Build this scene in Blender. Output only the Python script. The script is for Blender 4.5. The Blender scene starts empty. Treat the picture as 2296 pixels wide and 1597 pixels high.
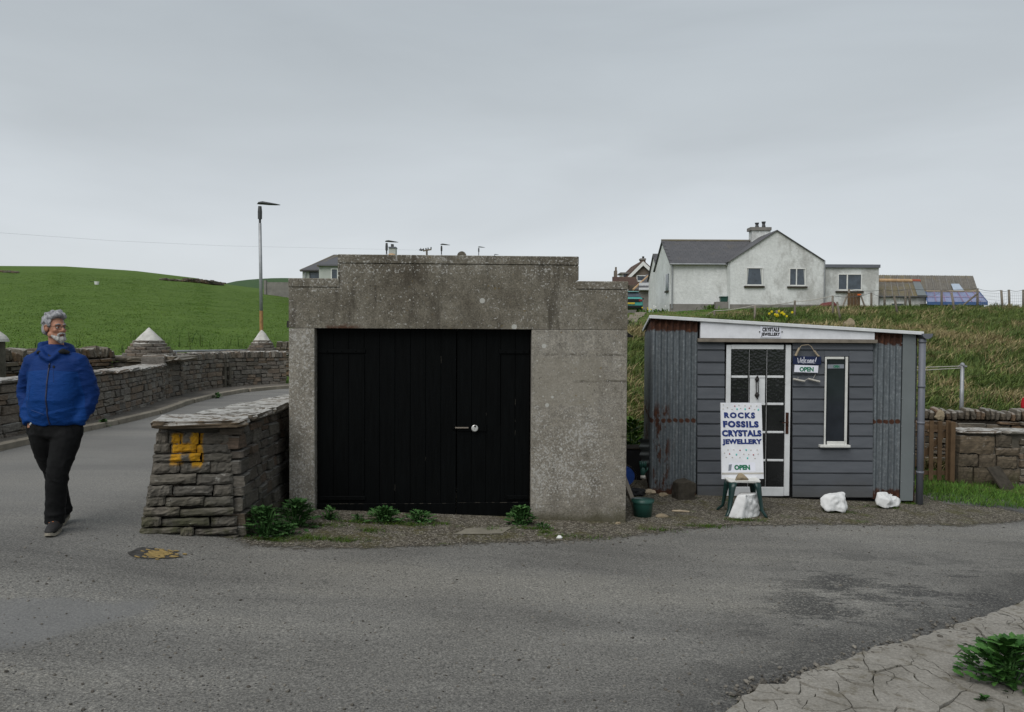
import bpy, bmesh, math, random
import numpy as np
from math import sin, cos, pi, radians, sqrt, atan2
from mathutils import Vector, Matrix, Euler, noise as mnoise
from mathutils.bvhtree import BVHTree

rng = random.Random(7)
nr = np.random.default_rng(7)
scene = bpy.context.scene
COL = scene.collection

# ------------------------------------------------------------------ camera
FPX, CX, CY = 1800.0, 1147.5, 798.5        # focal length / centre in units of a 2295 px wide frame
PITCH, ROLL, EYE = math.atan(46.5 / FPX), radians(0.30), 1.62
cam_d = bpy.data.cameras.new('camera')
cam = bpy.data.objects.new('camera', cam_d)
COL.objects.link(cam)
cam_d.sensor_width = 36.0
cam_d.lens = FPX / 2295 * 36
cam_d.clip_start, cam_d.clip_end = 0.05, 6000
CAM_R = Matrix.Rotation(pi / 2 - PITCH, 3, 'X') @ Matrix.Rotation(ROLL, 3, 'Z')
cam.location = (0, 0, EYE)
cam.rotation_euler = CAM_R.to_euler()
scene.camera = cam
scene.render.resolution_x, scene.render.resolution_y = 1024, 712

# ------------------------------------------------------------------ sky and sun
world = bpy.data.worlds.new('World')
scene.world = world
world.use_nodes = True
wn, wl = world.node_tree.nodes, world.node_tree.links
wn.clear()
w_out = wn.new('ShaderNodeOutputWorld')
w_tc = wn.new('ShaderNodeTexCoord')
w_sep = wn.new('ShaderNodeSeparateXYZ')
wl.new(w_tc.outputs['Generated'], w_sep.inputs[0])
w_ramp = wn.new('ShaderNodeValToRGB')
els = w_ramp.color_ramp.elements
els[0].position, els[0].color = 0.0, (0.402, 0.422, 0.438, 1)
els[1].position, els[1].color = 1.0, (0.250, 0.275, 0.296, 1)
for p, c in ((0.06, (0.395, 0.416, 0.433, 1)), (0.16, (0.362, 0.386, 0.405, 1)), (0.26, (0.318, 0.343, 0.361, 1)), (0.36, (0.280, 0.306, 0.326, 1)), (0.5, (0.258, 0.283, 0.304, 1))):
    e = els.new(p); e.color = c
wl.new(w_sep.outputs[2], w_ramp.inputs[0])
w_map = wn.new('ShaderNodeMapping')
w_map.inputs['Scale'].default_value = (1.2, 1.2, 5.0)
w_map.inputs['Rotation'].default_value = (0.1, -0.12, 0.4)
wl.new(w_tc.outputs['Generated'], w_map.inputs[0])
w_noise = wn.new('ShaderNodeTexNoise')
w_noise.inputs['Scale'].default_value = 1.6
w_noise.inputs['Detail'].default_value = 5
w_noise.inputs['Roughness'].default_value = 0.5
w_noise.inputs['Distortion'].default_value = 0.4
wl.new(w_map.outputs[0], w_noise.inputs['Vector'])
w_mr = wn.new('ShaderNodeMapRange')
w_mr.inputs['From Min'].default_value, w_mr.inputs['From Max'].default_value = 0.3, 0.7
w_mr.inputs['To Min'].default_value, w_mr.inputs['To Max'].default_value = 0.91, 1.07
wl.new(w_noise.outputs[0], w_mr.inputs['Value'])
w_mul = wn.new('ShaderNodeVectorMath'); w_mul.operation = 'SCALE'
wl.new(w_ramp.outputs[0], w_mul.inputs[0])
wl.new(w_mr.outputs[0], w_mul.inputs['Scale'])
w_cloud = wn.new('ShaderNodeBackground')
wl.new(w_mul.outputs[0], w_cloud.inputs[0])
w_cloud.inputs[1].default_value = 1.05
w_sky = wn.new('ShaderNodeTexSky')
w_sky.sky_type = 'NISHITA'
w_sky.sun_disc = False
SUN_EL, SUN_AZ = radians(50), radians(212)      # azimuth measured from +Y towards +X
w_sky.sun_elevation, w_sky.sun_rotation = SUN_EL, SUN_AZ
w_clear = wn.new('ShaderNodeBackground')
wl.new(w_sky.outputs[0], w_clear.inputs[0])
w_clear.inputs[1].default_value = 0.06
w_mix = wn.new('ShaderNodeMixShader')
w_mix.inputs[0].default_value = 0.94              # the cloud deck hides nearly all of the clear sky
wl.new(w_clear.outputs[0], w_mix.inputs[1])
wl.new(w_cloud.outputs[0], w_mix.inputs[2])
wl.new(w_mix.outputs[0], w_out.inputs[0])

sun_d = bpy.data.lights.new('sun', 'SUN')
sun_d.energy, sun_d.angle, sun_d.color = 1.45, radians(50), (1.0, 0.975, 0.94)
sun = bpy.data.objects.new('sun', sun_d)
COL.objects.link(sun)
to_sun = Vector((sin(SUN_AZ) * cos(SUN_EL), cos(SUN_AZ) * cos(SUN_EL), sin(SUN_EL)))
sun.rotation_euler = to_sun.to_track_quat('Z', 'Y').to_euler()
sun.location = (0, 0, 30)
scene.view_settings.view_transform = 'Standard'
scene.view_settings.look = 'None'
scene.view_settings.exposure = 0.72
scene.view_settings.gamma = 1.0
scene.view_settings.use_curve_mapping = False

# ------------------------------------------------------------------ pixel -> place helpers (2295 x 1597 frame)
def ray(x, y):
    return CAM_R @ Vector(((x - CX) / FPX, -(y - CY) / FPX, -1.0))
def at(x, y, Y):
    d = ray(x, y)
    return Vector((0, 0, EYE)) + d * (Y / d.y)
def gz(x, y, z):
    d = ray(x, y)
    return Vector((0, 0, EYE)) + d * ((z - EYE) / d.z)
def S(X):
    return float(np.interp(X, SX, SZ))
SX = [-60, -4.6, -3.8, -3.05, -2.3, 1.2, 3.0, 5.1, 8.0, 15.0, 80.0]
SZ = [0, 0, -.03, -.10, -.22, -.37, -.42, -.50, -.60, -.75, -.80]
def gs(x, y):
    z = -.3
    for _ in range(12):
        p = gz(x, y, z); z = S(p.x)
    return Vector((p.x, p.y, z))
def sst(a, b, v):
    t = min(1.0, max(0.0, (v - a) / (b - a)))
    return t * t * (3 - 2 * t)
EU = [-1.2, -.8, -.637, -.565, -.47, -.387, -.3625, -.33, -.28, -.2, 0.0]
EV = [.082, .0845, .0835, .0840, .0785, .0690, .0630, .0590, .0530, .03, .0]
def terrain(X, Y):
    """height of the grass land: rising field on the left, bank on the right"""
    u = X / max(Y, 3.0)
    yb = float(np.interp(X, [-10, -8], [14, 26.5]))
    t = max(0.0, (Y - yb) / (110 - yb))
    prof = t if t <= 1 else max(0.2, 1 - .55 * (t - 1) ** 1.0)
    e = float(np.interp(u, EU, EV))
    Yr = min(max(Y, 40), 110)
    fl = S(X) - .03 + (EYE + e * 110) * prof
    fl += prof ** .5 * .5 * mnoise.noise((X * .05, Y * .05, 3.1)) * (1 if t < .8 else 1 - sst(.8, 1, t))
    yf = float(np.interp(X, [2, 3.5, 6, 12], [12.7, 13.2, 14.6, 15.6]))
    cz = float(np.interp(u, [.1, .17, .35, .64], [2.72, 2.80, 3.05, 3.17]))
    tr = min(1.0, max(0.0, (Y - yf) / (45 - yf)))
    sm = 1 - (1 - tr) ** 1.6
    sm *= sst(-.02, .12, tr)
    base = S(X) - .03 + .045 * sst(10.9, 11.4, Y) * sst(5.2, 5.6, X)
    fr = base + (cz - S(X)) * sm
    fr += max(0, min(Y, 75) - 45) * float(np.interp(u, [.1, .18, .25, .46, .58], [.024, .032, .052, .055, 0])) - max(0, Y - 80) * .03
    k = sst(-.24, .06, u)
    return fl * (1 - k) + max(fr, -.9) * k

# ------------------------------------------------------------------ object helpers
def link(o):
    COL.objects.link(o); return o
def tag(o, label, cat, group=None):
    o['label'] = label; o['category'] = cat
    if group: o['group'] = group
    return o
def thing(name, label, cat, loc=(0, 0, 0), rot=0.0, group=None):
    o = link(bpy.data.objects.new(name, None))
    o.empty_display_size = .2
    o.location = loc
    o.rotation_euler = (0, 0, rot) if not isinstance(rot, tuple) else rot
    return tag(o, label, cat, group)
def setpar(o, p, world=False):
    """world=True: the mesh was built in world coordinates"""
    o.parent = p
    if world:
        m = Matrix.LocRotScale(p.location, p.rotation_euler, p.scale)
        q = p.parent
        o.matrix_parent_inverse = m.inverted() if q is None else (Matrix.LocRotScale(q.location, q.rotation_euler, q.scale) @ p.matrix_parent_inverse @ m).inverted()
    return o
def obj(name, me, mat=None, parent=None, world=False, smooth=False):
    if isinstance(me, bmesh.types.BMesh):
        bm = me; me = bpy.data.meshes.new(name); bm.to_mesh(me); bm.free()
    if mat is not None:
        if not me.materials: me.materials.append(mat)
    if smooth:
        me.polygons.foreach_set('use_smooth', [True] * len(me.polygons))
    o = link(bpy.data.objects.new(name, me))
    if parent is not None: setpar(o, parent, world)
    return o
def struct(o, kind='structure', label=None):
    o['kind'] = kind
    if label: o['label'] = label
    return o
def mesh_from(name, v, f):
    me = bpy.data.meshes.new(name)
    me.from_pydata(v, [], f)
    me.update()
    return me
def copy_tree(o, parent=None):
    c = link(o.copy())
    if parent is not None:
        c.parent = parent; c.matrix_parent_inverse = o.matrix_parent_inverse.copy()
    for ch in [k for k in bpy.data.objects if k.parent == o]:
        copy_tree(ch, c)
    return c
# --- bmesh shapes
def box(bm, c, s, rot=None, bevel=0.0):
    r = bmesh.ops.create_cube(bm, size=1.0)
    vs = r['verts']
    M = Matrix.Translation(c) @ (rot.to_4x4() if rot is not None else Matrix.Identity(4)) @ Matrix.Diagonal((*s, 1))
    bmesh.ops.transform(bm, matrix=M, verts=vs)
    if bevel > 0:
        es = list({e for v in vs for e in v.link_edges})
        bmesh.ops.bevel(bm, geom=es, offset=bevel, segments=1, affect='EDGES', clamp_overlap=True)
    return vs
def boxmm(bm, a, b, bevel=0.0):
    a, b = Vector(a), Vector(b)
    return box(bm, (a + b) / 2, [abs(q) for q in (b - a)], bevel=bevel)
def tube(bm, pts, radii, n=10, cap=True, up=Vector((0, 0, 1)), ry=None, power=2.0):
    """loft of elliptical rings along a path; radii / ry per point"""
    pts = [Vector(p) for p in pts]
    if not hasattr(radii, '__len__'): radii = [radii] * len(pts)
    if ry is None: ry = radii
    rings = []; pa = None
    for i, p in enumerate(pts):
        t = (pts[min(i + 1, len(pts) - 1)] - pts[max(i - 1, 0)]).normalized()
        if pa is None:
            a = t.cross(up)
            if a.length < .3: a = t.cross(Vector((0, 1, 0)))
        else: a = pa - t * pa.dot(t)
        a.normalize(); pa = a; b = t.cross(a).normalized()
        ring = []
        for k in range(n):
            an = 2 * pi * k / n
            ca, sa = cos(an), sin(an)
            if power != 2.0:
                ca = math.copysign(abs(ca) ** (2 / power), ca); sa = math.copysign(abs(sa) ** (2 / power), sa)
            ring.append(bm.verts.new(p + a * ca * radii[i] + b * sa * ry[i]))
        rings.append(ring)
    for r0, r1 in zip(rings, rings[1:]):
        for k in range(n):
            bm.faces.new((r0[k], r0[(k + 1) % n], r1[(k + 1) % n], r1[k]))
    if cap:
        bm.faces.new(rings[0][::-1]); bm.faces.new(rings[-1])
    bmesh.ops.recalc_face_normals(bm, faces=bm.faces[:])
    return rings
def ball(bm, c, r, seg=16, rings=10, rot=None):
    res = bmesh.ops.create_uvsphere(bm, u_segments=seg, v_segments=rings, radius=1.0)
    if not hasattr(r, '__len__'): r = (r, r, r)
    M = Matrix.Translation(c) @ (rot.to_4x4() if rot is not None else Matrix.Identity(4)) @ Matrix.Diagonal((*r, 1))
    bmesh.ops.transform(bm, matrix=M, verts=res['verts'])
    return res['verts']
def cyl(bm, p0, p1, r0, r1=None, n=12):
    return tube(bm, [p0, p1], [r0, r0 if r1 is None else r1], n)
def poly(bm, pts):
    return bm.faces.new([bm.verts.new(p) for p in pts])
def prism(bm, pts, dv):
    """extrude a planar polygon by dv"""
    dv = Vector(dv)
    a = [bm.verts.new(p) for p in pts]
    b = [bm.verts.new(Vector(p) + dv) for p in pts]
    fs = [bm.faces.new(a), bm.faces.new(b[::-1])]
    n = len(a)
    for i in range(n):
        fs.append(bm.faces.new((a[i], b[i], b[(i + 1) % n], a[(i + 1) % n])))
    bmesh.ops.recalc_face_normals(bm, faces=fs)
    return a + b
def BM(): return bmesh.new()
def remeshed(bm, voxel, smooth=4, disp=None, sfac=.5):
    me = bpy.data.meshes.new('tmp'); bm.to_mesh(me); bm.free()
    o = link(bpy.data.objects.new('tmp', me))
    m = o.modifiers.new('r', 'REMESH'); m.mode = 'VOXEL'; m.voxel_size = voxel; m.use_smooth_shade = True
    if smooth:
        s = o.modifiers.new('s', 'SMOOTH'); s.iterations = smooth; s.factor = sfac
    dg = bpy.context.evaluated_depsgraph_get()
    out = bpy.data.meshes.new_from_object(o.evaluated_get(dg))
    bpy.data.objects.remove(o); bpy.data.meshes.remove(me)
    if disp:
        vs = [v.co.copy() for v in out.vertices]; ns = [v.normal.copy() for v in out.vertices]
        for v, c, n in zip(out.vertices, vs, ns): v.co = c + n * disp(c, n)
        out.update()
    out.polygons.foreach_set('use_smooth', [True] * len(out.polygons))
    return out

# ------------------------------------------------------------------ material helpers
class NB:
    def __init__(s, name):
        s.m = bpy.data.materials.new(name); s.m.use_nodes = True
        s.t = s.m.node_tree; s.n = s.t.nodes; s.l = s.t.links
        s.n.clear()
        s.geo = s.n.new('ShaderNodeNewGeometry')
        s.pos = s.geo.outputs['Position']
    def con(s, sock, v):
        if isinstance(v, bpy.types.NodeSocket): s.l.new(v, sock)
        elif hasattr(v, '__len__') and len(v) == 3 and sock.type == 'RGBA': sock.default_value = (*v, 1)
        else: sock.default_value = v
    def map(s, vec, scale=(1, 1, 1), rot=(0, 0, 0), loc=(0, 0, 0)):
        k = s.n.new('ShaderNodeMapping'); s.l.new(vec, k.inputs[0])
        k.inputs['Scale'].default_value = scale; k.inputs['Rotation'].default_value = rot; k.inputs['Location'].default_value = loc
        return k.outputs[0]
    def obj(s): return s.n.new('ShaderNodeTexCoord').outputs['Object']
    def noise(s, scale, detail=4, rough=.6, vec=None, dist=0.0):
        k = s.n.new('ShaderNodeTexNoise'); s.l.new(vec or s.pos, k.inputs['Vector'])
        k.inputs['Scale'].default_value = scale; k.inputs['Detail'].default_value = detail
        k.inputs['Roughness'].default_value = rough; k.inputs['Distortion'].default_value = dist
        return k.outputs[0]
    def vor(s, scale, feature='F1', vec=None, out=0, rand=1.0):
        k = s.n.new('ShaderNodeTexVoronoi'); k.feature = feature; s.l.new(vec or s.pos, k.inputs['Vector'])
        k.inputs['Scale'].default_value = scale; k.inputs['Randomness'].default_value = rand
        return k.outputs[out]
    def math(s, op, a, b=0.0, c=0.0, clamp=False):
        k = s.n.new('ShaderNodeMath'); k.operation = op; k.use_clamp = clamp
        for i, v in enumerate((a, b, c)): s.con(k.inputs[i], v)
        return k.outputs[0]
    def step(s, v, lo, hi):
        k = s.n.new('ShaderNodeMapRange'); k.interpolation_type = 'SMOOTHSTEP'
        s.con(k.inputs['Value'], v); k.inputs['From Min'].default_value = lo; k.inputs['From Max'].default_value = hi
        return k.outputs[0]
    def ramp(s, fac, stops):
        k = s.n.new('ShaderNodeValToRGB'); s.con(k.inputs[0], fac); e = k.color_ramp.elements
        while len(e) < len(stops): e.new(.5)
        for el, (p, c) in zip(e, stops): el.position = p; el.color = (*c, 1) if hasattr(c, '__len__') else (c, c, c, 1)
        return k.outputs[0]
    def mix(s, fac, a, b, blend='MIX'):
        k = s.n.new('ShaderNodeMix'); k.data_type = 'RGBA'; k.blend_type = blend
        s.con(k.inputs[0], fac); s.con(k.inputs[6], a); s.con(k.inputs[7], b)
        return k.outputs[2]
    def xyz(s, vec=None):
        k = s.n.new('ShaderNodeSeparateXYZ'); s.l.new(vec or s.pos, k.inputs[0]); return k.outputs
    def nrm(s): return s.xyz(s.geo.outputs['Normal'])
    def rand(s):
        oi = s.n.new('ShaderNodeObjectInfo').outputs['Random']
        return s.math('FRACT', s.math('ADD', oi, s.geo.outputs['Random Per Island']))
    def attr(s, name):
        k = s.n.new('ShaderNodeAttribute'); k.attribute_name = name; return k.outputs['Color']
    def done(s, color, rough=.8, bump=None, metal=0.0, spec=.4, emit=None, trans=0.0, sub=None):
        p = s.n.new('ShaderNodeBsdfPrincipled'); o = s.n.new('ShaderNodeOutputMaterial')
        s.con(p.inputs['Base Color'], color); s.con(p.inputs['Roughness'], rough)
        s.con(p.inputs['Metallic'], metal); s.con(p.inputs['Specular IOR Level'], spec)
        if trans: p.inputs['Transmission Weight'].default_value = trans
        if bump:
            prev = None
            for h, st, d in (bump if isinstance(bump, list) else [bump]):
                b = s.n.new('ShaderNodeBump'); s.con(b.inputs['Height'], h)
                b.inputs['Strength'].default_value = st; b.inputs['Distance'].default_value = d
                if prev is not None: s.l.new(prev, b.inputs['Normal'])
                prev = b.outputs[0]
            s.l.new(prev, p.inputs['Normal'])
        s.l.new(p.outputs[0], o.inputs[0])
        return s.m
def plain(name, c, rough=.6, var=.15, scale=8.0, spec=.4, metal=0.0, bump=.15, bscale=60, bd=.003, rand=0.0):
    b = NB(name)
    n = b.noise(scale, 5, .65)
    lo = tuple(max(0, q * (1 - var)) for q in c); hi = tuple(q * (1 + var) for q in c)
    col = b.ramp(n, [(.3, lo), (.7, hi)])
    if rand:
        col = b.mix(1.0, col, b.ramp(b.rand(), [(0, 1 - rand), (1, 1 + rand)]), 'MULTIPLY')
    return b.done(col, rough, (b.noise(bscale, 4, .6), bump, bd) if bump else None, metal, spec)

# --- the materials
def m_asphalt():
    b = NB('asphalt')
    x, y, z = b.xyz()
    fine = b.noise(72, 4, .85)
    mid = b.noise(38, 4, .7)
    big = b.noise(.5, 4, .6)
    c = b.ramp(fine, [(.30, (.026, .025, .024)), (.42, (.098, .096, .090)), (.54, (.175, .170, .158)), (.66, (.285, .276, .253)), (.78, (.47, .45, .41))])
    c = b.mix(1.0, c, b.ramp(mid, [(.3, .78), (.5, 1.0), (.7, 1.18)]), 'MULTIPLY')
    sep = b.xyz(b.vor(52, out=1))
    c = b.mix(b.math('MULTIPLY', b.step(b.vor(52), .30, .20), b.step(sep[0], .90, .93)), c, (.27, .255, .22))
    c = b.mix(b.math('MULTIPLY', b.step(b.vor(40), .30, .20), b.step(b.xyz(b.vor(40, out=1))[1], .92, .95)), c, (.018, .018, .018))
    c = b.mix(1.0, c, b.ramp(big, [(.3, (.88, .87, .85)), (.7, (1.12, 1.12, 1.11))]), 'MULTIPLY')
    # worn tracks following the bend of the road
    r1 = b.math('SQRT', b.math('ADD', b.math('POWER', b.math('SUBTRACT', x, 3.2), 2), b.math('POWER', b.math('SUBTRACT', y, .8), 2)))
    trk = b.noise(.9, 4, .6, b.map(b.pos, (.22, 1.0, 1), (0, 0, -.16)), .3)
    c = b.mix(1.0, c, b.ramp(trk, [(.34, (.70, .70, .71)), (.5, (1, 1, 1)), (.64, (1.24, 1.23, 1.20))]), 'MULTIPLY')
    # oily, worn-open patches along the concrete apron and in the carriageway
    st = b.noise(1.5, 6, .75, b.map(b.pos, (.7, 1.6, 1)))
    near = b.math('MULTIPLY', b.step(b.math('SUBTRACT', x, b.math('MULTIPLY', y, .55)), -1.9, -.9), b.step(y, 8.2, 6.6))
    m1 = b.math('MULTIPLY', b.step(st, .49, .58), near)
    e0_, e1_ = gs(1600, 1585), gs(2330, 1335)
    ex, ey = e1_.x - e0_.x, e1_.y - e0_.y; el = math.hypot(ex, ey)
    sdist = b.math('SUBTRACT', b.math('MULTIPLY', b.math('SUBTRACT', y, e0_.y), ex / el), b.math('MULTIPLY', b.math('SUBTRACT', x, e0_.x), ey / el))
    band = b.math('MULTIPLY', b.step(b.math('ADD', sdist, b.math('MULTIPLY', b.math('SUBTRACT', b.noise(3, 5, .7), .5), 1.0)), .55, .12), .8)
    band = b.math('MULTIPLY', band, b.step(x, .9, 1.6))
    dk = b.math('MAXIMUM', m1, band)
    dk = b.math('MULTIPLY', dk, b.step(b.math('SUBTRACT', mid, b.math('MULTIPLY', fine, .35)), .20, .32))
    c = b.mix(b.math('MULTIPLY', dk, .85), c, b.ramp(fine, [(.35, (.014, .014, .014)), (.6, (.05, .05, .049)), (.75, (.12, .117, .11))]))
    st2 = b.noise(.8, 6, .75, b.map(b.pos, (1, 1.5, 1), (0, 0, .5), (3, 1, 0)))
    c = b.mix(b.math('MULTIPLY', b.step(st2, .57, .68), .22), c, (.032, .032, .031))
    far = b.math('MULTIPLY', b.step(x, 4.2, 6.0), b.step(y, 8.8, 9.8))
    c = b.mix(b.math('MULTIPLY', far, b.math('MULTIPLY', b.step(b.noise(1.7, 4), .40, .58), .7)), c, (.026, .027, .030))
    lane = b.math('MULTIPLY', b.step(x, -2.2, -4.2), b.step(y, 5.6, 8.5))
    c = b.mix(b.math('MULTIPLY', lane, .4), c, (.165, .163, .158))
    # smooth repair at the lower left, feathering into the coarse surface
    wob = b.math('MULTIPLY', b.math('SUBTRACT', b.noise(2.0, 5, .7), .5), 1.1)
    def edge(p, q, w):
        """signed side of the line p-q, softened"""
        dx, dy = q[0] - p[0], q[1] - p[1]; L = math.hypot(dx, dy)
        k = b.math('SUBTRACT', b.math('MULTIPLY', b.math('SUBTRACT', y, p[1]), dx / L), b.math('MULTIPLY', b.math('SUBTRACT', x, p[0]), dy / L))
        return b.step(b.math('ADD', k, b.math('MULTIPLY', wob, w)), -.05, .10)
    A, B_, C_ = gs(95, 1600), gs(330, 1378), gs(455, 1340)
    D_ = gs(-20, 1352)
    m = b.math('MULTIPLY', b.math('MAXIMUM', edge(A, B_, .35), 0), edge(D_, C_, -.45) if False else b.math('SUBTRACT', 1, edge(D_, C_, .45)))
    m = b.math('MULTIPLY', m, edge(B_, C_, .25))
    sm = b.ramp(b.noise(1.4, 5, .6), [(.3, (.135, .135, .133)), (.7, (.180, .180, .177))])
    sm = b.mix(1.0, sm, b.ramp(fine, [(.3, .82), (.7, 1.18)]), 'MULTIPLY')
    c = b.mix(b.math('MULTIPLY', m, .7), c, sm)
    return b.done(c, b.math('SUBTRACT', .88, b.math('MULTIPLY', m, .1)), [(mid, .55, .012), (fine, .55, .006)], 0, .3)
def m_gravel():
    b = NB('gravel_ground')
    v = b.vor(58, out=1)
    sep = b.xyz(v)[0]
    c = b.ramp(sep, [(.0, (.050, .043, .033)), (.35, (.120, .105, .082)), (.75, (.19, .172, .138)), (1, (.33, .305, .255))])
    c = b.mix(b.step(b.vor(58, 'DISTANCE_TO_EDGE'), .14, .02), c, (.030, .026, .018))
    moss = b.noise(2.4, 6, .75)
    c = b.mix(b.math('MULTIPLY', b.step(moss, .50, .64), .62), c, b.ramp(b.noise(60, 4, .7), [(.3, (.028, .028, .010)), (.55, (.075, .068, .020)), (.75, (.13, .12, .045))]))
    c = b.mix(b.math('MULTIPLY', b.step(b.noise(3.3, 5, .7, b.map(b.pos, loc=(5, 2, 0))), .58, .70), .55), c, (.055, .085, .014))
    c = b.mix(1.0, c, b.ramp(b.noise(30, 4, .7), [(.3, .7), (.7, 1.3)]), 'MULTIPLY')
    m = b.done(c, .95, (b.vor(58), .7, .010), 0, .2)
    fade = b.xyz(b.attr('col'))[0]
    al = b.step(b.math('ADD', fade, b.math('MULTIPLY', b.math('SUBTRACT', b.noise(9, 6, .8), .5), 1.1)), .36, .62)
    out = [q for q in b.n if q.type == 'OUTPUT_MATERIAL'][0]; pr = [q for q in b.n if q.type == 'BSDF_PRINCIPLED'][0]
    tr = b.n.new('ShaderNodeBsdfTransparent'); mx = b.n.new('ShaderNodeMixShader')
    b.l.new(al, mx.inputs[0]); b.l.new(tr.outputs[0], mx.inputs[1]); b.l.new(pr.outputs[0], mx.inputs[2]); b.l.new(mx.outputs[0], out.inputs[0])
    return m
def m_grass(name, g1, g2, straw=0.0):
    b = NB(name)
    n = b.noise(.35, 5, .65); n2 = b.noise(3.2, 6, .75, b.map(b.pos, (1, .55, 1))); n3 = b.noise(16, 4, .7)
    c = b.ramp(b.math('ADD', b.math('MULTIPLY', n, .4), b.math('MULTIPLY', n2, .6)), [(.34, g1), (.64, g2)])
    c = b.mix(1.0, c, b.ramp(n3, [(.3, .78), (.7, 1.18)]), 'MULTIPLY')
    if straw:
        c = b.mix(b.math('MULTIPLY', b.step(b.noise(.9, 5, .7), .47, .62), straw), c, (.19, .15, .075))
    return b.done(c, .95, (n2, .6, .12), 0, .1)
def m_blade(name):
    b = NB(name)
    p = b.done(b.attr('col'), .8, None, 0, .15)
    return p
def m_stone(name, tones, lichen=.55, top=.75, moss=0.0, bscale=18, z0=-.2, z1=.25, h=None, cov=(.30, .48)):
    b = NB(name)
    r = b.rand()
    stops = [(i / max(1, len(tones) - 1), t) for i, t in enumerate(tones)]
    c = b.ramp(r, stops)
    c = b.mix(1.0, c, b.ramp(b.noise(bscale, 6, .7, b.map(b.pos, (1, 1, 2.4))), [(.25, .50), (.5, .95), (.75, 1.5)]), 'MULTIPLY')
    lay = b.noise(22, 5, .7, b.map(b.pos, (.35, .35, 2.6)))
    c = b.mix(b.math('MULTIPLY', b.step(lay, .58, .42), .35), c, (.035, .03, .024))
    if lichen:
        ln = b.math('MULTIPLY', b.step(b.noise(9, 6, .75), .60, .70), lichen)
        c = b.mix(ln, c, (.36, .35, .32))
    if top:
        up = b.math('MULTIPLY', b.step(b.nrm()[2], .45, .8), b.step(b.noise(10, 5, .7), *cov))
        c = b.mix(b.math('MULTIPLY', up, top), c, b.ramp(b.noise(30, 4, .7), [(.3, (.26, .255, .24)), (.65, (.48, .475, .45))]))
    if moss:
        x, y, z = b.xyz()
        mm = b.math('MULTIPLY', b.step(z, z1, z0), b.step(b.noise(5, 5, .7), .36, .62))
        c = b.mix(b.math('MULTIPLY', mm, moss), c, (.045, .048, .018))
    if h: c = h(b, c)
    return b.done(c, .92, [(lay, .55, .012), (b.noise(55, 5, .7), .45, .006)], 0, .2)
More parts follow.
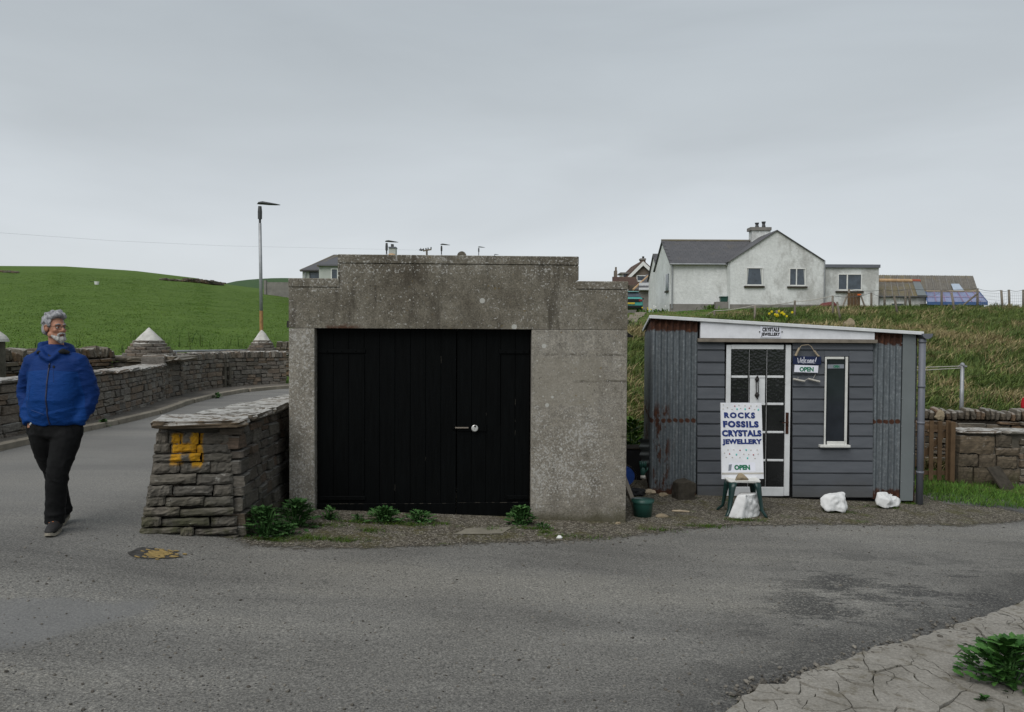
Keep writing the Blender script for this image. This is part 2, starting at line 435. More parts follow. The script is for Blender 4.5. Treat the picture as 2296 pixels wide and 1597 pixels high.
def m_concrete():
    b = NB('weathered_concrete')
    x, y, z = b.xyz()
    n = b.noise(1.5, 6, .7); f = b.noise(60, 5, .75); md = b.noise(11, 6, .75)
    c = b.ramp(n, [(.32, (.088, .076, .058)), (.5, (.150, .135, .107)), (.68, (.215, .198, .165))])
    low = b.step(z, zl_world() + .005, zl_world() - .005)
    left = b.step(x, -1.9, -2.0)
    c = b.mix(b.math('MULTIPLY', low, .8), c, b.ramp(n, [(.3, (.200, .183, .152)), (.5, (.245, .226, .192)), (.7, (.29, .272, .238))]))
    c = b.mix(1.0, c, b.ramp(f, [(.25, .38), (.5, .98), (.75, 1.55)]), 'MULTIPLY')
    c = b.mix(1.0, c, b.ramp(md, [(.3, .74), (.7, 1.22)]), 'MULTIPLY')
    drip = b.noise(2.8, 5, .7, b.map(b.pos, (1.8, 1.8, .35)))
    c = b.mix(b.math('MULTIPLY', b.step(drip, .50, .68), b.math('SUBTRACT', .75, b.math('MULTIPLY', low, .45))), c, (.050, .043, .033))
    wz = b.math('MULTIPLY', b.math('SUBTRACT', b.noise(4, 4, .7), .5), .09)
    zq = b.math('ADD', z, wz)
    sp_ = b.math('MULTIPLY', b.math('MULTIPLY', b.step(zq, .86, .90), b.step(zq, 1.40, 1.36)), b.math('MULTIPLY', b.step(b.math('ADD', x, wz), .22, .25), b.step(b.math('ADD', x, b.math('MULTIPLY', wz, 3)), .98, .86)))
    c = b.mix(b.math('MULTIPLY', sp_, .55), c, b.ramp(n, [(.3, (.21, .193, .155)), (.7, (.255, .235, .195))]))
    for z0_, xa_ in ((1.14, .62), (.55, .95), (1.42, .30)):
        ln_ = b.math('MULTIPLY', b.step(b.math('ABSOLUTE', b.math('SUBTRACT', b.math('ADD', z, b.math('MULTIPLY', wz, .25)), z0_)), .022, .004), b.step(x, xa_, xa_ + .1))
        c = b.mix(b.math('MULTIPLY', ln_, b.math('MULTIPLY', b.step(b.noise(6, 4, .7), .38, .58), .7)), c, (.055, .048, .036))
    # white lichen crust: fine clustered flecks, thickest on the lower right pier, the left pier and the copings
    zz = b.math('MULTIPLY', b.math('MULTIPLY', b.step(z, -.2, .05), b.step(b.math('ADD', z, b.math('MULTIPLY', b.math('SUBTRACT', b.noise(2, 4), .5), .6)), 1.05, .45)), b.math('MULTIPLY', b.step(x, .1, .3), b.step(b.math('ADD', x, b.math('MULTIPLY', b.math('SUBTRACT', b.noise(3, 4), .5), .5)), 1.12, .85)))
    dens = b.math('ADD', b.math('MULTIPLY', zz, .105), b.math('MULTIPLY', b.math('MULTIPLY', left, low), .075))
    dens = b.math('ADD', dens, b.math('MULTIPLY', b.math('SUBTRACT', b.noise(3.0, 5, .7), .5), .22))
    dens = b.math('ADD', dens, b.math('MULTIPLY', b.math('GREATER_THAN', z, 2.26), .045))
    dens = b.math('ADD', dens, b.math('MULTIPLY', b.math('MULTIPLY', b.math('GREATER_THAN', z, 2.05), b.math('MAXIMUM', b.step(x, -1.75, -1.8), b.step(x, .70, .75))), .045))
    fleck = b.noise(46, 3, .65)
    c = b.mix(b.math('MULTIPLY', b.step(b.math('ADD', fleck, dens), .615, .665), .85), c, (.37, .36, .335))
    v = b.vor(15); sz = b.xyz(b.vor(15, out=1))[0]
    c = b.mix(b.math('MULTIPLY', b.math('MULTIPLY', b.step(v, .20, .12), b.step(b.math('ADD', sz, b.math('MULTIPLY', dens, 1.6)), .93, .96)), .8), c, (.42, .41, .37))
    v2 = b.vor(4.5); c2 = b.xyz(b.vor(4.5, out=1))[1]
    c = b.mix(b.math('MULTIPLY', b.math('MULTIPLY', b.step(v2, .14, .115), b.step(c2, .86, .88)), .8), c, (.45, .45, .42))
    dk = b.noise(75, 2, .6, b.map(b.pos, loc=(3, 3, 3)))
    c = b.mix(b.math('MULTIPLY', b.step(dk, .66, .70), .8), c, (.030, .028, .024))
    c = b.mix(b.math('MULTIPLY', b.step(b.noise(20, 3, .6, b.map(b.pos, loc=(7, 1, 2))), .68, .72), .6), c, (.15, .105, .035))
    mo = b.math('MULTIPLY', b.step(b.math('ADD', z, b.math('MULTIPLY', b.noise(2.5, 4), .35)), .02, -.16), .75)
    c = b.mix(mo, c, (.050, .046, .022))
    hx = b.math('MULTIPLY', b.step(x, -1.95, -1.9), b.step(x, -1.5, -1.7))
    rs = b.math('MULTIPLY', b.math('MULTIPLY', hx, b.step(z, zl_world() - .002, zl_world() + .002)), b.step(b.math('SUBTRACT', z, b.math('MULTIPLY', b.noise(9, 5, .7), .16)), zl_world() - .03, zl_world() - .08))
    c = b.mix(b.math('MULTIPLY', rs, .85), c, (.060, .022, .010))
    return b.done(c, .95, [(f, .55, .008), (md, .3, .015)], 0, .2)
def zl_world():
    return at(950, 737, 8.36).z
def m_black():
    b = NB('black_paint')
    x, y, z = b.xyz()
    n = b.noise(6, 5, .6, b.map(b.pos, (6, 6, .5)))
    c = b.ramp(n, [(.35, (.0008, .0011, .0012)), (.7, (.0022, .0028, .0030))])
    sc = b.noise(30, 3, .6, b.map(b.pos, (7, 7, .35)))
    c = b.mix(b.math('MULTIPLY', b.step(sc, .74, .80), .5), c, (.09, .085, .075))
    return b.done(c, .55, (n, .3, .004), 0, .07)
def m_corrugated():
    b = NB('galvanised_corrugated')
    x, y, z = b.xyz()
    n = b.noise(26, 5, .75); d = b.noise(4, 5, .65, b.map(b.pos, (5, 5, .5)))
    c = b.ramp(n, [(.3, (.088, .103, .112)), (.55, (.138, .156, .168)), (.75, (.28, .295, .30))])
    c = b.mix(1.0, c, b.ramp(d, [(.3, .75), (.7, 1.2)]), 'MULTIPLY')
    per = .0762
    def nails(zc, r, seed):
        fx = b.math('SUBTRACT', b.math('FRACT', b.math('DIVIDE', b.math('ADD', x, seed), per)), .5)
        wob = b.math('MULTIPLY', b.math('SUBTRACT', b.noise(14, 3), .5), .5)
        dz = b.math('ADD', b.math('DIVIDE', b.math('SUBTRACT', z, zc), per), wob)
        dd = b.math('SQRT', b.math('ADD', b.math('MULTIPLY', fx, fx), b.math('MULTIPLY', dz, dz)))
        return b.step(dd, r, r - .1)
    top = b.math('ADD', z, b.math('ADD', b.math('MULTIPLY', b.math('SUBTRACT', b.noise(9, 4), .5), .16), b.math('MULTIPLY', x, .052)))
    rust = b.step(top, 1.775, 1.80)
    rust = b.math('MAXIMUM', rust, nails(.55, .42, .02))
    botm = b.math('ADD', z, b.math('MULTIPLY', b.math('SUBTRACT', b.noise(6, 4), .5), .3))
    rust = b.math('MAXIMUM', rust, b.step(botm, -.29, -.34))
    run = b.math('MULTIPLY', b.math('MULTIPLY', b.step(x, 2.03, 1.97), b.step(b.noise(7, 5, .7, b.map(b.pos, (1.6, 1, .55))), .50, .56)), b.math('MULTIPLY', b.step(z, .85, .65), b.step(x, 1.79, 1.80)))
    rust = b.math('MAXIMUM', rust, run)
    halo = b.math('MULTIPLY', b.noise(12, 4), .25)
    rc = b.ramp(b.noise(24, 5, .7), [(.3, (.022, .009, .006)), (.55, (.058, .021, .010)), (.75, (.13, .05, .02))])
    c = b.mix(b.math('MULTIPLY', b.step(b.noise(5, 5, .7, b.map(b.pos, (6, 6, .4))), .56, .75), b.math('MULTIPLY', b.step(z, .55, .2), .35)), c, (.14, .085, .05))
    c = b.mix(rust, c, rc)
    met = b.math('MULTIPLY', b.math('SUBTRACT', 1, rust), .30)
    return b.done(c, b.math('ADD', b.math('MULTIPLY', rust, .35), .5), (n, .2, .003), met, .4)
def m_siding():
    b = NB('slate_grey_paint')
    n = b.noise(5, 5, .65, b.map(b.pos, (.6, 1, 3))); g = b.noise(40, 4, .7, b.map(b.pos, (.15, 1, 2)))
    c = b.ramp(n, [(.3, (.076, .083, .095)), (.7, (.100, .108, .121))])
    c = b.mix(b.math('MULTIPLY', b.step(g, .62, .75), .35), c, (.12, .112, .10))
    x, y, z = b.xyz()
    c = b.mix(b.math('MULTIPLY', b.step(b.math('ADD', z, b.math('MULTIPLY', b.noise(3, 4), .4)), .1, -.25), .5), c, (.062, .058, .048))
    c = b.mix(1.0, c, b.ramp(b.rand(), [(0, .9), (1, 1.1)]), 'MULTIPLY')
    return b.done(c, .6, (g, .2, .003), 0, .35)
def m_white(name, c0=(.62, .635, .64), dirt=.5, rough=.55):
    b = NB(name)
    n = b.noise(7, 6, .7); x, y, z = b.xyz()
    c = b.ramp(n, [(.3, tuple(q * .88 for q in c0)), (.7, tuple(min(.85, q * 1.08) for q in c0))])
    d = b.noise(14, 5, .75, b.map(b.pos, (1, 1, .5)))
    c = b.mix(b.math('MULTIPLY', b.step(d, .60, .74), dirt), c, (.26, .235, .19))
    c = b.mix(b.step(b.noise(48, 4, .7), *(( .755, .80) if name != 'painted_rock' else (.63, .72))), c, (.06, .05, .04) if name != 'painted_rock' else (.22, .20, .17))
    return b.done(c, rough, (d, .15, .003), 0, .35)
def m_harl():
    b = NB('white_harling')
    n = b.noise(.55, 6, .7); f = b.noise(5.5, 5, .7); drip = b.noise(.8, 6, .7, b.map(b.pos, (1.0, 1.0, .5)))
    c = b.ramp(n, [(.3, (.58, .595, .585)), (.65, (.71, .725, .72))])
    x, y, z = b.xyz()
    side = b.step(x, 16.5, 20.5)
    c = b.mix(b.math('MULTIPLY', b.step(b.math('ADD', drip, b.math('MULTIPLY', side, .12)), .53, .72), .5), c, (.235, .225, .205))
    c = b.mix(1.0, c, b.ramp(f, [(.3, .86), (.7, 1.1)]), 'MULTIPLY')
    return b.done(c, .9, (b.noise(7, 4, .7), .6, .05), 0, .2)
def m_glass(name, c=(.012, .013, .014), rough=.12, spec=.5, bumpy=0.0):
    b = NB(name)
    n = b.noise(3, 3)
    return b.done(b.ramp(n, [(.3, tuple(q * .7 for q in c)), (.7, tuple(q * 1.3 for q in c))]), rough, (b.vor(30), bumpy, .004) if bumpy else None, 0, spec)
def m_slate():
    b = NB('roof_slate')
    c = b.ramp(b.rand(), [(0, (.074, .074, .079)), (.5, (.082, .081, .087)), (1, (.092, .090, .095))])
    c = b.mix(b.math('MULTIPLY', b.step(b.noise(.7, 5), .58, .72), .3), c, (.12, .10, .06))
    return b.done(c, .6, (b.noise(6, 4), .2, .01), 0, .35)
def m_tile(name, a, c2, lich=(.2, .165, .075), lf=.6):
    b = NB(name)
    c = b.ramp(b.noise(3, 5, .7), [(.3, a), (.7, c2)])
    c = b.mix(b.math('MULTIPLY', b.step(b.noise(.35, 5, .7), .45, .65), lf), c, lich)
    return b.done(c, .9, (b.noise(4, 4), .3, .02), 0, .2)
def m_rand(name, a, c2, rough=.6, spec=.3, veins=True):
    b = NB(name)
    c = b.mix(b.rand(), a, c2)
    c = b.mix(1.0, c, b.ramp(b.noise(30, 3), [(.3, .75), (.7, 1.25)]), 'MULTIPLY')
    return b.done(c, rough, None, 0, spec)

EARTH = [(0.111, 0.099, 0.085), (0.189, 0.168, 0.142), (0.193, 0.145, 0.108), (0.144, 0.131, 0.113), (0.249, 0.228, 0.197), (0.159, 0.129, 0.104), (0.184, 0.169, 0.151), (0.217, 0.163, 0.119), (0.132, 0.120, 0.106), (0.205, 0.190, 0.169)]
M = dict(
    asphalt=m_asphalt(), gravel=m_gravel(), concrete=m_concrete(), black=m_black(), corr=m_corrugated(), siding=m_siding(),
    field=m_grass('field_grass', (.055, .098, .018), (.098, .158, .032)), bank=m_grass('bank_grass', (.058, .080, .022), (.115, .135, .042), .7),
    blade=m_blade('grass_blades'),
    white=m_white('white_paint'), cream=m_white('off_white_paint', (.60, .60, .57), .6), board=m_white('sign_board_white', (.70, .71, .74), .1, .5),
    whiterock=m_white('painted_rock', (.64, .645, .64), .75, .85), harl=m_harl(), glass=m_glass('dark_glass', bumpy=.35), winglass=m_glass('window_glass', (.02, .024, .03), .05),
    houseglass=m_glass('house_glass', (.055, .07, .09), .15, .6), slate=m_slate(),
    stone=m_stone('wall_stone', EARTH, .6, .22), cope=m_stone('cope_stone', EARTH, .7, .9, cov=(.40, .54)), dry=m_stone('dry_stone', [(.10, .085, .065), (.15, .125, .092), (.085, .074, .060), (.19, .12, .07), (.13, .115, .094), (.17, .15, .12)], .6, .35),
    mortar=plain('old_mortar', (.095, .086, .070), .95, .35, 9, .15, bump=.5, bscale=30, bd=.01),
    gap=plain('dark_earth_fill', (.028, .024, .019), .95, .3, 9, .1),
    cement=plain('pale_cement', (.46, .45, .42), .9, .25, 6, .2, bump=.4, bscale=25, bd=.008),
    kerb=plain('kerb_concrete', (.23, .205, .165), .9, .22, 5, .2, rand=.12), paving=plain('pavement_concrete', (.135, .122, .105), .95, .3, 3, .2),
    apron=None, galv=plain('galvanised_steel', (.28, .29, .30), .5, .2, 5, .5, .5), lamp=plain('lamp_grey', (.05, .052, .055), .5, .15, 6, .4),
    rustpost=plain('rust_primer', (.30, .17, .07), .8, .3, 12, .3), sheetmetal=plain('grey_sheet_metal', (.135, .152, .155), .45, .10, 2, .45),
    pipe=plain('grey_pipe', (.125, .132, .155), .5, .1, 5, .4), rust=plain('dark_rust', (.042, .017, .010), .9, .5, 14, .2), timber=plain('weathered_timber', (.16, .14, .115), .9, .25, 10, .2, rand=.2),
    gatewood=plain('brown_fence_stain', (.115, .074, .042), .85, .25, 7, .2, rand=.15), darkiron=plain('dark_iron', (.018, .016, .014), .6, .3, 20, .4),
    chrome=plain('bright_steel', (.52, .52, .50), .3, .1, 20, .6, .3), green=plain('green_plastic', (.012, .058, .045), .45, .15, 5, .45),
    greenlegs=plain('dark_green_plastic', (.007, .030, .027), .35, .2, 8, .5), navy=plain('navy_paint', (.006, .014, .055), .5, .15, 6, .4),
    inkblue=plain('blue_lettering', (.012, .030, .15), .6, .25, 20, .3, bump=0), inkgreen=plain('green_lettering', (.01, .15, .075), .6, .2, 20, .3, bump=0),
    inkblack=plain('black_lettering', (.008, .008, .008), .6, .1, 20, .3, bump=0), paper=plain('paper', (.70, .71, .78), .7, .05, 4, .3, bump=0),
    drift=plain('driftwood', (.34, .28, .20), .9, .3, 15, .2), string=plain('string', (.42, .40, .36), .9, .1, 20, .1, bump=0),
    pebble=plain('sandstone_pebble', (.24, .195, .13), .85, .2, 25, .2), darkstone=plain('dark_building_stone', (.050, .044, .035), .95, .35, 10, .15, bump=.5, bscale=22, bd=.01),
    tile=m_tile('concrete_tile', (.12, .112, .10), (.2, .185, .16)), browntile=m_tile('brown_tile', (.075, .048, .04), (.105, .068, .055), lf=.1),
    brownharl=plain('brown_harling', (.17, .14, .115), .95, .15, 3, .15), greyharl=plain('grey_harling', (.20, .19, .175), .95, .2, 2, .15), paleharl=plain('pale_harling', (.42, .44, .41), .9, .08, 2, .2),
    blueplastic=plain('blue_sheeting', (.21, .24, .37), .45, .25, 1.5, .4), bluetrim=plain('blue_trim', (.05, .10, .24), .5, .15, 2, .4), teal=plain('teal_car_paint', (.045, .28, .25), .3, .05, 2, .6, bump=0),
    rubber=plain('black_rubber', (.010, .010, .011), .7, .2, 10, .3), red=plain('red_gloss', (.42, .008, .018), .25, .08, 3, .6, bump=0), terracotta=plain('terracotta_ridge', (.42, .28, .16), .9, .2, 3, .2),
    yellowplate=plain('yellow_plate', (.5, .36, .03), .5, .05, 3, .4, bump=0), taillight=plain('red_lens', (.18, .012, .015), .25, .1, 3, .5, bump=0),
    weed=m_rand('weed_leaf', (.022, .066, .016), (.068, .145, .045), .8, .12), dock=m_rand('broad_leaf', (.020, .070, .012), (.060, .150, .032), .6, .22), fern=m_rand('shrub_leaf', (.04, .11, .012), (.10, .17, .02)),
    daffodil=plain('daffodil_yellow', (.62, .5, .02), .7, .1, 20, .2, bump=0), plastic_white=plain('white_plastic', (.7, .7, .68), .5, .05, 5, .3, bump=0), bluecloth=plain('blue_cloth', (.02, .06, .25), .8, .2, 10, .2),
    stonechip=m_rand('loose_stone', (.055, .050, .043), (.19, .175, .15), .95, .15), curtain=plain('net_curtain', (.45, .46, .45), .9, .1, 5, .1),
    yellow=plain('worn_yellow_paint', (.26, .185, .07), .8, .3, 30, .2),
)
# ================================================================== STONES
def stone_proto(seed, bev=.085, jit=.055, sub=False):
    r = random.Random(seed)
    bm = BM()
    bmesh.ops.create_cube(bm, size=1.0)
    bmesh.ops.bevel(bm, geom=bm.edges[:], offset=bev, segments=1, affect='EDGES')
    for v in bm.verts:
        v.co += Vector((r.uniform(-jit, jit), r.uniform(-jit, jit), r.uniform(-jit, jit)))
    me = bpy.data.meshes.new('stone'); bm.to_mesh(me); bm.free()
    return me
def slab_proto(seed):
    """rough flagstone: flat bed, ragged front edge"""
    r = random.Random(seed)
    bm = BM()
    n = 18
    pts = []
    for k in range(n):
        a = 2 * pi * k / n
        x = math.copysign(abs(cos(a)) ** .28, cos(a)) * .5; y = math.copysign(abs(sin(a)) ** .28, sin(a)) * .5
        pts.append((x + r.uniform(-.03, .03), y + r.uniform(-.03, .03)))
    rings = []
    for z, s in ((-.5, .95), (-.12, 1.0), (.2, .985), (.5, .955)):
        rings.append([bm.verts.new((x * s + r.uniform(-.02, .02), y * s + r.uniform(-.035, .035), z + r.uniform(-.06, .06))) for x, y in pts])
    for a, b in zip(rings, rings[1:]):
        for k in range(n): bm.faces.new((a[k], a[(k + 1) % n], b[(k + 1) % n], b[k]))
    bm.faces.new(rings[0][::-1])
    c = bm.verts.new((0, 0, .5))
    for k in range(n): bm.faces.new((rings[-1][k], rings[-1][(k + 1) % n], c))
    me = bpy.data.meshes.new('slab'); bm.to_mesh(me); bm.free()
    return me
PROTO = {}
def protos(mat):
    if mat.name not in PROTO:
        L = [stone_proto(i) for i in range(10)]
        for m in L: m.materials.append(mat)
        PROTO[mat.name] = L
    return PROTO[mat.name]
def merged(name, items, mat):
    """items: (proto mesh, matrix) joined into one mesh"""
    V, F, o = [], [], 0
    cache = {}
    for me, mx in items:
        if me.name not in cache:
            a = np.empty(len(me.vertices) * 3); me.vertices.foreach_get('co', a)
            cache[me.name] = (a.reshape(-1, 3), [tuple(p.vertices) for p in me.polygons])
        a, fs = cache[me.name]
        m = np.array(mx)
        V.append(a @ m[:3, :3].T + m[:3, 3])
        F += [tuple(i + o for i in f) for f in fs]
        o += len(a)
    return obj(name, mesh_from(name, np.concatenate(V), F), mat)
def place_stones(parent, recs, mat, limit=300, name='stone', plist=None):
    """recs: (centre, rotation matrix 3x3, size) in world coordinates; the ones showing largest become parts"""
    pl = plist or protos(mat)
    recs = sorted(recs, key=lambda q: -(q[2][0] * q[2][2]) / max(1.0, (q[0] - cam.location).length) ** 2)
    for c, R, s in recs[:limit]:
        o = link(bpy.data.objects.new(name, rng.choice(pl)))
        o.location = c; o.rotation_euler = R.to_euler(); o.scale = s
        setpar(o, parent, True)
    rest = recs[limit:]
    if rest:
        items = [(rng.choice(pl), Matrix.LocRotScale(c, R.to_euler(), Vector(s))) for c, R, s in rest]
        o = merged(name + 's', items, mat); o['kind'] = 'stuff'
        setpar(o, parent, True)
class Path:
    def __init__(s, pts):
        s.p = [Vector((x, y, 0)) for x, y in pts]
        s.d = [0]
        for a, b in zip(s.p, s.p[1:]): s.d.append(s.d[-1] + (b - a).length)
        s.len = s.d[-1]
    def at(s, q):
        q = min(max(q, 0), s.len)
        for i in range(len(s.p) - 1):
            if q <= s.d[i + 1] or i == len(s.p) - 2:
                t = (q - s.d[i]) / (s.d[i + 1] - s.d[i])
                return s.p[i].lerp(s.p[i + 1], t), (s.p[i + 1] - s.p[i]).normalized()
    def tan(s, q):
        return (s.at(q + .25)[0] - s.at(q - .25)[0]).normalized()
def wall_recs(path, zb, zt, depth, ch=(.09, .15), ll=(.18, .45), q0=0, q1=None, inset=0.0, jit=.018, batter=0.0, skip=None, gapz=.008):
    """random-coursed face stones along a path (outward side = right-hand side of travel)"""
    recs = []
    q1 = path.len if q1 is None else q1
    zc = 0.0
    while True:
        h = rng.uniform(*ch)
        q = q0 - rng.uniform(0, .15)
        done = True
        while q < q1:
            l = rng.uniform(*ll) * (1.25 if h > (ch[0] + ch[1]) / 2 else .9)
            a, b = max(q, q0), min(q + l, q1)
            q += l
            if b - a < .05: continue
            m = (a + b) / 2
            base = zb(m); top = zt(m)
            if base + zc + h * .55 > top: continue
            done = False
            hh = min(h, top - base - zc) * rng.uniform(.9, 1.02)
            zz = base + zc + hh / 2
            if skip and skip(m, zz): continue
            t = path.tan(m); n = Vector((t.y, -t.x, 0))
            pts = [(a, b, zz, hh)]
            if hh > .11 and b - a < .3 and rng.random() < .28:         # two thin ones on top of each other
                k = rng.uniform(.4, .6)
                pts = [(a, b, zz - hh / 2 + hh * k / 2, hh * k), (a, b, zz + hh / 2 - hh * (1 - k) / 2, hh * (1 - k))]
            for a_, b_, z_, h_ in pts:
                c = path.at(m)[0] + n * (-depth / 2 + inset + rng.uniform(-jit, jit) - batter * (z_ - base)) + Vector((0, 0, z_))
                ang = atan2(t.y, t.x) + rng.uniform(-.03, .03)
                R = Euler((rng.uniform(-.03, .03) - batter, rng.uniform(-.035, .035), ang)).to_matrix()
                recs.append((c, R, (b_ - a_ - rng.uniform(.004, .014), depth, h_ - gapz)))
        zc += h
        if done: break
    return recs
def wall_core(parent, path, zb, zt, thick, inset, q0=0, q1=None, mat=None, step=.4, name='core', skirt=.25, batter=0.0):
    q1 = path.len if q1 is None else q1
    n = max(2, int((q1 - q0) / step) + 1)
    bm = BM(); prev = None
    for i in range(n):
        q = q0 + (q1 - q0) * i / (n - 1)
        p = path.at(q)[0]; t = path.tan(q); nn = Vector((t.y, -t.x, 0))
        f, b = p - nn * inset, p - nn * (thick - inset * .6)
        hb = zt(q) - zb(q)
        ring = [bm.verts.new(f + Vector((0, 0, zb(q) - skirt))), bm.verts.new(f - nn * batter * hb + Vector((0, 0, zt(q)))), bm.verts.new(b + nn * batter * hb * .6 + Vector((0, 0, zt(q)))), bm.verts.new(b + Vector((0, 0, zb(q) - skirt)))]
        if prev:
            for k in range(4): bm.faces.new((prev[k], prev[(k + 1) % 4], ring[(k + 1) % 4], ring[k]))
        else: bm.faces.new(ring)
        prev = ring
    bm.faces.new(prev[::-1])
    bmesh.ops.recalc_face_normals(bm, faces=bm.faces[:])
    return obj(name, bm, mat or M['mortar'], parent, True)

# ================================================================== GROUND
def grid(name, xs, ys, f, mat, smooth=True):
    nx, ny = len(xs), len(ys)
    V = [(x, y, f(x, y)) for y in ys for x in xs]
    F = [(j * nx + i, j * nx + i + 1, (j + 1) * nx + i + 1, (j + 1) * nx + i) for j in range(ny - 1) for i in range(nx - 1)]
    return obj(name, mesh_from(name, V, F), mat, smooth=smooth)
def frange(a, b, s):
    return list(np.arange(a, b + 1e-6, s))
def geo_steps(a, b, s0, g):
    L = [a]; s = s0
    while L[-1] < b: L.append(L[-1] + s); s *= g
    return L
def sheet(name, pts, dz, mat, jag=0.0, step=.12, closed=True, thick=0.0):
    """flat sheet lying on the sloping forecourt; polygon in X,Y; edges can be ragged"""
    P = []
    for a, b in zip(pts, pts[1:] + pts[:1]):
        a, b = Vector((*a, 0)), Vector((*b, 0))
        n = max(1, int((b - a).length / step)) if jag else 1
        d = (b - a); nn = Vector((d.y, -d.x, 0)).normalized() if d.length else d
        for i in range(n):
            p = a.lerp(b, i / n)
            if jag and i: p = p + nn * jag * (mnoise.noise((p.x * 3.1, p.y * 3.1, 1)) + .6 * mnoise.noise((p.x * 11, p.y * 11, 5)))
            P.append(p)
    bm = BM()
    vs = [bm.verts.new(p) for p in P]
    es = [bm.edges.new((vs[i], vs[(i + 1) % len(vs)])) for i in range(len(vs))]
    bmesh.ops.triangle_fill(bm, edges=es, use_beauty=True)
    for x in SX:
        bmesh.ops.bisect_plane(bm, geom=bm.verts[:] + bm.edges[:] + bm.faces[:], plane_co=(x, 0, 0), plane_no=(1, 0, 0))
    for v in bm.verts: v.co.z = S(v.co.x) + dz
    for f in bm.faces:
        if f.normal.z < 0: f.normal_flip()
    bmesh.ops.recalc_face_normals(bm, faces=bm.faces[:])
    for f in bm.faces:
        f.normal_update()
        if f.normal.z < 0: f.normal_flip()
    return obj(name, bm, mat)

g = obj('ground', mesh_from('ground', [(-3000, -2500, -1.3), (3000, -2500, -1.3), (3000, 3500, -1.3), (-3000, 3500, -1.3)], [(0, 1, 2, 3)]), M['field'])
struct(g, label='open grass land running out to the horizon')
ys = frange(-12, 12, 2.0) + geo_steps(12.5, 200, .4, 1.035)
field = grid('field', sorted(set(frange(-200, -60, 7) + frange(-60, -16, 1.6) + frange(-16, 0, .5))), ys, terrain, M['field'])
struct(field, label='bright green pasture rising to a low hill')
def bankz(X, Y):
    z = terrain(X, Y)
    k = sst(13.4, 16, Y) * (1 - sst(45, 52, Y))
    z += k * (.16 * mnoise.noise((X * .8, Y * .6, 0)) + .13 * abs(mnoise.noise((X * 1.9, Y * 1.4, 4))) + .05 * mnoise.noise((X * 4, Y * 3, 4)))
    return z
bank = grid('grass_bank', sorted(set(frange(0, 26, .3) + frange(26, 120, 5))), frange(-12, 10, 2) + frange(10.5, 50, .3) + geo_steps(51, 220, 1.2, 1.08), bankz, M['bank'])
struct(bank, label='rough tussocky bank climbing behind the sheds to the white house')
def dh(X, Y):
    u = X / Y
    e = float(np.interp(u, [-.6, -.40, -.36, -.345, -.325, -.302, -.279, -.19, 0, .3], [.03, .052, .0615, .0650, .0675, .0690, .0695, .0670, .05, .02]))
    return -3 + (EYE + e * 430 + 3) * sst(300, 430, Y) * (1 - sst(430, 600, Y) * .6)
hill = grid('distant_hill', frange(-330, 160, 6), frange(290, 620, 10), dh, m_grass('hazed_hill_grass', (.042, .078, .036), (.065, .105, .050)))  # distance haze is put into the colour as a bluer green
struct(hill, label='far hill beyond the pasture, its green tinted for haze')

KERB = [(-6.98, -6), (-6.98, 11), (-7.0, 12), (-6.97, 14.7), (-7.05, 16.3), (-7.38, 18.4), (-7.52, 20.4), (-7.38, 22.2), (-6.85, 23.6), (-6.0, 24.6), (-4.2, 25.6), (-2.0, 26.2)]
road = sheet('road', KERB[:] + [(-2.0, 24.5), (1.0, 22.0), (1.0, 12.4), (5.35, 12.4), (5.45, 11.05), (14, 10.9), (40, 10.9), (40, -8), (-6.98, -8)], 0.0, M['asphalt'])
struct(road, label='worn grey tarmac road and forecourt')
vg = [(532, 1213), (580, 1224), (700, 1230), (830, 1229), (960, 1224), (1100, 1217), (1260, 1213), (1405, 1204), (1500, 1190), (1580, 1181), (1640, 1177), (1760, 1177), (1900, 1176), (2000, 1178), (2080, 1176), (2150, 1179), (2260, 1172), (2330, 1160), (2240, 1140), (2120, 1130)]
vp = [gs(*q) for q in vg]
vpl = [(p.x, p.y) for p in vp] + [(5.5, 11.5), (5.3, 12.5), (1.2, 12.9), (1.2, 9.5), (-2.3, 9.5), (-2.45, 7.4)]
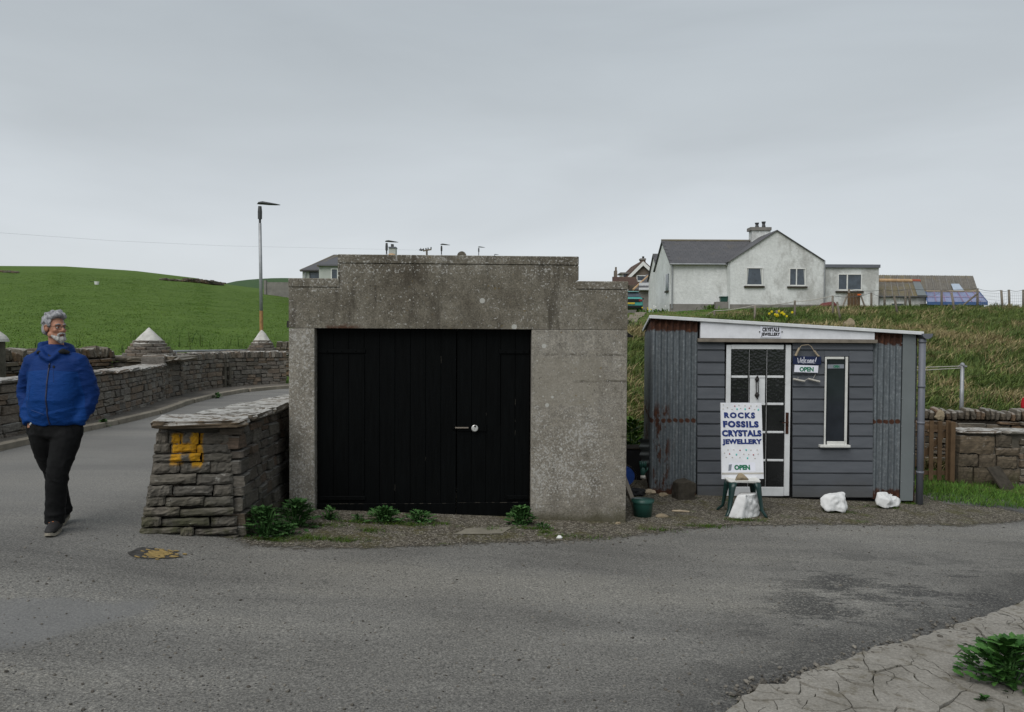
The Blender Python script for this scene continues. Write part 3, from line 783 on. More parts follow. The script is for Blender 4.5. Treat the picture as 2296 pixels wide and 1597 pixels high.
def soft_sheet(name, poly_, dz, mat, res=.07, w=.55):
    """grid over a polygon carrying how far inside each point lies, so the edge can fray"""
    A = np.array(poly_); B = np.roll(A, -1, 0)
    xs = np.arange(A[:, 0].min() - .4, A[:, 0].max() + .4, res); ys_ = np.arange(A[:, 1].min() - .4, A[:, 1].max() + .4, res)
    X, Y = np.meshgrid(xs, ys_); Pn = np.column_stack([X.ravel(), Y.ravel()])
    ins = np.zeros(len(Pn), bool); D = np.full(len(Pn), 9.0)
    for (x0, y0), (x1, y1) in zip(A, B):
        c_ = ((y0 > Pn[:, 1]) != (y1 > Pn[:, 1])) & (Pn[:, 0] < (x1 - x0) * (Pn[:, 1] - y0) / (y1 - y0 + 1e-12) + x0); ins ^= c_
        d = np.array([x1 - x0, y1 - y0]); L = d @ d + 1e-12
        t = np.clip(((Pn - [x0, y0]) @ d) / L, 0, 1); D = np.minimum(D, np.hypot(*(Pn - ([x0, y0] + t[:, None] * d)).T))
    sd_ = np.where(ins, D, -D); fade = np.clip(sd_ / w + .5, 0, 1)
    nx_ = len(xs); F = []
    for j in range(len(ys_) - 1):
        for i in range(nx_ - 1):
            q = (j * nx_ + i, j * nx_ + i + 1, (j + 1) * nx_ + i + 1, (j + 1) * nx_ + i)
            if max(fade[k] for k in q) > .02: F.append(q)
    Z = np.interp(Pn[:, 0], SX, SZ) + dz
    me = mesh_from(name, np.column_stack([Pn, Z]), F)
    at_ = me.color_attributes.new('col', 'FLOAT_COLOR', 'POINT')
    at_.data.foreach_set('color', np.repeat(fade[:, None], 4, 1).astype(np.float32).ravel())
    bm = BM(); bm.from_mesh(me); bmesh.ops.delete(bm, geom=[v for v in bm.verts if not v.link_faces], context='VERTS'); bm.to_mesh(me); bm.free()
    return obj(name, me, mat)
verge = soft_sheet('gravel_verge', vpl, .006, M['gravel'])
struct(verge, label='mossy gravel strip in front of the garage and shed')

# pavement + kerb stones on the left
WALL = [(-7.45, -6), (-7.45, 8), (-7.42, 11.9), (-7.40, 14.2), (-7.50, 15.4), (-7.80, 17.3), (-8.18, 19.0), (-8.40, 20.6), (-8.42, 22.2), (-8.15, 23.6), (-7.65, 24.4), (-7.0, 24.9)]
bm = BM()
kp, wp = Path(KERB[:9] + [(-6.2, 24.6)]), Path(WALL + [(-6.6, 25.2)])
N = 60; prev = None
for i in range(N + 1):
    a, b = kp.at(kp.len * i / N)[0], wp.at(wp.len * i / N)[0]
    t = kp.tan(kp.len * i / N)
    a = a + Vector((-t.y, t.x, 0)) * .14
    ring = [bm.verts.new((a.x, a.y, .072)), bm.verts.new((b.x - .05, b.y, .082))]
    if prev: bm.faces.new((prev[0], ring[0], ring[1], prev[1]))
    prev = ring
pave = struct(obj('pavement', bm, M['paving']), label='narrow pavement under the roadside stone wall')
kerbp = Path(KERB)
q = 12.0; kl = []
while q < kerbp.len - .5:
    l = .915; m = q + l / 2
    p = kerbp.at(m)[0]; t = kerbp.tan(m)
    kl.append((p + Vector((-t.y, t.x, 0)) * .07 + Vector((0, 0, .01 + rng.uniform(-.006, .006))), Euler((0, 0, atan2(t.y, t.x))).to_matrix(), (l - .012, .14, .17)))
    q += l
kb = link(bpy.data.objects.new('kerb', None)); struct(kb, label='row of kerb stones along the pavement')
kmesh = stone_proto(77, .07, .012); kmesh.materials.append(M['kerb'])
place_stones(kb, kl, M['kerb'], 60, 'kerb_stone', [kmesh])

# cracked concrete apron in the lower right
ap = [gs(*q) for q in ((1655, 1572), (1700, 1545), (1760, 1540), (1800, 1515), (1880, 1490), (1960, 1455), (2040, 1442), (2120, 1412), (2200, 1388), (2295, 1350), (2420, 1308), (2900, 1215), (3500, 1240), (3300, 1700), (2600, 2100), (1500, 1800), (1580, 1640), (1640, 1590))]
def split(P, depth, r):
    A = sum(P[i][0] * P[(i + 1) % len(P)][1] - P[(i + 1) % len(P)][0] * P[i][1] for i in range(len(P))) / 2
    cx, cy = sum(p[0] for p in P) / len(P), sum(p[1] for p in P) / len(P)
    edge = abs(cx + cy * .0 - 2.1)
    lim = .020 + .085 * sst(1.2, 2.6, cx - .35 * (cy - 3.6)) * r.uniform(.5, 1.3)
    if abs(A) < lim or depth > 11: return [P]
    # cut across the longest direction
    best = max(((P[i], P[j]) for i in range(len(P)) for j in range(i)), key=lambda e: (e[0][0] - e[1][0]) ** 2 + (e[0][1] - e[1][1]) ** 2)
    an = atan2(best[0][1] - best[1][1], best[0][0] - best[1][0]) + pi / 2 + r.uniform(-.6, .6)
    t = r.uniform(.38, .62)
    px, py = best[0][0] * t + best[1][0] * (1 - t), best[0][1] * t + best[1][1] * (1 - t)
    nx, ny = -sin(an), cos(an)
    A_, B_ = [], []
    for i in range(len(P)):
        p, q2 = P[i], P[(i + 1) % len(P)]
        dp, dq = (p[0] - px) * nx + (p[1] - py) * ny, (q2[0] - px) * nx + (q2[1] - py) * ny
        (A_ if dp >= 0 else B_).append(p)
        if dp * dq < 0:
            s = dp / (dp - dq); c = (p[0] + (q2[0] - p[0]) * s, p[1] + (q2[1] - p[1]) * s)
            A_.append(c); B_.append(c)
    if len(A_) < 3 or len(B_) < 3: return [P]
    return split(A_, depth + 1, r) + split(B_, depth + 1, r)
def m_apron():
    b = NB('cracked_concrete')
    c = b.ramp(b.noise(3, 6, .7), [(.3, (.175, .163, .140)), (.7, (.275, .26, .232))])
    c = b.mix(1.0, c, b.ramp(b.noise(60, 4, .7), [(.3, .7), (.7, 1.25)]), 'MULTIPLY')
    c = b.mix(b.math('MULTIPLY', b.step(b.noise(8, 5, .7), .53, .66), .6), c, (.095, .080, .050))
    wob = b.n.new('ShaderNodeVectorMath'); wob.operation = 'ADD'
    nz = b.n.new('ShaderNodeTexNoise'); b.l.new(b.pos, nz.inputs['Vector']); nz.inputs['Scale'].default_value = 5; nz.inputs['Detail'].default_value = 4
    sc = b.n.new('ShaderNodeVectorMath'); sc.operation = 'SCALE'; b.l.new(nz.outputs['Color'], sc.inputs[0]); sc.inputs['Scale'].default_value = .22
    b.l.new(b.pos, wob.inputs[0]); b.l.new(sc.outputs[0], wob.inputs[1])
    ck = b.vor(4.2, 'DISTANCE_TO_EDGE', wob.outputs[0])
    ckm = b.math('MULTIPLY', b.step(ck, .022, .006), b.step(b.noise(1.3, 4), .46, .58))
    c = b.mix(b.math('MULTIPLY', ckm, .85), c, (.03, .028, .02))
    return b.done(c, .92, [(b.math('SUBTRACT', 1, ckm), .4, .01), (b.noise(70, 4), .4, .005)], 0, .2)
M['apron'] = m_apron()
apr = struct(sheet('concrete_apron', [(p.x, p.y) for p in ap], .004, plain('crack_soil', (.035, .034, .018), .95, .5, 25, .1, bump=.6, bscale=60), jag=.03, step=.08), label='cracked pale concrete apron at the lower right')
ra = random.Random(5)
cells = split([(p.x, p.y) for p in ap], 0, ra)
for P in cells:
    cx, cy = sum(p[0] for p in P) / len(P), sum(p[1] for p in P) / len(P)
    Q = []
    for a, b in zip(P, P[1:] + P[:1]):
        L = math.dist(a, b); n = max(1, int(L / .05))
        for i in range(n):
            x, y = a[0] + (b[0] - a[0]) * i / n, a[1] + (b[1] - a[1]) * i / n
            x += .030 * mnoise.noise((x * 7, y * 7, 2)) + .016 * mnoise.noise((x * 19, y * 19, 7)); y += .030 * mnoise.noise((x * 7 + 40, y * 7, 2)) + .016 * mnoise.noise((x * 19, y * 19, 9))
            d = math.hypot(x - cx, y - cy) or 1
            k = max(.5, 1 - .0025 / d)
            Q.append((cx + (x - cx) * k, cy + (y - cy) * k))
    tz = ra.uniform(.010, .026)
    bm = BM()
    bot = [bm.verts.new((x, y, S(x) - .002)) for x, y in Q]
    top = [bm.verts.new((cx + (x - cx) * .995, cy + (y - cy) * .995, S(x) + tz)) for x, y in Q]
    for i in range(len(Q)): bm.faces.new((bot[i], bot[(i + 1) % len(Q)], top[(i + 1) % len(Q)], top[i]))
    bm.faces.new(top)
    bmesh.ops.recalc_face_normals(bm, faces=bm.faces[:])
    obj('concrete_slab', bm, M['apron'], apr, True)

# ================================================================== ROADSIDE WALLS (left)
flat = lambda v: (lambda q: v)
wpath = Path(WALL)
def qY(path, Y):
    return min((abs(path.at(q)[0].y - Y), q) for q in np.arange(0, path.len, .05))[1]
q_a, q_b = qY(wpath, 9.6), qY(wpath, 18.7)
low = thing('stone_wall', 'long low roadside stone wall with white-topped slabs, behind the walking man', 'wall', wpath.at(q_a)[0])
lowtop = lambda q: .86 + .03 * mnoise.noise((q * .8, 0, 0))
wall_core(low, wpath, flat(.08), lowtop, .5, .05, q_a, q_b)
rl = wall_recs(wpath, flat(.06), lowtop, .2, (.075, .15), (.14, .38), q_a, q_b)
place_stones(low, rl, M['stone'], 300)
cr = []; q = q_a
while q < q_b:
    l = rng.uniform(.35, .8); m = q + l / 2
    t = wpath.tan(m); n = Vector((t.y, -t.x, 0))
    cr.append((wpath.at(m)[0] - n * .2 + Vector((0, 0, lowtop(m) + .03 + rng.uniform(-.012, .012))), Euler((rng.uniform(-.03, .03), rng.uniform(-.03, .03), atan2(t.y, t.x))).to_matrix(), (l - .01, .52, rng.uniform(.05, .085))))
    q += l
slabs = [slab_proto(i) for i in range(6)]
for m_ in slabs: m_.materials.append(M['cope'])
place_stones(low, cr, M['cope'], 60, 'cope_stone', slabs)

q_c = qY(wpath, 18.55); q_d = wpath.len
def hightop(q): return .86 + .0 * q
high = thing('stone_wall', 'taller curved stone wall with upright cope stones and a narrow drain slot, at the road bend', 'wall', wpath.at(q_c)[0])
q_slot = min((abs((lambda p: (p.x * FPX / p.y + CX))(wpath.at(q)[0]) - 509), q) for q in np.arange(q_c, q_d, .03))[1]
wall_core(high, wpath, flat(.08), lambda q: .90, .5, .07, q_c, q_d)
sk = lambda m, z: abs(m - q_slot) < .16 and z < .62
place_stones(high, wall_recs(wpath, flat(.06), flat(.90), .2, (.09, .15), (.16, .36), q_c, q_d, skip=sk), M['stone'], 300)
bm = BM()
p = wpath.at(q_slot)[0]; t = wpath.tan(q_slot); n = Vector((t.y, -t.x, 0)); R = Euler((0, 0, atan2(t.y, t.x))).to_matrix()
box(bm, p - n * .062 + Vector((0, 0, .33)), (.13, .02, .56), R)
obj('drain_slot', bm, M['rubber'], high, True)
for s in (-1, 1):
    bm = BM(); box(bm, p + t * s * .13 - n * .03 + Vector((0, 0, .42)), (.10, .12, .74 if s < 0 else .56), R, .012); obj('jamb_stone', bm, M['mortar'], high, True)
cr = []; q = q_c
while q < q_d:
    l = rng.uniform(.06, .15); m = q + l / 2
    t = wpath.tan(m); n = Vector((t.y, -t.x, 0)); h = rng.uniform(.17, .215)
    cr.append((wpath.at(m)[0] - n * .23 + Vector((0, 0, .90 + h / 2)), Euler((rng.uniform(-.03, .03), rng.uniform(-.05, .05), atan2(t.y, t.x))).to_matrix(), (l - .006, .50, h)))
    q += l
place_stones(high, cr, M['cope'], 300, 'cope_stone')
# end face of the high wall
ep = Path([(-7.0, 24.9), (-7.2, 25.4)])
place_stones(high, wall_recs(ep, flat(.06), flat(1.08), .15, (.1, .16), (.2, .3)), M['stone'], 30)

# gate piers with conical stone caps
def pier(px, Y, rad, z_ap, z_cone, z_slab, label, square=True, zbase=0.0):
    c = at(px, 760, Y); c.z = zbase
    T = thing('gate_pier', label, 'gate pier', c, 0, 'conical gate piers beside the field')
    recs = []
    w = rad * 2 * .98
    for side in range(4):
        a = side * pi / 2
        t = Vector((cos(a), sin(a), 0)); n = Vector((t.y, -t.x, 0))
        s0 = c + n * w / 2 - t * w / 2; s1 = c + n * w / 2 + t * w / 2
        recs += wall_recs(Path([(s0.x, s0.y), (s1.x, s1.y)]), flat(zbase), flat(z_slab), .2, (.09, .16), (.25, .6))
    place_stones(T, recs, M['stone'], 90)
    bm = BM(); box(bm, (c.x, c.y, (zbase + z_slab) / 2), (w - .1, w - .1, z_slab - zbase - .02)); obj('core', bm, M['mortar'], T, True)
    sl = []
    for sx in (-.5, .5):
        sl.append((Vector((c.x + sx * (rad * 1.1), c.y, (z_slab + z_cone) / 2)), Matrix.Identity(3), (rad * 2.2 - .01, rad * 2.3, z_cone - z_slab)))
    place_stones(T, sl, M['dry'], 9, 'slab', slabs2)
    H = z_ap - z_cone; n = 9; recs = []
    zt = z_cone
    for k in range(n):
        f0 = k / n
        if f0 > .5: break
        h = H / n; r0 = rad * (1 - f0 * .93); m = max(6, int(2 * pi * r0 / .24)); o = rng.uniform(0, 6)
        for j in range(m):
            a = o + 2 * pi * j / m
            if sin(a) > .55: continue
            t = Vector((-sin(a), cos(a), 0)); rr = r0 - .105 + rng.uniform(-.008, .008)
            recs.append((Vector((c.x + cos(a) * rr, c.y + sin(a) * rr, z_cone + H * f0 + h / 2)), Euler((rng.uniform(-.05, .05), rng.uniform(-.05, .05), atan2(t.y, t.x))).to_matrix(), (2 * pi * r0 / m * rng.uniform(.86, .99), .2, h * rng.uniform(.82, .98))))
    place_stones(T, recs, M['stone'], 200)
    bm = BM()
    tube(bm, [(c.x, c.y, z_cone - .02), (c.x, c.y, z_cone + H * .6)], [rad * .93, rad * .38], 20); obj('core', bm, M['mortar'], T, True)
    bm = BM()
    rings = tube(bm, [(c.x, c.y, z_cone + H * f) for f in (.40, .46, .60, .74, .86, .95, 1.0)], [rad * v for v in (.64, .585, .46, .32, .19, .09, .03)], 22)
    for v in bm.verts: v.co += Vector((1, 1, .4)) * .02 * mnoise.noise(v.co * 7) + Vector((0, 0, .05 * mnoise.noise(v.co * 5) if v.co.z < z_cone + H * .43 else 0))
    obj('cement_cap', bm, M['cement'], T, True, True)
    return T
slabs2 = [slab_proto(20 + i) for i in range(3)]
for m_ in slabs2: m_.materials.append(M['dry'])
pier(334, 19.5, .60, at(344, 735, 19.5).z, at(334, 798, 19.5).z, at(334, 809, 19.5).z, 'large conical stone gate pier nearest the blue-jacketed man')
pier(587, 26.4, .50, at(587, 740, 26.4).z, at(587, 791, 26.4).z, at(587, 799, 26.4).z, 'conical stone gate pier at the foot of the tall street lamp')
pl_ = at(-22, 760, 15.0)
T = thing('gate_pier', 'round gate pier with a slab cap, cut off by the left edge of the photo', 'gate pier', (pl_.x, pl_.y, 0), 0, 'conical gate piers beside the field')
bm = BM(); tube(bm, [(pl_.x, pl_.y, -.1), (pl_.x, pl_.y, 1.45)], [.255, .235], 18)
for v in bm.verts: v.co += .02 * Vector((mnoise.noise(v.co * 6), mnoise.noise(v.co * 6 + Vector((9, 0, 0))), 0))
obj('shaft', bm, M['mortar'], T, True)
bm = BM(); tube(bm, [(pl_.x, pl_.y, 1.45), (pl_.x, pl_.y, 1.50), (pl_.x, pl_.y, 1.56), (pl_.x, pl_.y, 1.75)], [.31, .30, .26, .03], 14); obj('cement_cap', bm, M['cement'], T, True)

# dry stone wall on the field side
fpath = Path([(-10.9, 12.2), (-10.0, 15.2), (-9.3, 18.8)])
ft = lambda q: 1.06 + .03 * mnoise.noise((q, 3, 0))
dsw = thing('dry_stone_wall', 'dry stone wall with jagged upright cope stones at the edge of the pasture', 'wall', (-10, 15, 0))
wall_core(dsw, fpath, flat(.0), ft, .5, .09, mat=M['gap'])
place_stones(dsw, wall_recs(fpath, flat(.25), ft, .22, (.04, .10), (.18, .5), jit=.035), M['dry'], 300)
cr = []; q = 0
while q < fpath.len:
    l = rng.uniform(.06, .16); m = q + l / 2; t = fpath.tan(m); n = Vector((t.y, -t.x, 0)); h = rng.uniform(.15, .27)
    cr.append((fpath.at(m)[0] - n * .22 + Vector((0, 0, ft(m) + h / 2 - .01)), Euler((rng.uniform(-.1, .1), rng.uniform(-.45, .45), atan2(t.y, t.x))).to_matrix(), (l, .42, h)))
    q += l
place_stones(dsw, cr, M['dry'], 200, 'cope_stone')
p0, p1 = at(618, 775, 28.5), at(665, 775, 28.5)
w2p = Path([(p0.x, p0.y), (p1.x + .8, p1.y)])
w2 = thing('dry_stone_wall', 'short end of rust-toned stone wall glimpsed beside the garage, behind the second pier', 'wall', (p0.x, p0.y, .1))
z2 = at(640, 778, 28.5).z
wall_core(w2, w2p, flat(.0), flat(z2), .45, .08, mat=M['gap'])
place_stones(w2, wall_recs(w2p, flat(.0), flat(z2), .2, (.06, .12), (.18, .4)), M['dry'], 90)
cr = [(Vector((w2p.at(.12 + .2 * i)[0].x, p0.y + .2, z2 + .09)), Euler((0, rng.uniform(-.2, .2), 0)).to_matrix(), (.19, .4, .2)) for i in range(8)]
place_stones(w2, cr, M['dry'], 20, 'cope_stone')
# field gate rail between the piers
a, b = at(389, 788, 20.2), at(556, 785, 26.2)
T = thing('field_gate', 'grey tubular field gate top rail between the two conical piers', 'gate', (a.x, a.y, 0))
for k, dz in enumerate((0, -.22, -.44, -.66, -.88)):
    bm = BM(); cyl(bm, a + Vector((0, 0, dz)), b + Vector((0, 0, dz)), .028, n=8); obj('rail', bm, M['galv'], T, True, True)
for f in (0.02, .98):
    p = a.lerp(b, f); bm = BM(); cyl(bm, p + Vector((0, 0, -.93)), p + Vector((0, 0, .02)), .03, n=8); obj('upright', bm, M['galv'], T, True, True)
# ruined wall and concrete wall far up the field
def hill_at(x, y):
    Y = 30.0
    while Y < 112 and terrain(at(x, y, Y).x, Y) < at(x, y, Y).z: Y += .5
    return at(x, y, Y)
def far_wall(label, pxs, h, n, name='ruined_wall'):
    T = None; recs = []
    P = [hill_at(*q) for q in pxs]
    for i in range(n):
        f = i / (n - 1) * (len(P) - 1); k = min(int(f), len(P) - 2); p = P[k].lerp(P[k + 1], f - k)
        zg = terrain(p.x, p.y)
        for z in np.arange(0, h * (.4 + .9 * i / n), .2):
            recs.append((Vector((p.x + rng.uniform(-.1, .1), p.y, zg + z + .1)), Euler((0, rng.uniform(-.2, .2), rng.uniform(-.4, .4))).to_matrix(), (rng.uniform(.3, .8), .5, rng.uniform(.12, .24))))
    T = thing(name, label, 'wall', (P[0].x, P[0].y, terrain(P[0].x, P[0].y)))
    place_stones(T, recs, M['dry'], 120)
far_wall('tumbled stone wall running along the hill below the skyline', [(365, 629), (420, 633), (460, 636.5), (497, 641)], .30, 46)
far_wall('short scrap of tumbled wall on the hill at the left edge', [(-10, 609), (38, 613)], .15, 14)
a, b = at(597, 640, 84), at(700, 640, 84)
T = thing('concrete_wall', 'low grey concrete enclosure wall far up the field beside the lamp post', 'wall', (a.x, a.y, terrain(a.x, a.y)))
bm = BM(); boxmm(bm, (a.x, a.y, terrain(a.x, a.y) - .5), (b.x, b.y + .3, at(600, 633, 84).z)); obj('panel', bm, M['greyharl'], T, True)
bm = BM(); boxmm(bm, (a.x - .25, a.y - .1, terrain(a.x, a.y) - .5), (a.x, a.y + .3, at(600, 629, 84).z)); obj('end_post', bm, M['greyharl'], T, True)
p = at(217, 669, 62); p.z = terrain(p.x, p.y)
T = thing('trough', 'small white plastic tub lying alone in the pasture', 'tub', p)
bm = BM(); tube(bm, [(0, 0, 0), (0, 0, .24)], [.14, .19], 14, ry=[.11, .15]); obj('tub', bm, M['plastic_white'], T)
bm = BM(); tube(bm, [(-.18, 0, .22), (-.3, .02, .26), (-.5, 0, .22)], .015, 6); obj('rope', bm, M['rubber'], T)

# ------------------------------------------------ wall end with the painted H, beside the garage
YF = 6.74
ROT = .33
def fx(px, py): return at(px, py, YF + .06 + (px - 311) / 220 * .30 + .10 * (1205 - py) / 240)
def H_paint(b, c):
    x, y, z = b.xyz()
    w = b.math('MULTIPLY', b.math('SUBTRACT', b.noise(14, 4, .7), .5), .06)
    xs, zs = b.math('ADD', x, w), b.math('ADD', z, w)
    def rect(x0, x1, z0, z1):
        q = b.math('MULTIPLY', b.step(xs, x0 - .012, x0 + .012), b.step(xs, x1 + .012, x1 - .012))
        return b.math('MULTIPLY', q, b.math('MULTIPLY', b.step(zs, z0 - .02, z0 + .02), b.step(zs, z1 + .02, z1 - .02)))
    YW = 6.78
    X = lambda px: fx(px, 1000).x
    Z = lambda py: fx(420, py).z
    m = rect(X(386), X(411), Z(1040), Z(970))
    m = b.math('MAXIMUM', m, rect(X(431), X(456), Z(1047), Z(967)))
    m = b.math('MAXIMUM', m, rect(X(400), X(440), Z(1015), Z(993)))
    m = b.math('MULTIPLY', m, b.step(y, 7.32, 7.24))
    m = b.math('MULTIPLY', m, b.step(b.noise(30, 4, .7), .30, .40))
    return b.mix(b.math('MULTIPLY', m, .92), c, b.ramp(b.noise(22, 5, .7), [(.3, (.34, .165, .008)), (.6, (.52, .27, .012)), (.8, (.36, .20, .03))]))
M['block'] = m_stone('wall_end_stone', [(.092, .086, .074), (.135, .122, .10), (.108, .10, .087), (.15, .132, .108), (.12, .11, .094)], .75, .0, .8, 14, -.12, .28, H_paint)
M['blockcope'] = m_stone('wall_end_cope', [(.10, .086, .068), (.13, .115, .09), (.12, .09, .06)], .3, .92, 0, 14, h=H_paint, cov=(.41, .50))
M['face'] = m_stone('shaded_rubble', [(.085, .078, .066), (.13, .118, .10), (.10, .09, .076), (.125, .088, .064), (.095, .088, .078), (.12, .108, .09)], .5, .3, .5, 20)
fb = at(420, 1205, 6.72)
we = thing('stone_wall', 'battered stone wall end with a yellow painted letter H, beside the garage', 'wall', (fb.x, fb.y, S(fb.x)))
# front courses: y bounds in the photo, left edge, right edge and joints
courses = [(973, 998, 349, 520, (378, 407, 447)), (998, 1018, 345, 517, (383, 441)), (1018, 1039, 343, 520, (452,)), (1039, 1064, 340, 522, (402, 470)), (1064, 1090, 336, 523, (440,)), (1090, 1115, 331, 524, (388, 478)),
           (1115, 1138, 326, 525, (371, 458)), (1138, 1161, 321, 527, (404,)), (1161, 1184, 316, 530, (362, 471)), (1184, 1204, 311, 532, (405, 436)), (1204, 1222, 309, 534, (380, 455))]
recs = []
def rough_stone(seed):
    """flat-bedded rubble stone with a split, layered front face"""
    r = random.Random(seed); bm = BM(); nx, nz = 9, 4
    V = {}
    for i in range(nx + 1):
        for k in range(nz + 1):
            x, z = i / nx - .5, k / nz - .5
            e = min(1.0, (min(i, nx - i) + .35) / 1.2) * min(1.0, (min(k, nz - k) + .45) / .9)
            y = -.5 + (0 if e >= 1 else (1 - e) * .13) + .055 * mnoise.noise((x * 5 + seed, z * 3, 0)) + r.uniform(-.02, .02)
            V[i, k] = bm.verts.new((x + r.uniform(-.015, .015), y, z + (r.uniform(-.05, .05) if k in (0, nz) else 0) + .05 * mnoise.noise((x * 4, seed, 3))))
    for i in range(nx):
        for k in range(nz): bm.faces.new((V[i, k], V[i + 1, k], V[i + 1, k + 1], V[i, k + 1]))
    loop = [V[i, 0] for i in range(nx + 1)] + [V[nx, k] for k in range(1, nz + 1)] + [V[i, nz] for i in range(nx - 1, -1, -1)] + [V[0, k] for k in range(nz - 1, 0, -1)]
    back = [bm.verts.new((v.co.x * .98, .5, v.co.z * .98)) for v in loop]
    for a in range(len(loop)): bm.faces.new((loop[a], back[a], back[(a + 1) % len(loop)], loop[(a + 1) % len(loop)]))
    bm.faces.new(back)
    bmesh.ops.recalc_face_normals(bm, faces=bm.faces[:])
    me = bpy.data.meshes.new('stone'); bm.to_mesh(me); bm.free(); me.materials.append(M['block']); return me
rough = [rough_stone(i) for i in range(9)]
for (y0, y1, xl, xr, js) in courses:
    ed = [xl] + list(js) + [xr]
    for a, b in zip(ed, ed[1:]):
        p0, p1 = fx(a, y1), fx(b, y0)
        c = (p0 + p1) / 2
        sx, sz = p1.x - p0.x, p1.z - p0.z
        jy = rng.uniform(-.018, .018)
        recs.append((Vector((c.x - .10 * sin(ROT), c.y + .10 * cos(ROT) + jy, c.z)), Euler((-.10, rng.uniform(-.035, .035) + .012, ROT + rng.uniform(-.04, .04))).to_matrix(), (sx / cos(ROT) + .002, .24, sz + .007)))
place_stones(we, recs, M['block'], 60, 'stone', rough)
# side face in the shade, left face, back
XR = lambda Y: -2.375 - .030 * (Y - 6.8)
side = Path([(XR(7.14), 7.14), (XR(9.7), 9.7)])
zt_ = lambda q: .80
nside = Path([(p.x, p.y) for p in reversed(side.p)])
def rev(path): return Path([(p.x, p.y) for p in reversed(path.p)])
rs = wall_recs(side, flat(-.32), flat(.79), .2, (.07, .16), (.12, .30), batter=.03)
place_stones(we, rs, M['face'], 200)
lside = Path([(-2.74, 9.7), (-3.20, 7.05)])
place_stones(we, wall_recs(lside, flat(-.1), flat(.79), .2, (.08, .16), (.2, .45), batter=.15), M['stone'], 60)
bm = BM()
a0 = [(-3.27, 6.95), (-2.44, 7.24), (-2.49, 9.7), (-2.76, 9.7)]; a1 = [(-3.10, 7.04), (-2.48, 7.26), (-2.53, 9.65), (-2.72, 9.65)]
v0 = [bm.verts.new((x, y, -.4)) for x, y in a0]; v1 = [bm.verts.new((x, y, .79)) for x, y in a1]
for i in range(4): bm.faces.new((v0[i], v0[(i + 1) % 4], v1[(i + 1) % 4], v1[i]))
bm.faces.new(v1); bm.faces.new(v0[::-1]); bmesh.ops.recalc_face_normals(bm, faces=bm.faces[:])
obj('core', bm, M['mortar'], we, True)
cs = [slab_proto(40 + i) for i in range(5)]
for m_ in cs: m_.materials.append(M['blockcope'])
cop = []
for (xl, xr, Y0, Y1, z, h) in ((-3.17, -2.37, 6.90, 7.50, .835, .066), (-2.98, -2.35, 7.42, 8.02, .845, .06), (-2.93, -2.36, 8.0, 8.62, .85, .07), (-2.83, -2.40, 8.6, 9.25, .855, .06), (-2.78, -2.42, 9.2, 9.75, .86, .06)):
    cop.append((Vector(((xl + xr) / 2, (Y0 + Y1) / 2, z)), Euler((rng.uniform(-.01, .01), rng.uniform(-.015, .015), .30 if Y0 < 7 else rng.uniform(-.03, .06))).to_matrix(), (xr - xl, Y1 - Y0, h)))
place_stones(we, cop, M['blockcope'], 20, 'cope_slab', cs)
# ================================================================== GARAGE
GA = radians(2.6)
GY = 8.33
g0 = at(648, 1150, GY)
GO = Vector((g0.x, g0.y, S(g0.x) - .02))
GEX, GN = Vector((cos(GA), sin(GA), 0)), Vector((sin(GA), -cos(GA), 0))
def gp(x, y, dep=0.0):
    """pixel -> local (x, z) on the garage front plane pushed back by dep"""
    o = GO - GN * dep
    d = ray(x, y); c = Vector((0, 0, EYE))
    t = (o - c).dot(GN) / d.dot(GN)
    p = c + d * t
    return (p - GO).dot(GEX), p.z - GO.z
gar = thing('garage', 'weathered concrete garage with a stepped parapet and black double doors', 'garage', GO, GA)
W = gp(1405, 900)[0]
xl0 = gp(705, 900)[0]; xr0 = gp(1191, 900)[0]
zl = (gp(705, 735)[1] + gp(1191, 739)[1]) / 2
zs = (gp(700, 621)[1] + gp(1350, 633)[1]) / 2
zt = (gp(757, 569)[1] + gp(1297, 577)[1]) / 2
xs0, xs1 = gp(757, 600)[0], gp(1297, 605)[0]
cop = .095
TH = .22
def gbox(name, a, b, mat='concrete', bevel=.006, par=None):
    bm = BM(); boxmm(bm, a, b, bevel)
    return obj(name, bm, M[mat], par or gar)
gbox('pier', (0, 0, -.35), (xl0, TH, zl - .004)); gbox('pier', (xr0, 0, -.35), (W, TH, zl - .004))
bm = BM()
prism(bm, [(0, 0, zl), (W, 0, zl), (W, 0, zs - cop), (xs1 - .02, 0, zs - cop), (xs1 - .02, 0, zt - cop), (xs0 + .02, 0, zt - cop), (xs0 + .02, 0, zs - cop), (0, 0, zs - cop)], (0, TH, 0))
obj('parapet', bm, M['concrete'], gar)
gbox('coping', (0 - .004, -.006, zs - cop + .004), (xs0 + .0185, TH + .01, zs)); gbox('coping', (xs1 - .0185, -.006, zs - cop + .004), (W + .004, TH + .01, zs - .006))
gbox('coping', (xs0, -.006, zt - cop + .004), (xs1, TH + .01, zt))
gbox('coping', (xs0, -.004, zs + .001), (xs0 + .0185, TH, zt - cop + .002)); gbox('coping', (xs1 - .0185, -.004, zs + .001), (xs1, TH, zt - cop + .002))
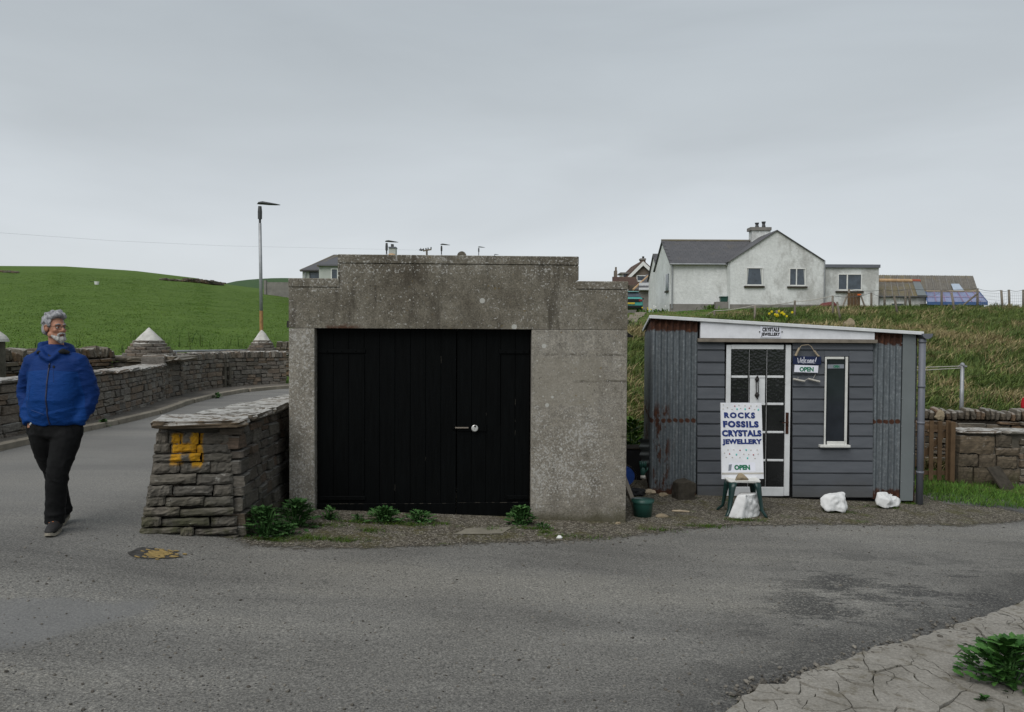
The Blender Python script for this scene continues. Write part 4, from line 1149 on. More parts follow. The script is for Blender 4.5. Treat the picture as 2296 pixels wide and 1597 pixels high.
# body behind the front
DEP = 5.2
gbox('side_wall', (.02, TH + .002, -.4), (.2, DEP, 1.98)); gbox('side_wall', (W - .2, TH + .002, -.4), (W - .02, DEP, 1.98)); gbox('rear_wall', (.21, DEP - .2, -.4), (W - .21, DEP, 1.98))
for s in (0, 1):
    x0, x1 = (-.10, W / 2) if s == 0 else (W + .10, W / 2)
    bm = BM(); prism(bm, [(x0, TH + .25, 1.985), (x1, TH + .25, 2.32), (x1, TH + .25, 2.37), (x0, TH + .25, 2.035)], (0, DEP - TH, 0)); obj('roof', bm, M['tile'], gar)
bm = BM(); tube(bm, [(gp(1036, 573)[0], .62, 2.2), (gp(1036, 573)[0], .62, zt - .02)], .05, 8)
kx = gp(1035, 570, .6)[0]
bm.free(); bm = BM(); tube(bm, [(kx, .62, 1.9), (kx, .62, zt + .045)], [.05, .05], 10)
rings = tube(bm, [(kx, .56, zt + .05), (kx, .70, zt + .05)], .052, 18)
obj('round_cope', bm, M['concrete'], gar)
bm = BM(); prism(bm, [(-.16, .6, 1.93), (0.02, .6, 1.99), (0.02, .6, 2.06), (-.16, .6, 2.0)], (0, 3, 0)); obj('eave', bm, M['darkiron'], gar)
bm = BM(); prism(bm, [(W + .19, .6, 1.845), (W - .02, .6, 1.83), (W - .02, .6, 2.0), (W + .03, .6, 1.96)], (0, 3, 0)); obj('eave', bm, M['darkiron'], gar)
# doors
DD = .105
def gd(x, y): return gp(x, y, DD)
zd0, zd1 = gd(950, 1168)[1], zl + .03
xm = gd(1023, 950)[0]; xa, xb = xl0 + .012, xr0 - .012
gbox('threshold', (xa - .01, DD - .05, -.35), (xb + .01, TH + .3, zd0 - .022), 'mortar')
for leaf, (x0, x1, nn) in enumerate(((xa, xm - .004, 9), (xm + .004, xb, 5))):
    bm = BM(); boxmm(bm, (x0 + .01, DD + .03, zd0 + .02), (x1 - .01, DD + .05, zd1)); D = obj('door', bm, M['black'], gar)
    w = (x1 - x0) / nn
    dz = (.0, .012)[leaf]
    for i in range(nn):
        bm = BM(); q = rng.uniform(0, .004)
        boxmm(bm, (x0 + i * w + .0012, DD - .0 + q, zd0 + dz), (x0 + (i + 1) * w - .0012, DD + .026, zd1), .002)
        obj('plank', bm, M['black'], D)
    zk = gd(900, 1128)[1] + (0 if leaf == 0 else .008)
    bm = BM(); boxmm(bm, (x0 + .002, DD - .024, zd0 + dz), (x1 - .002, DD - .002, zk), .003); obj('kick_board', bm, M['black'], D)
    bm = BM(); xx = x0 + .02
    while xx < x1 - .08:
        l = rng.uniform(.01, .10)
        if rng.random() < .62: box(bm, (xx + l / 2, DD - .0245, zk - .001 + rng.uniform(-.001, .001)), (l, .0015, rng.uniform(.001, .0025)))
        xx += l + rng.uniform(.005, .06)
    for _ in range(4):
        px_ = x0 + w * rng.randint(1, nn - 1) + .002; zz_ = rng.uniform(.3, 1.9) + zd0; box(bm, (px_, DD - .001, zz_), (.0014, .0015, rng.uniform(.02, .10)))
    obj('bare_wood_chips', bm, M['mortar'], D)
    hw = .50 if leaf == 0 else .33
    for z in (gd(760, 787)[1], gd(760, 1117)[1]):
        bm = BM()
        if leaf == 0: boxmm(bm, (x0 + .01, DD - .014, z - .022), (x0 + hw, DD - .001, z + .022), .003)
        else: boxmm(bm, (x1 - hw * (1 if z > 1 else .72), DD - .014, z - .022), (x1 - .01, DD - .001, z + .022), .003)
        for k in range(3):
            xx = (x0 + .1 + .15 * k) if leaf == 0 else (x1 - .06 - .1 * k)
            ball(bm, (xx, DD - .015, z), .007, 8, 5)
        obj('strap_hinge', bm, M['black'], D)
    # panel seam battens behind the straps
    bm = BM()
    if leaf == 0: boxmm(bm, (x0 + hw - .035, DD - .011, gd(760, 1100)[1]), (x0 + hw - .012, DD - .001, gd(760, 795)[1]))
    else: boxmm(bm, (x1 - hw, DD - .011, gd(760, 950)[1]), (x1 - hw + .012, DD - .001, gd(760, 795)[1]))
    obj('batten', bm, M['black'], D)
    if leaf == 1:
        z = gd(1060, 959)[1]; xh0, xh1 = gd(1014, 958)[0], gd(1090, 958)[0]
        bm = BM(); boxmm(bm, (xh0 + .06, DD - .012, z + .02), (xh1, DD - .002, z + .034)); boxmm(bm, (xh0 + .06, DD - .012, z - .035), (xh1, DD - .002, z + .02)); boxmm(bm, (xh0, DD - .016, z - .02), (xh0 + .04, DD - .002, z + .03), .003)
        boxmm(bm, (xh1 - .03, DD - .018, z - .01), (xh1 - .018, DD - .002, z + .03))
        obj('hasp', bm, M['black'], D)
        bm = BM(); cyl(bm, (xh0 + .03, DD - .026, z), (xh0 + .17, DD - .026, z), .0085); obj('bolt', bm, M['timber'], D)
        lx = gd(1064, 959)[0]
        bm = BM(); tube(bm, [(lx, DD - .055, z - .002), (lx, DD - .05, z - .002), (lx, DD - .03, z - .002)], [.028, .035, .035], 22)
        pd = thing('padlock', 'shiny round steel padlock on the black garage doors', 'padlock', GO + GEX * lx - GN * (DD - .05) + Vector((0, 0, z)), GA)
        bmesh.ops.translate(bm, verts=bm.verts, vec=(-lx, -(DD - .05), -z))
        obj('lock_body', bm, M['chrome'], pd, smooth=False)
        bm = BM(); ball(bm, (.004, -.004, .02), (.012, .008, .012), 10, 6); obj('shackle', bm, M['darkiron'], pd)
        bm = BM(); ball(bm, (.0, -.006, -.006), (.004, .003, .004), 8, 5); obj('keyhole', bm, M['darkiron'], pd)
# pale slab set in the gravel, blocks under the threshold
pts = [gs(1012, 1201), gs(1050, 1187), gs(1150, 1184), gs(1125, 1199)]
ss = sheet('doorstep_slab', [(p.x, p.y) for p in pts], .012, plain('doorstep_concrete', (.19, .175, .14), .95, .2, 8, .15, bump=.3, bscale=40), jag=.02, step=.05)
tag(ss, 'worn pale slab set into the gravel in front of the garage doors', 'slab')

# ================================================================== SHED SHOP
SY = 10.17
def sp(x, y, dy=0.0): return at(x, y, SY + dy)
sc = sp(1757, 1113); sc.z = S(sc.x)
shop = thing('shed', 'small grey boarded shop shed with corrugated iron ends and a sloping roof', 'shed', sc)
def sbox(name, x0, y0, x1, y1, d0, d1, mat, par=None, bevel=.003):
    """front rectangle given in photo pixels, d0..d1 depth behind the front plane"""
    p, q = sp(x0, y1, d0), sp(x1, y0, d0)
    bm = BM(); boxmm(bm, (p.x, SY + d0, p.z), (q.x, SY + d1, q.z), bevel)
    return obj(name, bm, M[mat], par or shop, True)
def corrugate(name, x0, x1, z0, ztop, y, mat, par, per=.0762, amp=.016, dirv=None, skew=0):
    """vertical corrugated sheet in the plane y (or along dirv)"""
    n = int((x1 - x0) / per * 8); bm = BM(); rows = []
    zs_ = list(np.linspace(0, 1, 9))
    for i in range(n + 1):
        s = x0 + (x1 - x0) * i / n
        zt_ = ztop(s) if callable(ztop) else ztop
        w = amp * cos(2 * pi * s / per)
        rows.append([bm.verts.new((s, y + w + .006 * mnoise.noise((s * 3, f * 3, 1)), z0 + (zt_ - z0) * f)) for f in zs_])
    for a, b in zip(rows, rows[1:]):
        for k in range(len(zs_) - 1): bm.faces.new((a[k], b[k], b[k + 1], a[k + 1]))
    if dirv:
        o, d, nn = dirv
        for v in bm.verts:
            s, w, z = v.co.x, v.co.y - y, v.co.z
            v.co = Vector((o.x + d.x * s + nn.x * w, o.y + d.y * s + nn.y * w, z))
    return obj(name, bm, mat, par, True, True)
roofz = lambda X: float(np.interp(X, [sp(1460, 710).x, sp(2056, 747).x], [sp(1460, 710).z, sp(2056, 747).z]))
XL, XE = sp(1460.5, 900).x, sp(2053, 900).x
zb = sp(1500, 1112).z
# body (dark inside shell)
bk = 2.3; skew = .30
bm = BM()
a = [Vector((XL + .03, SY + .05, zb - .15)), Vector((XE - .02, SY + .05, zb - .2)), Vector((XE + .05, SY + bk, zb - .2)), Vector((XL + skew + .05, SY + bk, zb - .15))]
tz = [roofz(XL) - .04, roofz(XE) - .04, roofz(XE) - .15, roofz(XL) - .17]
v0 = [bm.verts.new(p) for p in a]; v1 = [bm.verts.new((p.x, p.y, z)) for p, z in zip(a, tz)]
for i in range(4): bm.faces.new((v0[i], v0[(i + 1) % 4], v1[(i + 1) % 4], v1[i]))
bm.faces.new(v0[::-1]); bm.faces.new(v1); bmesh.ops.recalc_face_normals(bm, faces=bm.faces[:])
obj('shell', bm, M['rubber'], shop, True)
bm = BM()
rv = [Vector((XL - .03, SY - .06, roofz(XL - .03))), Vector((XE + .04, SY - .06, roofz(XE + .04))), Vector((XE + .12, SY + bk + .08, roofz(XE) - .13)), Vector((XL + skew - .02, SY + bk + .08, roofz(XL) - .155))]
prism(bm, rv, (0, 0, .018)); obj('roof', bm, M['galv'], shop, True)
# pale roof edge trim, front and left
def trim(name, p, q, w, h, mat):
    bm = BM(); d = (q - p); L = d.length; R = d.to_track_quat('X', 'Z').to_matrix()
    box(bm, (p + q) / 2, (L, w, h), R, .004); return obj(name, bm, M[mat], shop, True)
e0, e1 = Vector((XL - .035, SY - .07, roofz(XL - .035) - .004)), Vector((XE + .045, SY - .07, roofz(XE + .045) - .004))
trim('roof_trim', e0, e1, .022, .042, 'white'); trim('roof_trim', e0 + Vector((-.004, .012, 0)), Vector((XL + skew - .03, SY + bk + .08, roofz(XL) - .16)), .022, .042, 'white')
corrugate('corrugated_sheet', XL, sp(1562, 900).x, zb - .02, lambda s: roofz(s) - .02, SY - .012, M['corr'], shop)
corrugate('corrugated_sheet', sp(1955, 900).x, sp(2018, 900).x, sp(1990, 1118).z, lambda s: roofz(s) - .03, SY - .008, M['corr'], shop)
sd = Vector((skew, bk, 0)); Ls = sd.length; sd.normalize()
ztl = roofz(XL)
corrugate('corrugated_sheet', 0, Ls, zb - .05, lambda s: ztl - .03 - .155 * s / Ls, 0, M['corr'], shop, dirv=(Vector((XL - .002, SY, 0)), sd, Vector((sd.y, -sd.x, 0))))
# right end wall
corrugate('corrugated_sheet', 0, bk, zb - .15, lambda s: roofz(XE) - .03 - .12 * s / bk, 0, M['corr'], shop, dirv=(Vector((XE + .0, SY + .03, 0)), Vector((.03, 1, 0)).normalized(), Vector((1, 0, 0))))
sm = sbox('corner_sheet', 2017.5, 745, 2053.5, 1123, -.02, -.006, 'sheetmetal')
for i in range(6):
    for x in (2021, 2048):
        p = sp(x + rng.uniform(-1, 1), 770 + i * 62, -.022); bm = BM(); ball(bm, (p.x, p.y, p.z), (.006, .004, .006), 8, 5); obj('rivet', bm, M['galv'], sm, True)
# weatherboards
yb = [767.5 + k * 26.7 for k in range(14)]
yb = [767.5, 784.5] + [784.5 + 27.52 * k for k in range(1, 13)]
def board(x0, x1, y0, y1):
    p, q = sp(x0, y1), sp(x1, y0)
    bm = BM()
    zz0, zz1 = p.z + .003, q.z + .003
    h = zz1 - zz0
    prof = [(0, zz1), (-.008, zz1), (-.006, zz1 - min(.02, h * .25)), (-.022, zz1 - min(.026, h * .33)), (-.026, zz0 + .006), (-.022, zz0), (0, zz0)]
    prism(bm, [(p.x, SY + dy, z) for dy, z in prof], (q.x - p.x, 0, 0))
    return obj('weatherboard', bm, M['siding'], shop, True)
for y0, y1 in zip(yb, yb[1:]):
    board(1562, 1623, y0, y1)
    if y1 < 801 or y0 > 1002: board(1775, 1954.5, y0, y1)
    else:
        board(1775, 1846.5, y0, y1); board(1901.5, 1954.5, y0, y1)
        if y0 < 801: board(1846.6, 1901.4, y0, 800)
        if y1 > 1002: board(1846.6, 1901.4, 1002, y1)
# fascia board (tapering) and weathered ledge
pl_, pr_ = sp(1567.8, 758), sp(1956, 761.5)
bm = BM(); prism(bm, [(pl_.x, SY - .05, pl_.z), (pr_.x, SY - .05, pr_.z), (pr_.x, SY - .05, roofz(pr_.x) - .028), (pl_.x, SY - .05, roofz(pl_.x) - .028)], (0, .045, 0))
obj('fascia', bm, M['board'], shop, True)
l0, l1 = sp(1561.5, 763), sp(1961, 766)
trim('ledge', Vector((l0.x, SY - .05, l0.z)), Vector((l1.x, SY - .05, l1.z)), .06, .045, 'timber')
# door
dr = sbox('door', 1625.5, 775, 1773, 1112, -.012, .03, 'white')
dr.data.materials.clear(); dr.data.materials.append(M['glass'])
def dbox(name, x0, y0, x1, y1, d0=-.034, d1=-.0125, mat='white', bevel=.003): return sbox(name, x0, y0, x1, y1, d0, d1, mat, dr, bevel)
# shift of the door's verticals (it leans a little)
dbox('stile', 1624.5, 773.5, 1639, 1112); dbox('stile', 1757, 773.5, 1773.5, 1112); dbox('rail', 1639.3, 773.5, 1756.7, 783); dbox('rail', 1639.3, 1092.5, 1756.7, 1112)
cols = [(1639, 1676), (1680, 1715.5), (1719.5, 1756.5)]; rows = [(783, 842.5), (847.5, 903.5), (909.5, 968), (972, 1030), (1034.5, 1092.5)]
for xa_, xb_ in ((1676, 1680), (1715.5, 1719.5)): dbox('glazing_bar', xa_, 783.2, xb_, 1092.3, -.030)
for ya, yb_ in ((842.5, 847.5), (903.5, 908.5), (967, 971.5), (1030, 1034.5)):
    for (xa_, xb_) in cols: dbox('glazing_bar', xa_ + .3, ya, xb_ - .3, yb_, -.030)
for i, (xa_, xb_) in enumerate(cols):
    for j, (ya, yb_) in enumerate(rows):
        if (i, j) == (1, 1): dbox('letter_panel', xa_ + .4, ya + .3, xb_ - .4, yb_ - .3, -.024)
        else: dbox('pane', xa_ + .5, ya + .5, xb_ - .5, yb_ - .5, -.018, -.0126, 'glass', 0)
bm = BM()
c = sp(1697.5, 851, -.05); e = sp(1697.5, 886, -.05)
for dx in (-.013, .013): tube(bm, [(c.x + dx, c.y + .012, c.z - .03), (e.x + dx, e.y + .0, e.z + .03)], .006, 8)
for p, r in ((c, .028), (e, .03)):
    for k in range(6):
        a = k * pi / 3; ball(bm, (p.x + cos(a) * r * .55, p.y + .014, p.z + sin(a) * r * .7), (r * .5, .012, r * .5), 8, 6)
    ball(bm, (p.x, p.y + .006, p.z), (r * .7, .018, r * .8), 10, 6)
ball(bm, (e.x, e.y, e.z - .036), (.010, .012, .02), 8, 6); ball(bm, (c.x, c.y, c.z + .034), (.012, .012, .014), 8, 6)
obj('knocker', bm, M['darkiron'], dr, True)
bm = BM(); p = sp(1764, 949, -.04); box(bm, (p.x, p.y, p.z), (.038, .008, .27), None, .003); ball(bm, (p.x, p.y - .01, p.z - .01), (.012, .02, .012), 10, 6); box(bm, (p.x - .03, p.y - .03, p.z + .01), (.08, .008, .012)); box(bm, (p.x, p.y - .005, p.z + .085), (.02, .006, .03))
obj('lock_plate', bm, M['rust'], dr, True)
# window
wi = sbox('window', 1846.8, 800.5, 1901.2, 998, -.034, -.004, 'cream'); wi.data.materials.clear(); wi.data.materials.append(M['winglass'])
bm = wi.data
def wbox(name, x0, y0, x1, y1, d0, d1, mat='cream'): return sbox(name, x0, y0, x1, y1, d0, d1, mat, wi)
wbox('frame', 1846.8, 800.5, 1853.5, 998, -.05, -.0345); wbox('frame', 1892.5, 800.5, 1901.2, 998, -.05, -.0345); wbox('frame', 1853.7, 800.5, 1892.3, 805.5, -.05, -.0345); wbox('frame', 1853.7, 990, 1892.3, 998, -.05, -.0345)
wbox('pane', 1853.6, 805.6, 1892.4, 989.9, -.040, -.0346, 'winglass')
wbox('sill', 1838.5, 998.4, 1906.5, 1003.6, -.085, -.004)
# rusty strips under the right corrugated panel
sbox('flashing', 1956.5, 745, 2017, 756, -.006, .0, 'rust'); sbox('flashing', 1956.5, 1104, 2017, 1119, -.004, .02, 'rust')
# gutter end and downpipe
p = sp(2069.5, 752); bm = BM(); R_ = .066
pts_ = [(p.x + cos(pi + pi * k / 14) * R_, SY - .11, p.z + .02 + sin(pi + pi * k / 14) * R_) for k in range(15)]
prism(bm, pts_, (0, bk + .1, 0)); obj('gutter', bm, M['pipe'], shop, True)
a, b = sp(2067.5, 760, -.03), sp(2060.5, 1130, -.03)
bm = BM(); cyl(bm, a, b, .041, n=14); dp = obj('downpipe', bm, M['pipe'], shop, True, True)
for f in (.01, .28, .50, .80):
    q = a.lerp(b, f); bm = BM(); cyl(bm, q, q + Vector((0, 0, -.03)), .046, n=14); obj('collar', bm, M['pipe'], dp, True, True)

# ------------------------------------------------ lettering
def text_mesh(txt, x0, x1, z0, z1, bold=0.0, y=0.0, space=1.0):
    cu = bpy.data.curves.new('t', 'FONT'); cu.body = txt; cu.offset = bold; cu.space_character = space; cu.resolution_u = 3
    o = link(bpy.data.objects.new('t', cu))
    dg = bpy.context.evaluated_depsgraph_get()
    me = bpy.data.meshes.new_from_object(o.evaluated_get(dg))
    bpy.data.objects.remove(o)
    a = np.empty(len(me.vertices) * 3); me.vertices.foreach_get('co', a); a = a.reshape(-1, 3)
    lo, hi = a.min(0), a.max(0)
    b = np.empty_like(a)
    b[:, 0] = x0 + (a[:, 0] - lo[0]) / (hi[0] - lo[0]) * (x1 - x0)
    b[:, 2] = z0 + (a[:, 1] - lo[1]) / (hi[1] - lo[1]) * (z1 - z0)
    b[:, 1] = y
    me.vertices.foreach_set('co', b.ravel()); me.update()
    me.materials.clear()
    return me
# CRYSTALS / JEWELLERY plate on the fascia
def plate(name, x0, y0, x1, y1, Y, t, mat, par):
    p, q = at(x0, y1, Y), at(x1, y0, Y)
    bm = BM(); boxmm(bm, (p.x, Y, p.z), (q.x, Y + t, q.z), .001)
    return obj(name, bm, M[mat], par, True)
Yf = SY - .058
c = at(1727.5, 746, Yf)
s1 = thing('sign', 'small white plate reading CRYSTALS JEWELLERY on the white fascia', 'sign', c)
plate('plate', 1704, 732.5, 1750, 757, Yf, .006, 'paper', s1)
for txt, x0, x1, y0, y1 in (('CRYSTALS', 1708.5, 1747, 734.5, 744), ('JEWELLERY', 1706, 1748.5, 746, 755.5)):
    p, q = at(x0, y1, Yf - .001), at(x1, y0, Yf - .001)
    obj('lettering', text_mesh(txt, p.x, q.x, p.z, q.z, .07, Yf - .001, 1.15), M['inkblack'], s1, True)
for x in (1702.5, 1753):
    p = at(x, 744, Yf); bm = BM(); ball(bm, p, (.008, .008, .008), 8, 5); obj('screw', bm, M['darkiron'], s1, True)
# Welcome board
Yw = SY - .062
c = at(1809, 808, Yw)
s2 = thing('welcome_sign', 'navy board lettered Welcome! hanging on a rope beside the shop door', 'sign', c)
p, q = at(1778, 817.5, Yw), at(1841, 799.5, Yw)
bm = BM(); box(bm, ((p.x + q.x) / 2, Yw + .009, (p.z + q.z) / 2), (q.x - p.x, .018, q.z - p.z), Euler((0, radians(.8), 0)).to_matrix(), .003); obj('board', bm, M['navy'], s2, True)
STROKES = [[(0, 1.05), (.10, .0), (.20, .8), (.30, .0), (.42, 1.05)], [(.50, .35), (.70, .45), (.68, .68), (.58, .72), (.50, .45), (.54, .08), (.72, .04)], [(.82, 1.25), (.82, -.05)],
           [(1.12, .62), (1.02, .68), (.94, .4), (.98, .05), (1.14, .05)], [(1.32, .66), (1.23, .4), (1.30, .02), (1.42, .1), (1.44, .5), (1.33, .68)],
           [(1.55, .0), (1.56, .66)], [(1.56, .5), (1.64, .66), (1.69, .5), (1.69, .0)], [(1.69, .5), (1.77, .66), (1.82, .5), (1.83, .0)],
           [(1.93, .32), (2.10, .42), (2.08, .66), (1.98, .68), (1.92, .4), (1.98, .02), (2.14, .02)], [(2.40, 1.15), (2.27, .28)], [(2.235, .04), (2.23, .0)]]
x0, x1 = at(1787.5, 808, Yw).x, at(1830, 808, Yw).x; zb_ = at(1800, 814.5, Yw).z; zh = (at(1800, 802, Yw).z - zb_) / 1.1
bm = BM()
for st in STROKES:
    tube(bm, [(x0 + u / 2.42 * (x1 - x0), Yw - .001, zb_ + v * zh) for u, v in st], .0042, 6)
obj('lettering', bm, M['paper'], s2, True)
a, b, t1, t2 = at(1782, 799, Yw), at(1837, 799, Yw), at(1796, 775, Yw), at(1812, 773, Yw)
bm = BM(); tube(bm, [a, at(1790, 784, Yw), t1, t2, at(1818, 777, Yw), at(1826, 790, Yw), b], .005, 6); obj('rope', bm, M['drift'], s2, True)
for (xa_, ya, xb_, yb_, r) in ((1783, 798, 1791.5, 780.5, .015), (1825, 787, 1834, 799, .013)):
    bm = BM(); cyl(bm, at(xa_, ya, Yw - .012), at(xb_, yb_, Yw - .012), r, r * .9, 9); obj('driftwood_peg', bm, M['drift'], s2, True)
# OPEN paper under it
s3 = thing('paper_sign', 'white paper sign with green OPEN taped below the Welcome board', 'sign', at(1808, 828, Yw))
def tilted(par, name, pts, Y, t, mat):
    bm = BM(); prism(bm, [at(x, y, Y) for x, y in pts], (0, t, 0)); return obj(name, bm, M[mat], par, True)
tilted(s3, 'sheet', [(1781, 818.3), (1834.5, 820), (1833, 836), (1780, 834.3)], Yw - .002, .002, 'paper')
p, q = at(1791.5, 833.4, Yw), at(1823.5, 823, Yw)
obj('lettering', text_mesh('OPEN', p.x, q.x, p.z, q.z, .05, Yw - .0035), M['inkgreen'], s3, True)
# driftwood sticks
for i, (xa_, ya, xb_, yb_, lb) in enumerate(((1778, 850, 1803, 855, 'left piece of grey driftwood strung below the OPEN sheet'), (1811.5, 849.5, 1837, 856, 'right piece of grey driftwood strung below the OPEN sheet'))):
    T = thing('driftwood', lb, 'driftwood', at((xa_ + xb_) / 2, ya, Yw), 0, 'driftwood strung by the shop door')
    bm = BM(); tube(bm, [at(xa_, ya, Yw), at((xa_ + xb_) / 2, (ya + yb_) / 2 + .4, Yw - .004), at(xb_, yb_, Yw)], [.017, .019, .018], 9, ry=[.012, .013, .013]); obj('stick', bm, M['string'], T, True)
    bm = BM(); tube(bm, [at(xa_ + 10, ya + 1, Yw), at(xa_ + 11 + i * 5, 845 - i * 5, Yw)], .0025, 5); tube(bm, [at(xa_ if i else xb_, ya if i else yb_, Yw), at(1807, 851, Yw)], .003, 5); obj('string', bm, M['string'], T, True)
# notice inside the window
Yn = SY - .0415
s4 = thing('paper_sign', 'pale OPEN strip stuck across the top of the narrow shop window', 'sign', at(1873, 822, Yn))
mg = plain('faded_paper', (.20, .22, .25), .5, .1, 6, .4, bump=0)
M['fadedpaper'] = mg
tilted(s4, 'sheet', [(1855, 817.5), (1891.5, 817), (1891.3, 826), (1855, 826.5)], Yn, .001, 'fadedpaper')
p, q = at(1867.5, 825.5, Yn), at(1881.5, 819, Yn)
obj('lettering', text_mesh('OPEN', p.x, q.x, p.z, q.z, .05, Yn - .0012), M['inkgreen'], s4, True)

# ------------------------------------------------ painted board on the green stool
Yb = 9.20
sb = thing('sign_board', 'tall white painted board listing ROCKS FOSSILS CRYSTALS JEWELLERY, standing on the green stool', 'sign', at(1664, 1074, Yb))
LEAN = .10
def bp(x, y, off=0.0):
    """point on the slightly leaning board face"""
    p = at(x, y, Yb)
    for _ in range(3):
        p = at(x, y, Yb + (p.z - at(1664, 1074, Yb).z) * LEAN - off)
    return p
def bpoly(name, pts, t, mat, off=0.0):
    bm = BM(); prism(bm, [bp(x, y, off) for x, y in pts], (0, t, 0)); return obj(name, bm, M[mat], sb, True)
bpoly('panel', [(1615, 903.5), (1706.8, 903.5), (1711.7, 1073.7), (1617.5, 1074.3)], .022, 'board')
def btext(txt, quad, mat, bold, space=1.0):
    """lettering fitted to the quad (tl, tr, br, bl) on the board"""
    me = text_mesh(txt, 0, 1, 0, 1, bold, 0, space)
    tl, tr, br, bl = quad
    for v in me.vertices:
        u, w = v.co.x, v.co.z
        w += .03 * mnoise.noise((u * 6, w, len(txt)))
        a = (bl[0] + (br[0] - bl[0]) * u, bl[1] + (br[1] - bl[1]) * u); b = (tl[0] + (tr[0] - tl[0]) * u, tl[1] + (tr[1] - tl[1]) * u)
        v.co = bp(a[0] + (b[0] - a[0]) * w, a[1] + (b[1] - a[1]) * w, .0035)
    me.update()
    return obj('lettering', me, M[mat], sb, True)
btext('ROCKS', ((1622.5, 924.5), (1692, 925), (1692.5, 938.5), (1623, 937.5)), 'inkblue', .06, 1.3)
btext('FOSSILS', ((1620, 943.5), (1700, 944.5), (1701, 959), (1621, 958.5)), 'inkblue', .065, 1.18)
btext('CRYSTALS', ((1617.5, 964), (1706, 964.5), (1707.5, 979), (1618.5, 979)), 'inkblue', .065, 1.1)
btext('JEWELLERY', ((1618.3, 984.5), (1707.5, 984.5), (1708.8, 999), (1619.3, 999)), 'inkblue', .065, 1.08)
bpoly('notice', [(1633, 1038), (1692.5, 1037), (1693.5, 1056.5), (1634, 1058.5)], .001, 'paper', .0012)
btext('OPEN', ((1645.5, 1042.5), (1680.5, 1042.3), (1681.5, 1054), (1646, 1054)), 'inkgreen', .06)
for (x, y, w) in ((1636.5, 1048, 5),):
    bpoly('tape', [(x - 3, y - 6), (x + 4, y - 7), (x + 2, y + 7), (x - 4, y + 8)], .0008, 'fadedpaper', .0025)
bpoly('tape', [(1617.5, 1060), (1711.3, 1059.5), (1711.4, 1062), (1617.5, 1062.5)], .001, 'string', .002)
bpoly('tape', [(1617.5, 1063), (1711.4, 1061.5), (1711.4, 1063), (1617.5, 1064.3)], .001, 'string', .0035)
GEMS = dict(r=plain('red_gem', (.30, .012, .018), .2, .1, 9, .6, bump=0), t=plain('turquoise_gem', (.12, .50, .46), .25, .2, 30, .6, bump=0), c=plain('clear_gem', (.52, .50, .45), .15, .2, 30, .7, bump=0))
for (zx, zy, k) in ((787, 720, 'r'), (889, 735, 'r'), (803, 741, 't'), (860, 742, 't'), (952, 746, 't'), (828, 735, 'c'), (735, 730, 'c'), (705, 738, 'c'), (767, 741, 'c'), (816, 713, 'c'), (900, 718, 'c'), (858, 716, 'c'), (925, 742, 'c'), (706, 709, 'c'), (940, 718, 'c'),
                    (824, 1030, 'r'), (751, 1056, 'r'), (918, 1062, 'r'), (867, 1028, 't'), (799, 1060, 't'), (877, 1085, 't'), (739, 1026, 'c'), (780, 1026, 'c'), (900, 1028, 'c'), (944, 1026, 'c'), (715, 1048, 'c'), (850, 1056, 'c'), (884, 1058, 'c'), (727, 1078, 'c'), (770, 1080, 'c'), (823, 1080, 'c'), (928, 1086, 'c'), (950, 1055, 'c')):
    x, y = 1395.2 + .3196 * zx, 680.6 + .3196 * zy
    p = bp(x, y, .002); bm = BM(); ball(bm, p, (.0085, .006, .0085) if k != 't' else (.010, .006, .013), 6, 4); obj('gem', bm, GEMS[k], sb, True)

# stool
st0 = gs(1664, 1157); st0.y = 9.13
sx0 = at(1664, 1077, 9.13)
stool = thing('stool', 'dark green plastic stool with splayed legs and a peeling white seat', 'stool', (sx0.x, 9.13, S(sx0.x)))
zt_ = at(1664, 1079, 9.0).z - S(sx0.x)
bm = BM()
n = 28; ring = []
for z, s in ((zt_ - .022, .96), (zt_ - .004, 1.0), (zt_ + .004, .98)):
    ring.append([bm.verts.new((math.copysign(abs(cos(2 * pi * k / n)) ** .5, cos(2 * pi * k / n)) * .187 * s, math.copysign(abs(sin(2 * pi * k / n)) ** .5, sin(2 * pi * k / n)) * .15 * s, z + .008 * sin(k * 2 * pi / n * 3))) for k in range(n)])
for a, b in zip(ring, ring[1:]):
    for k in range(n): bm.faces.new((a[k], a[(k + 1) % n], b[(k + 1) % n], b[k]))
bm.faces.new(ring[-1]); bm.faces.new(ring[0][::-1])
obj('seat', bm, M['cream'], stool, smooth=False)
for sx in (-1, 1):
    for sy in (-1, 1):
        bm = BM()
        fx_ = .215 + (.02 if sy > 0 else 0)
        tube(bm, [(sx * .135, sy * .10, zt_ - .02), (sx * .150, sy * .115, zt_ - .08), (sx * .165, sy * .128, zt_ - .20), (sx * .185, sy * .14, zt_ - .33), (sx * (fx_ - .005), sy * .16, .03), (sx * (fx_ + .02), sy * .17, -.01)],
             [.055, .044, .030, .024, .020, .018], 10, ry=[.03, .027, .022, .018, .015, .013])
        obj('leg', bm, M['greenlegs'], stool, smooth=True)
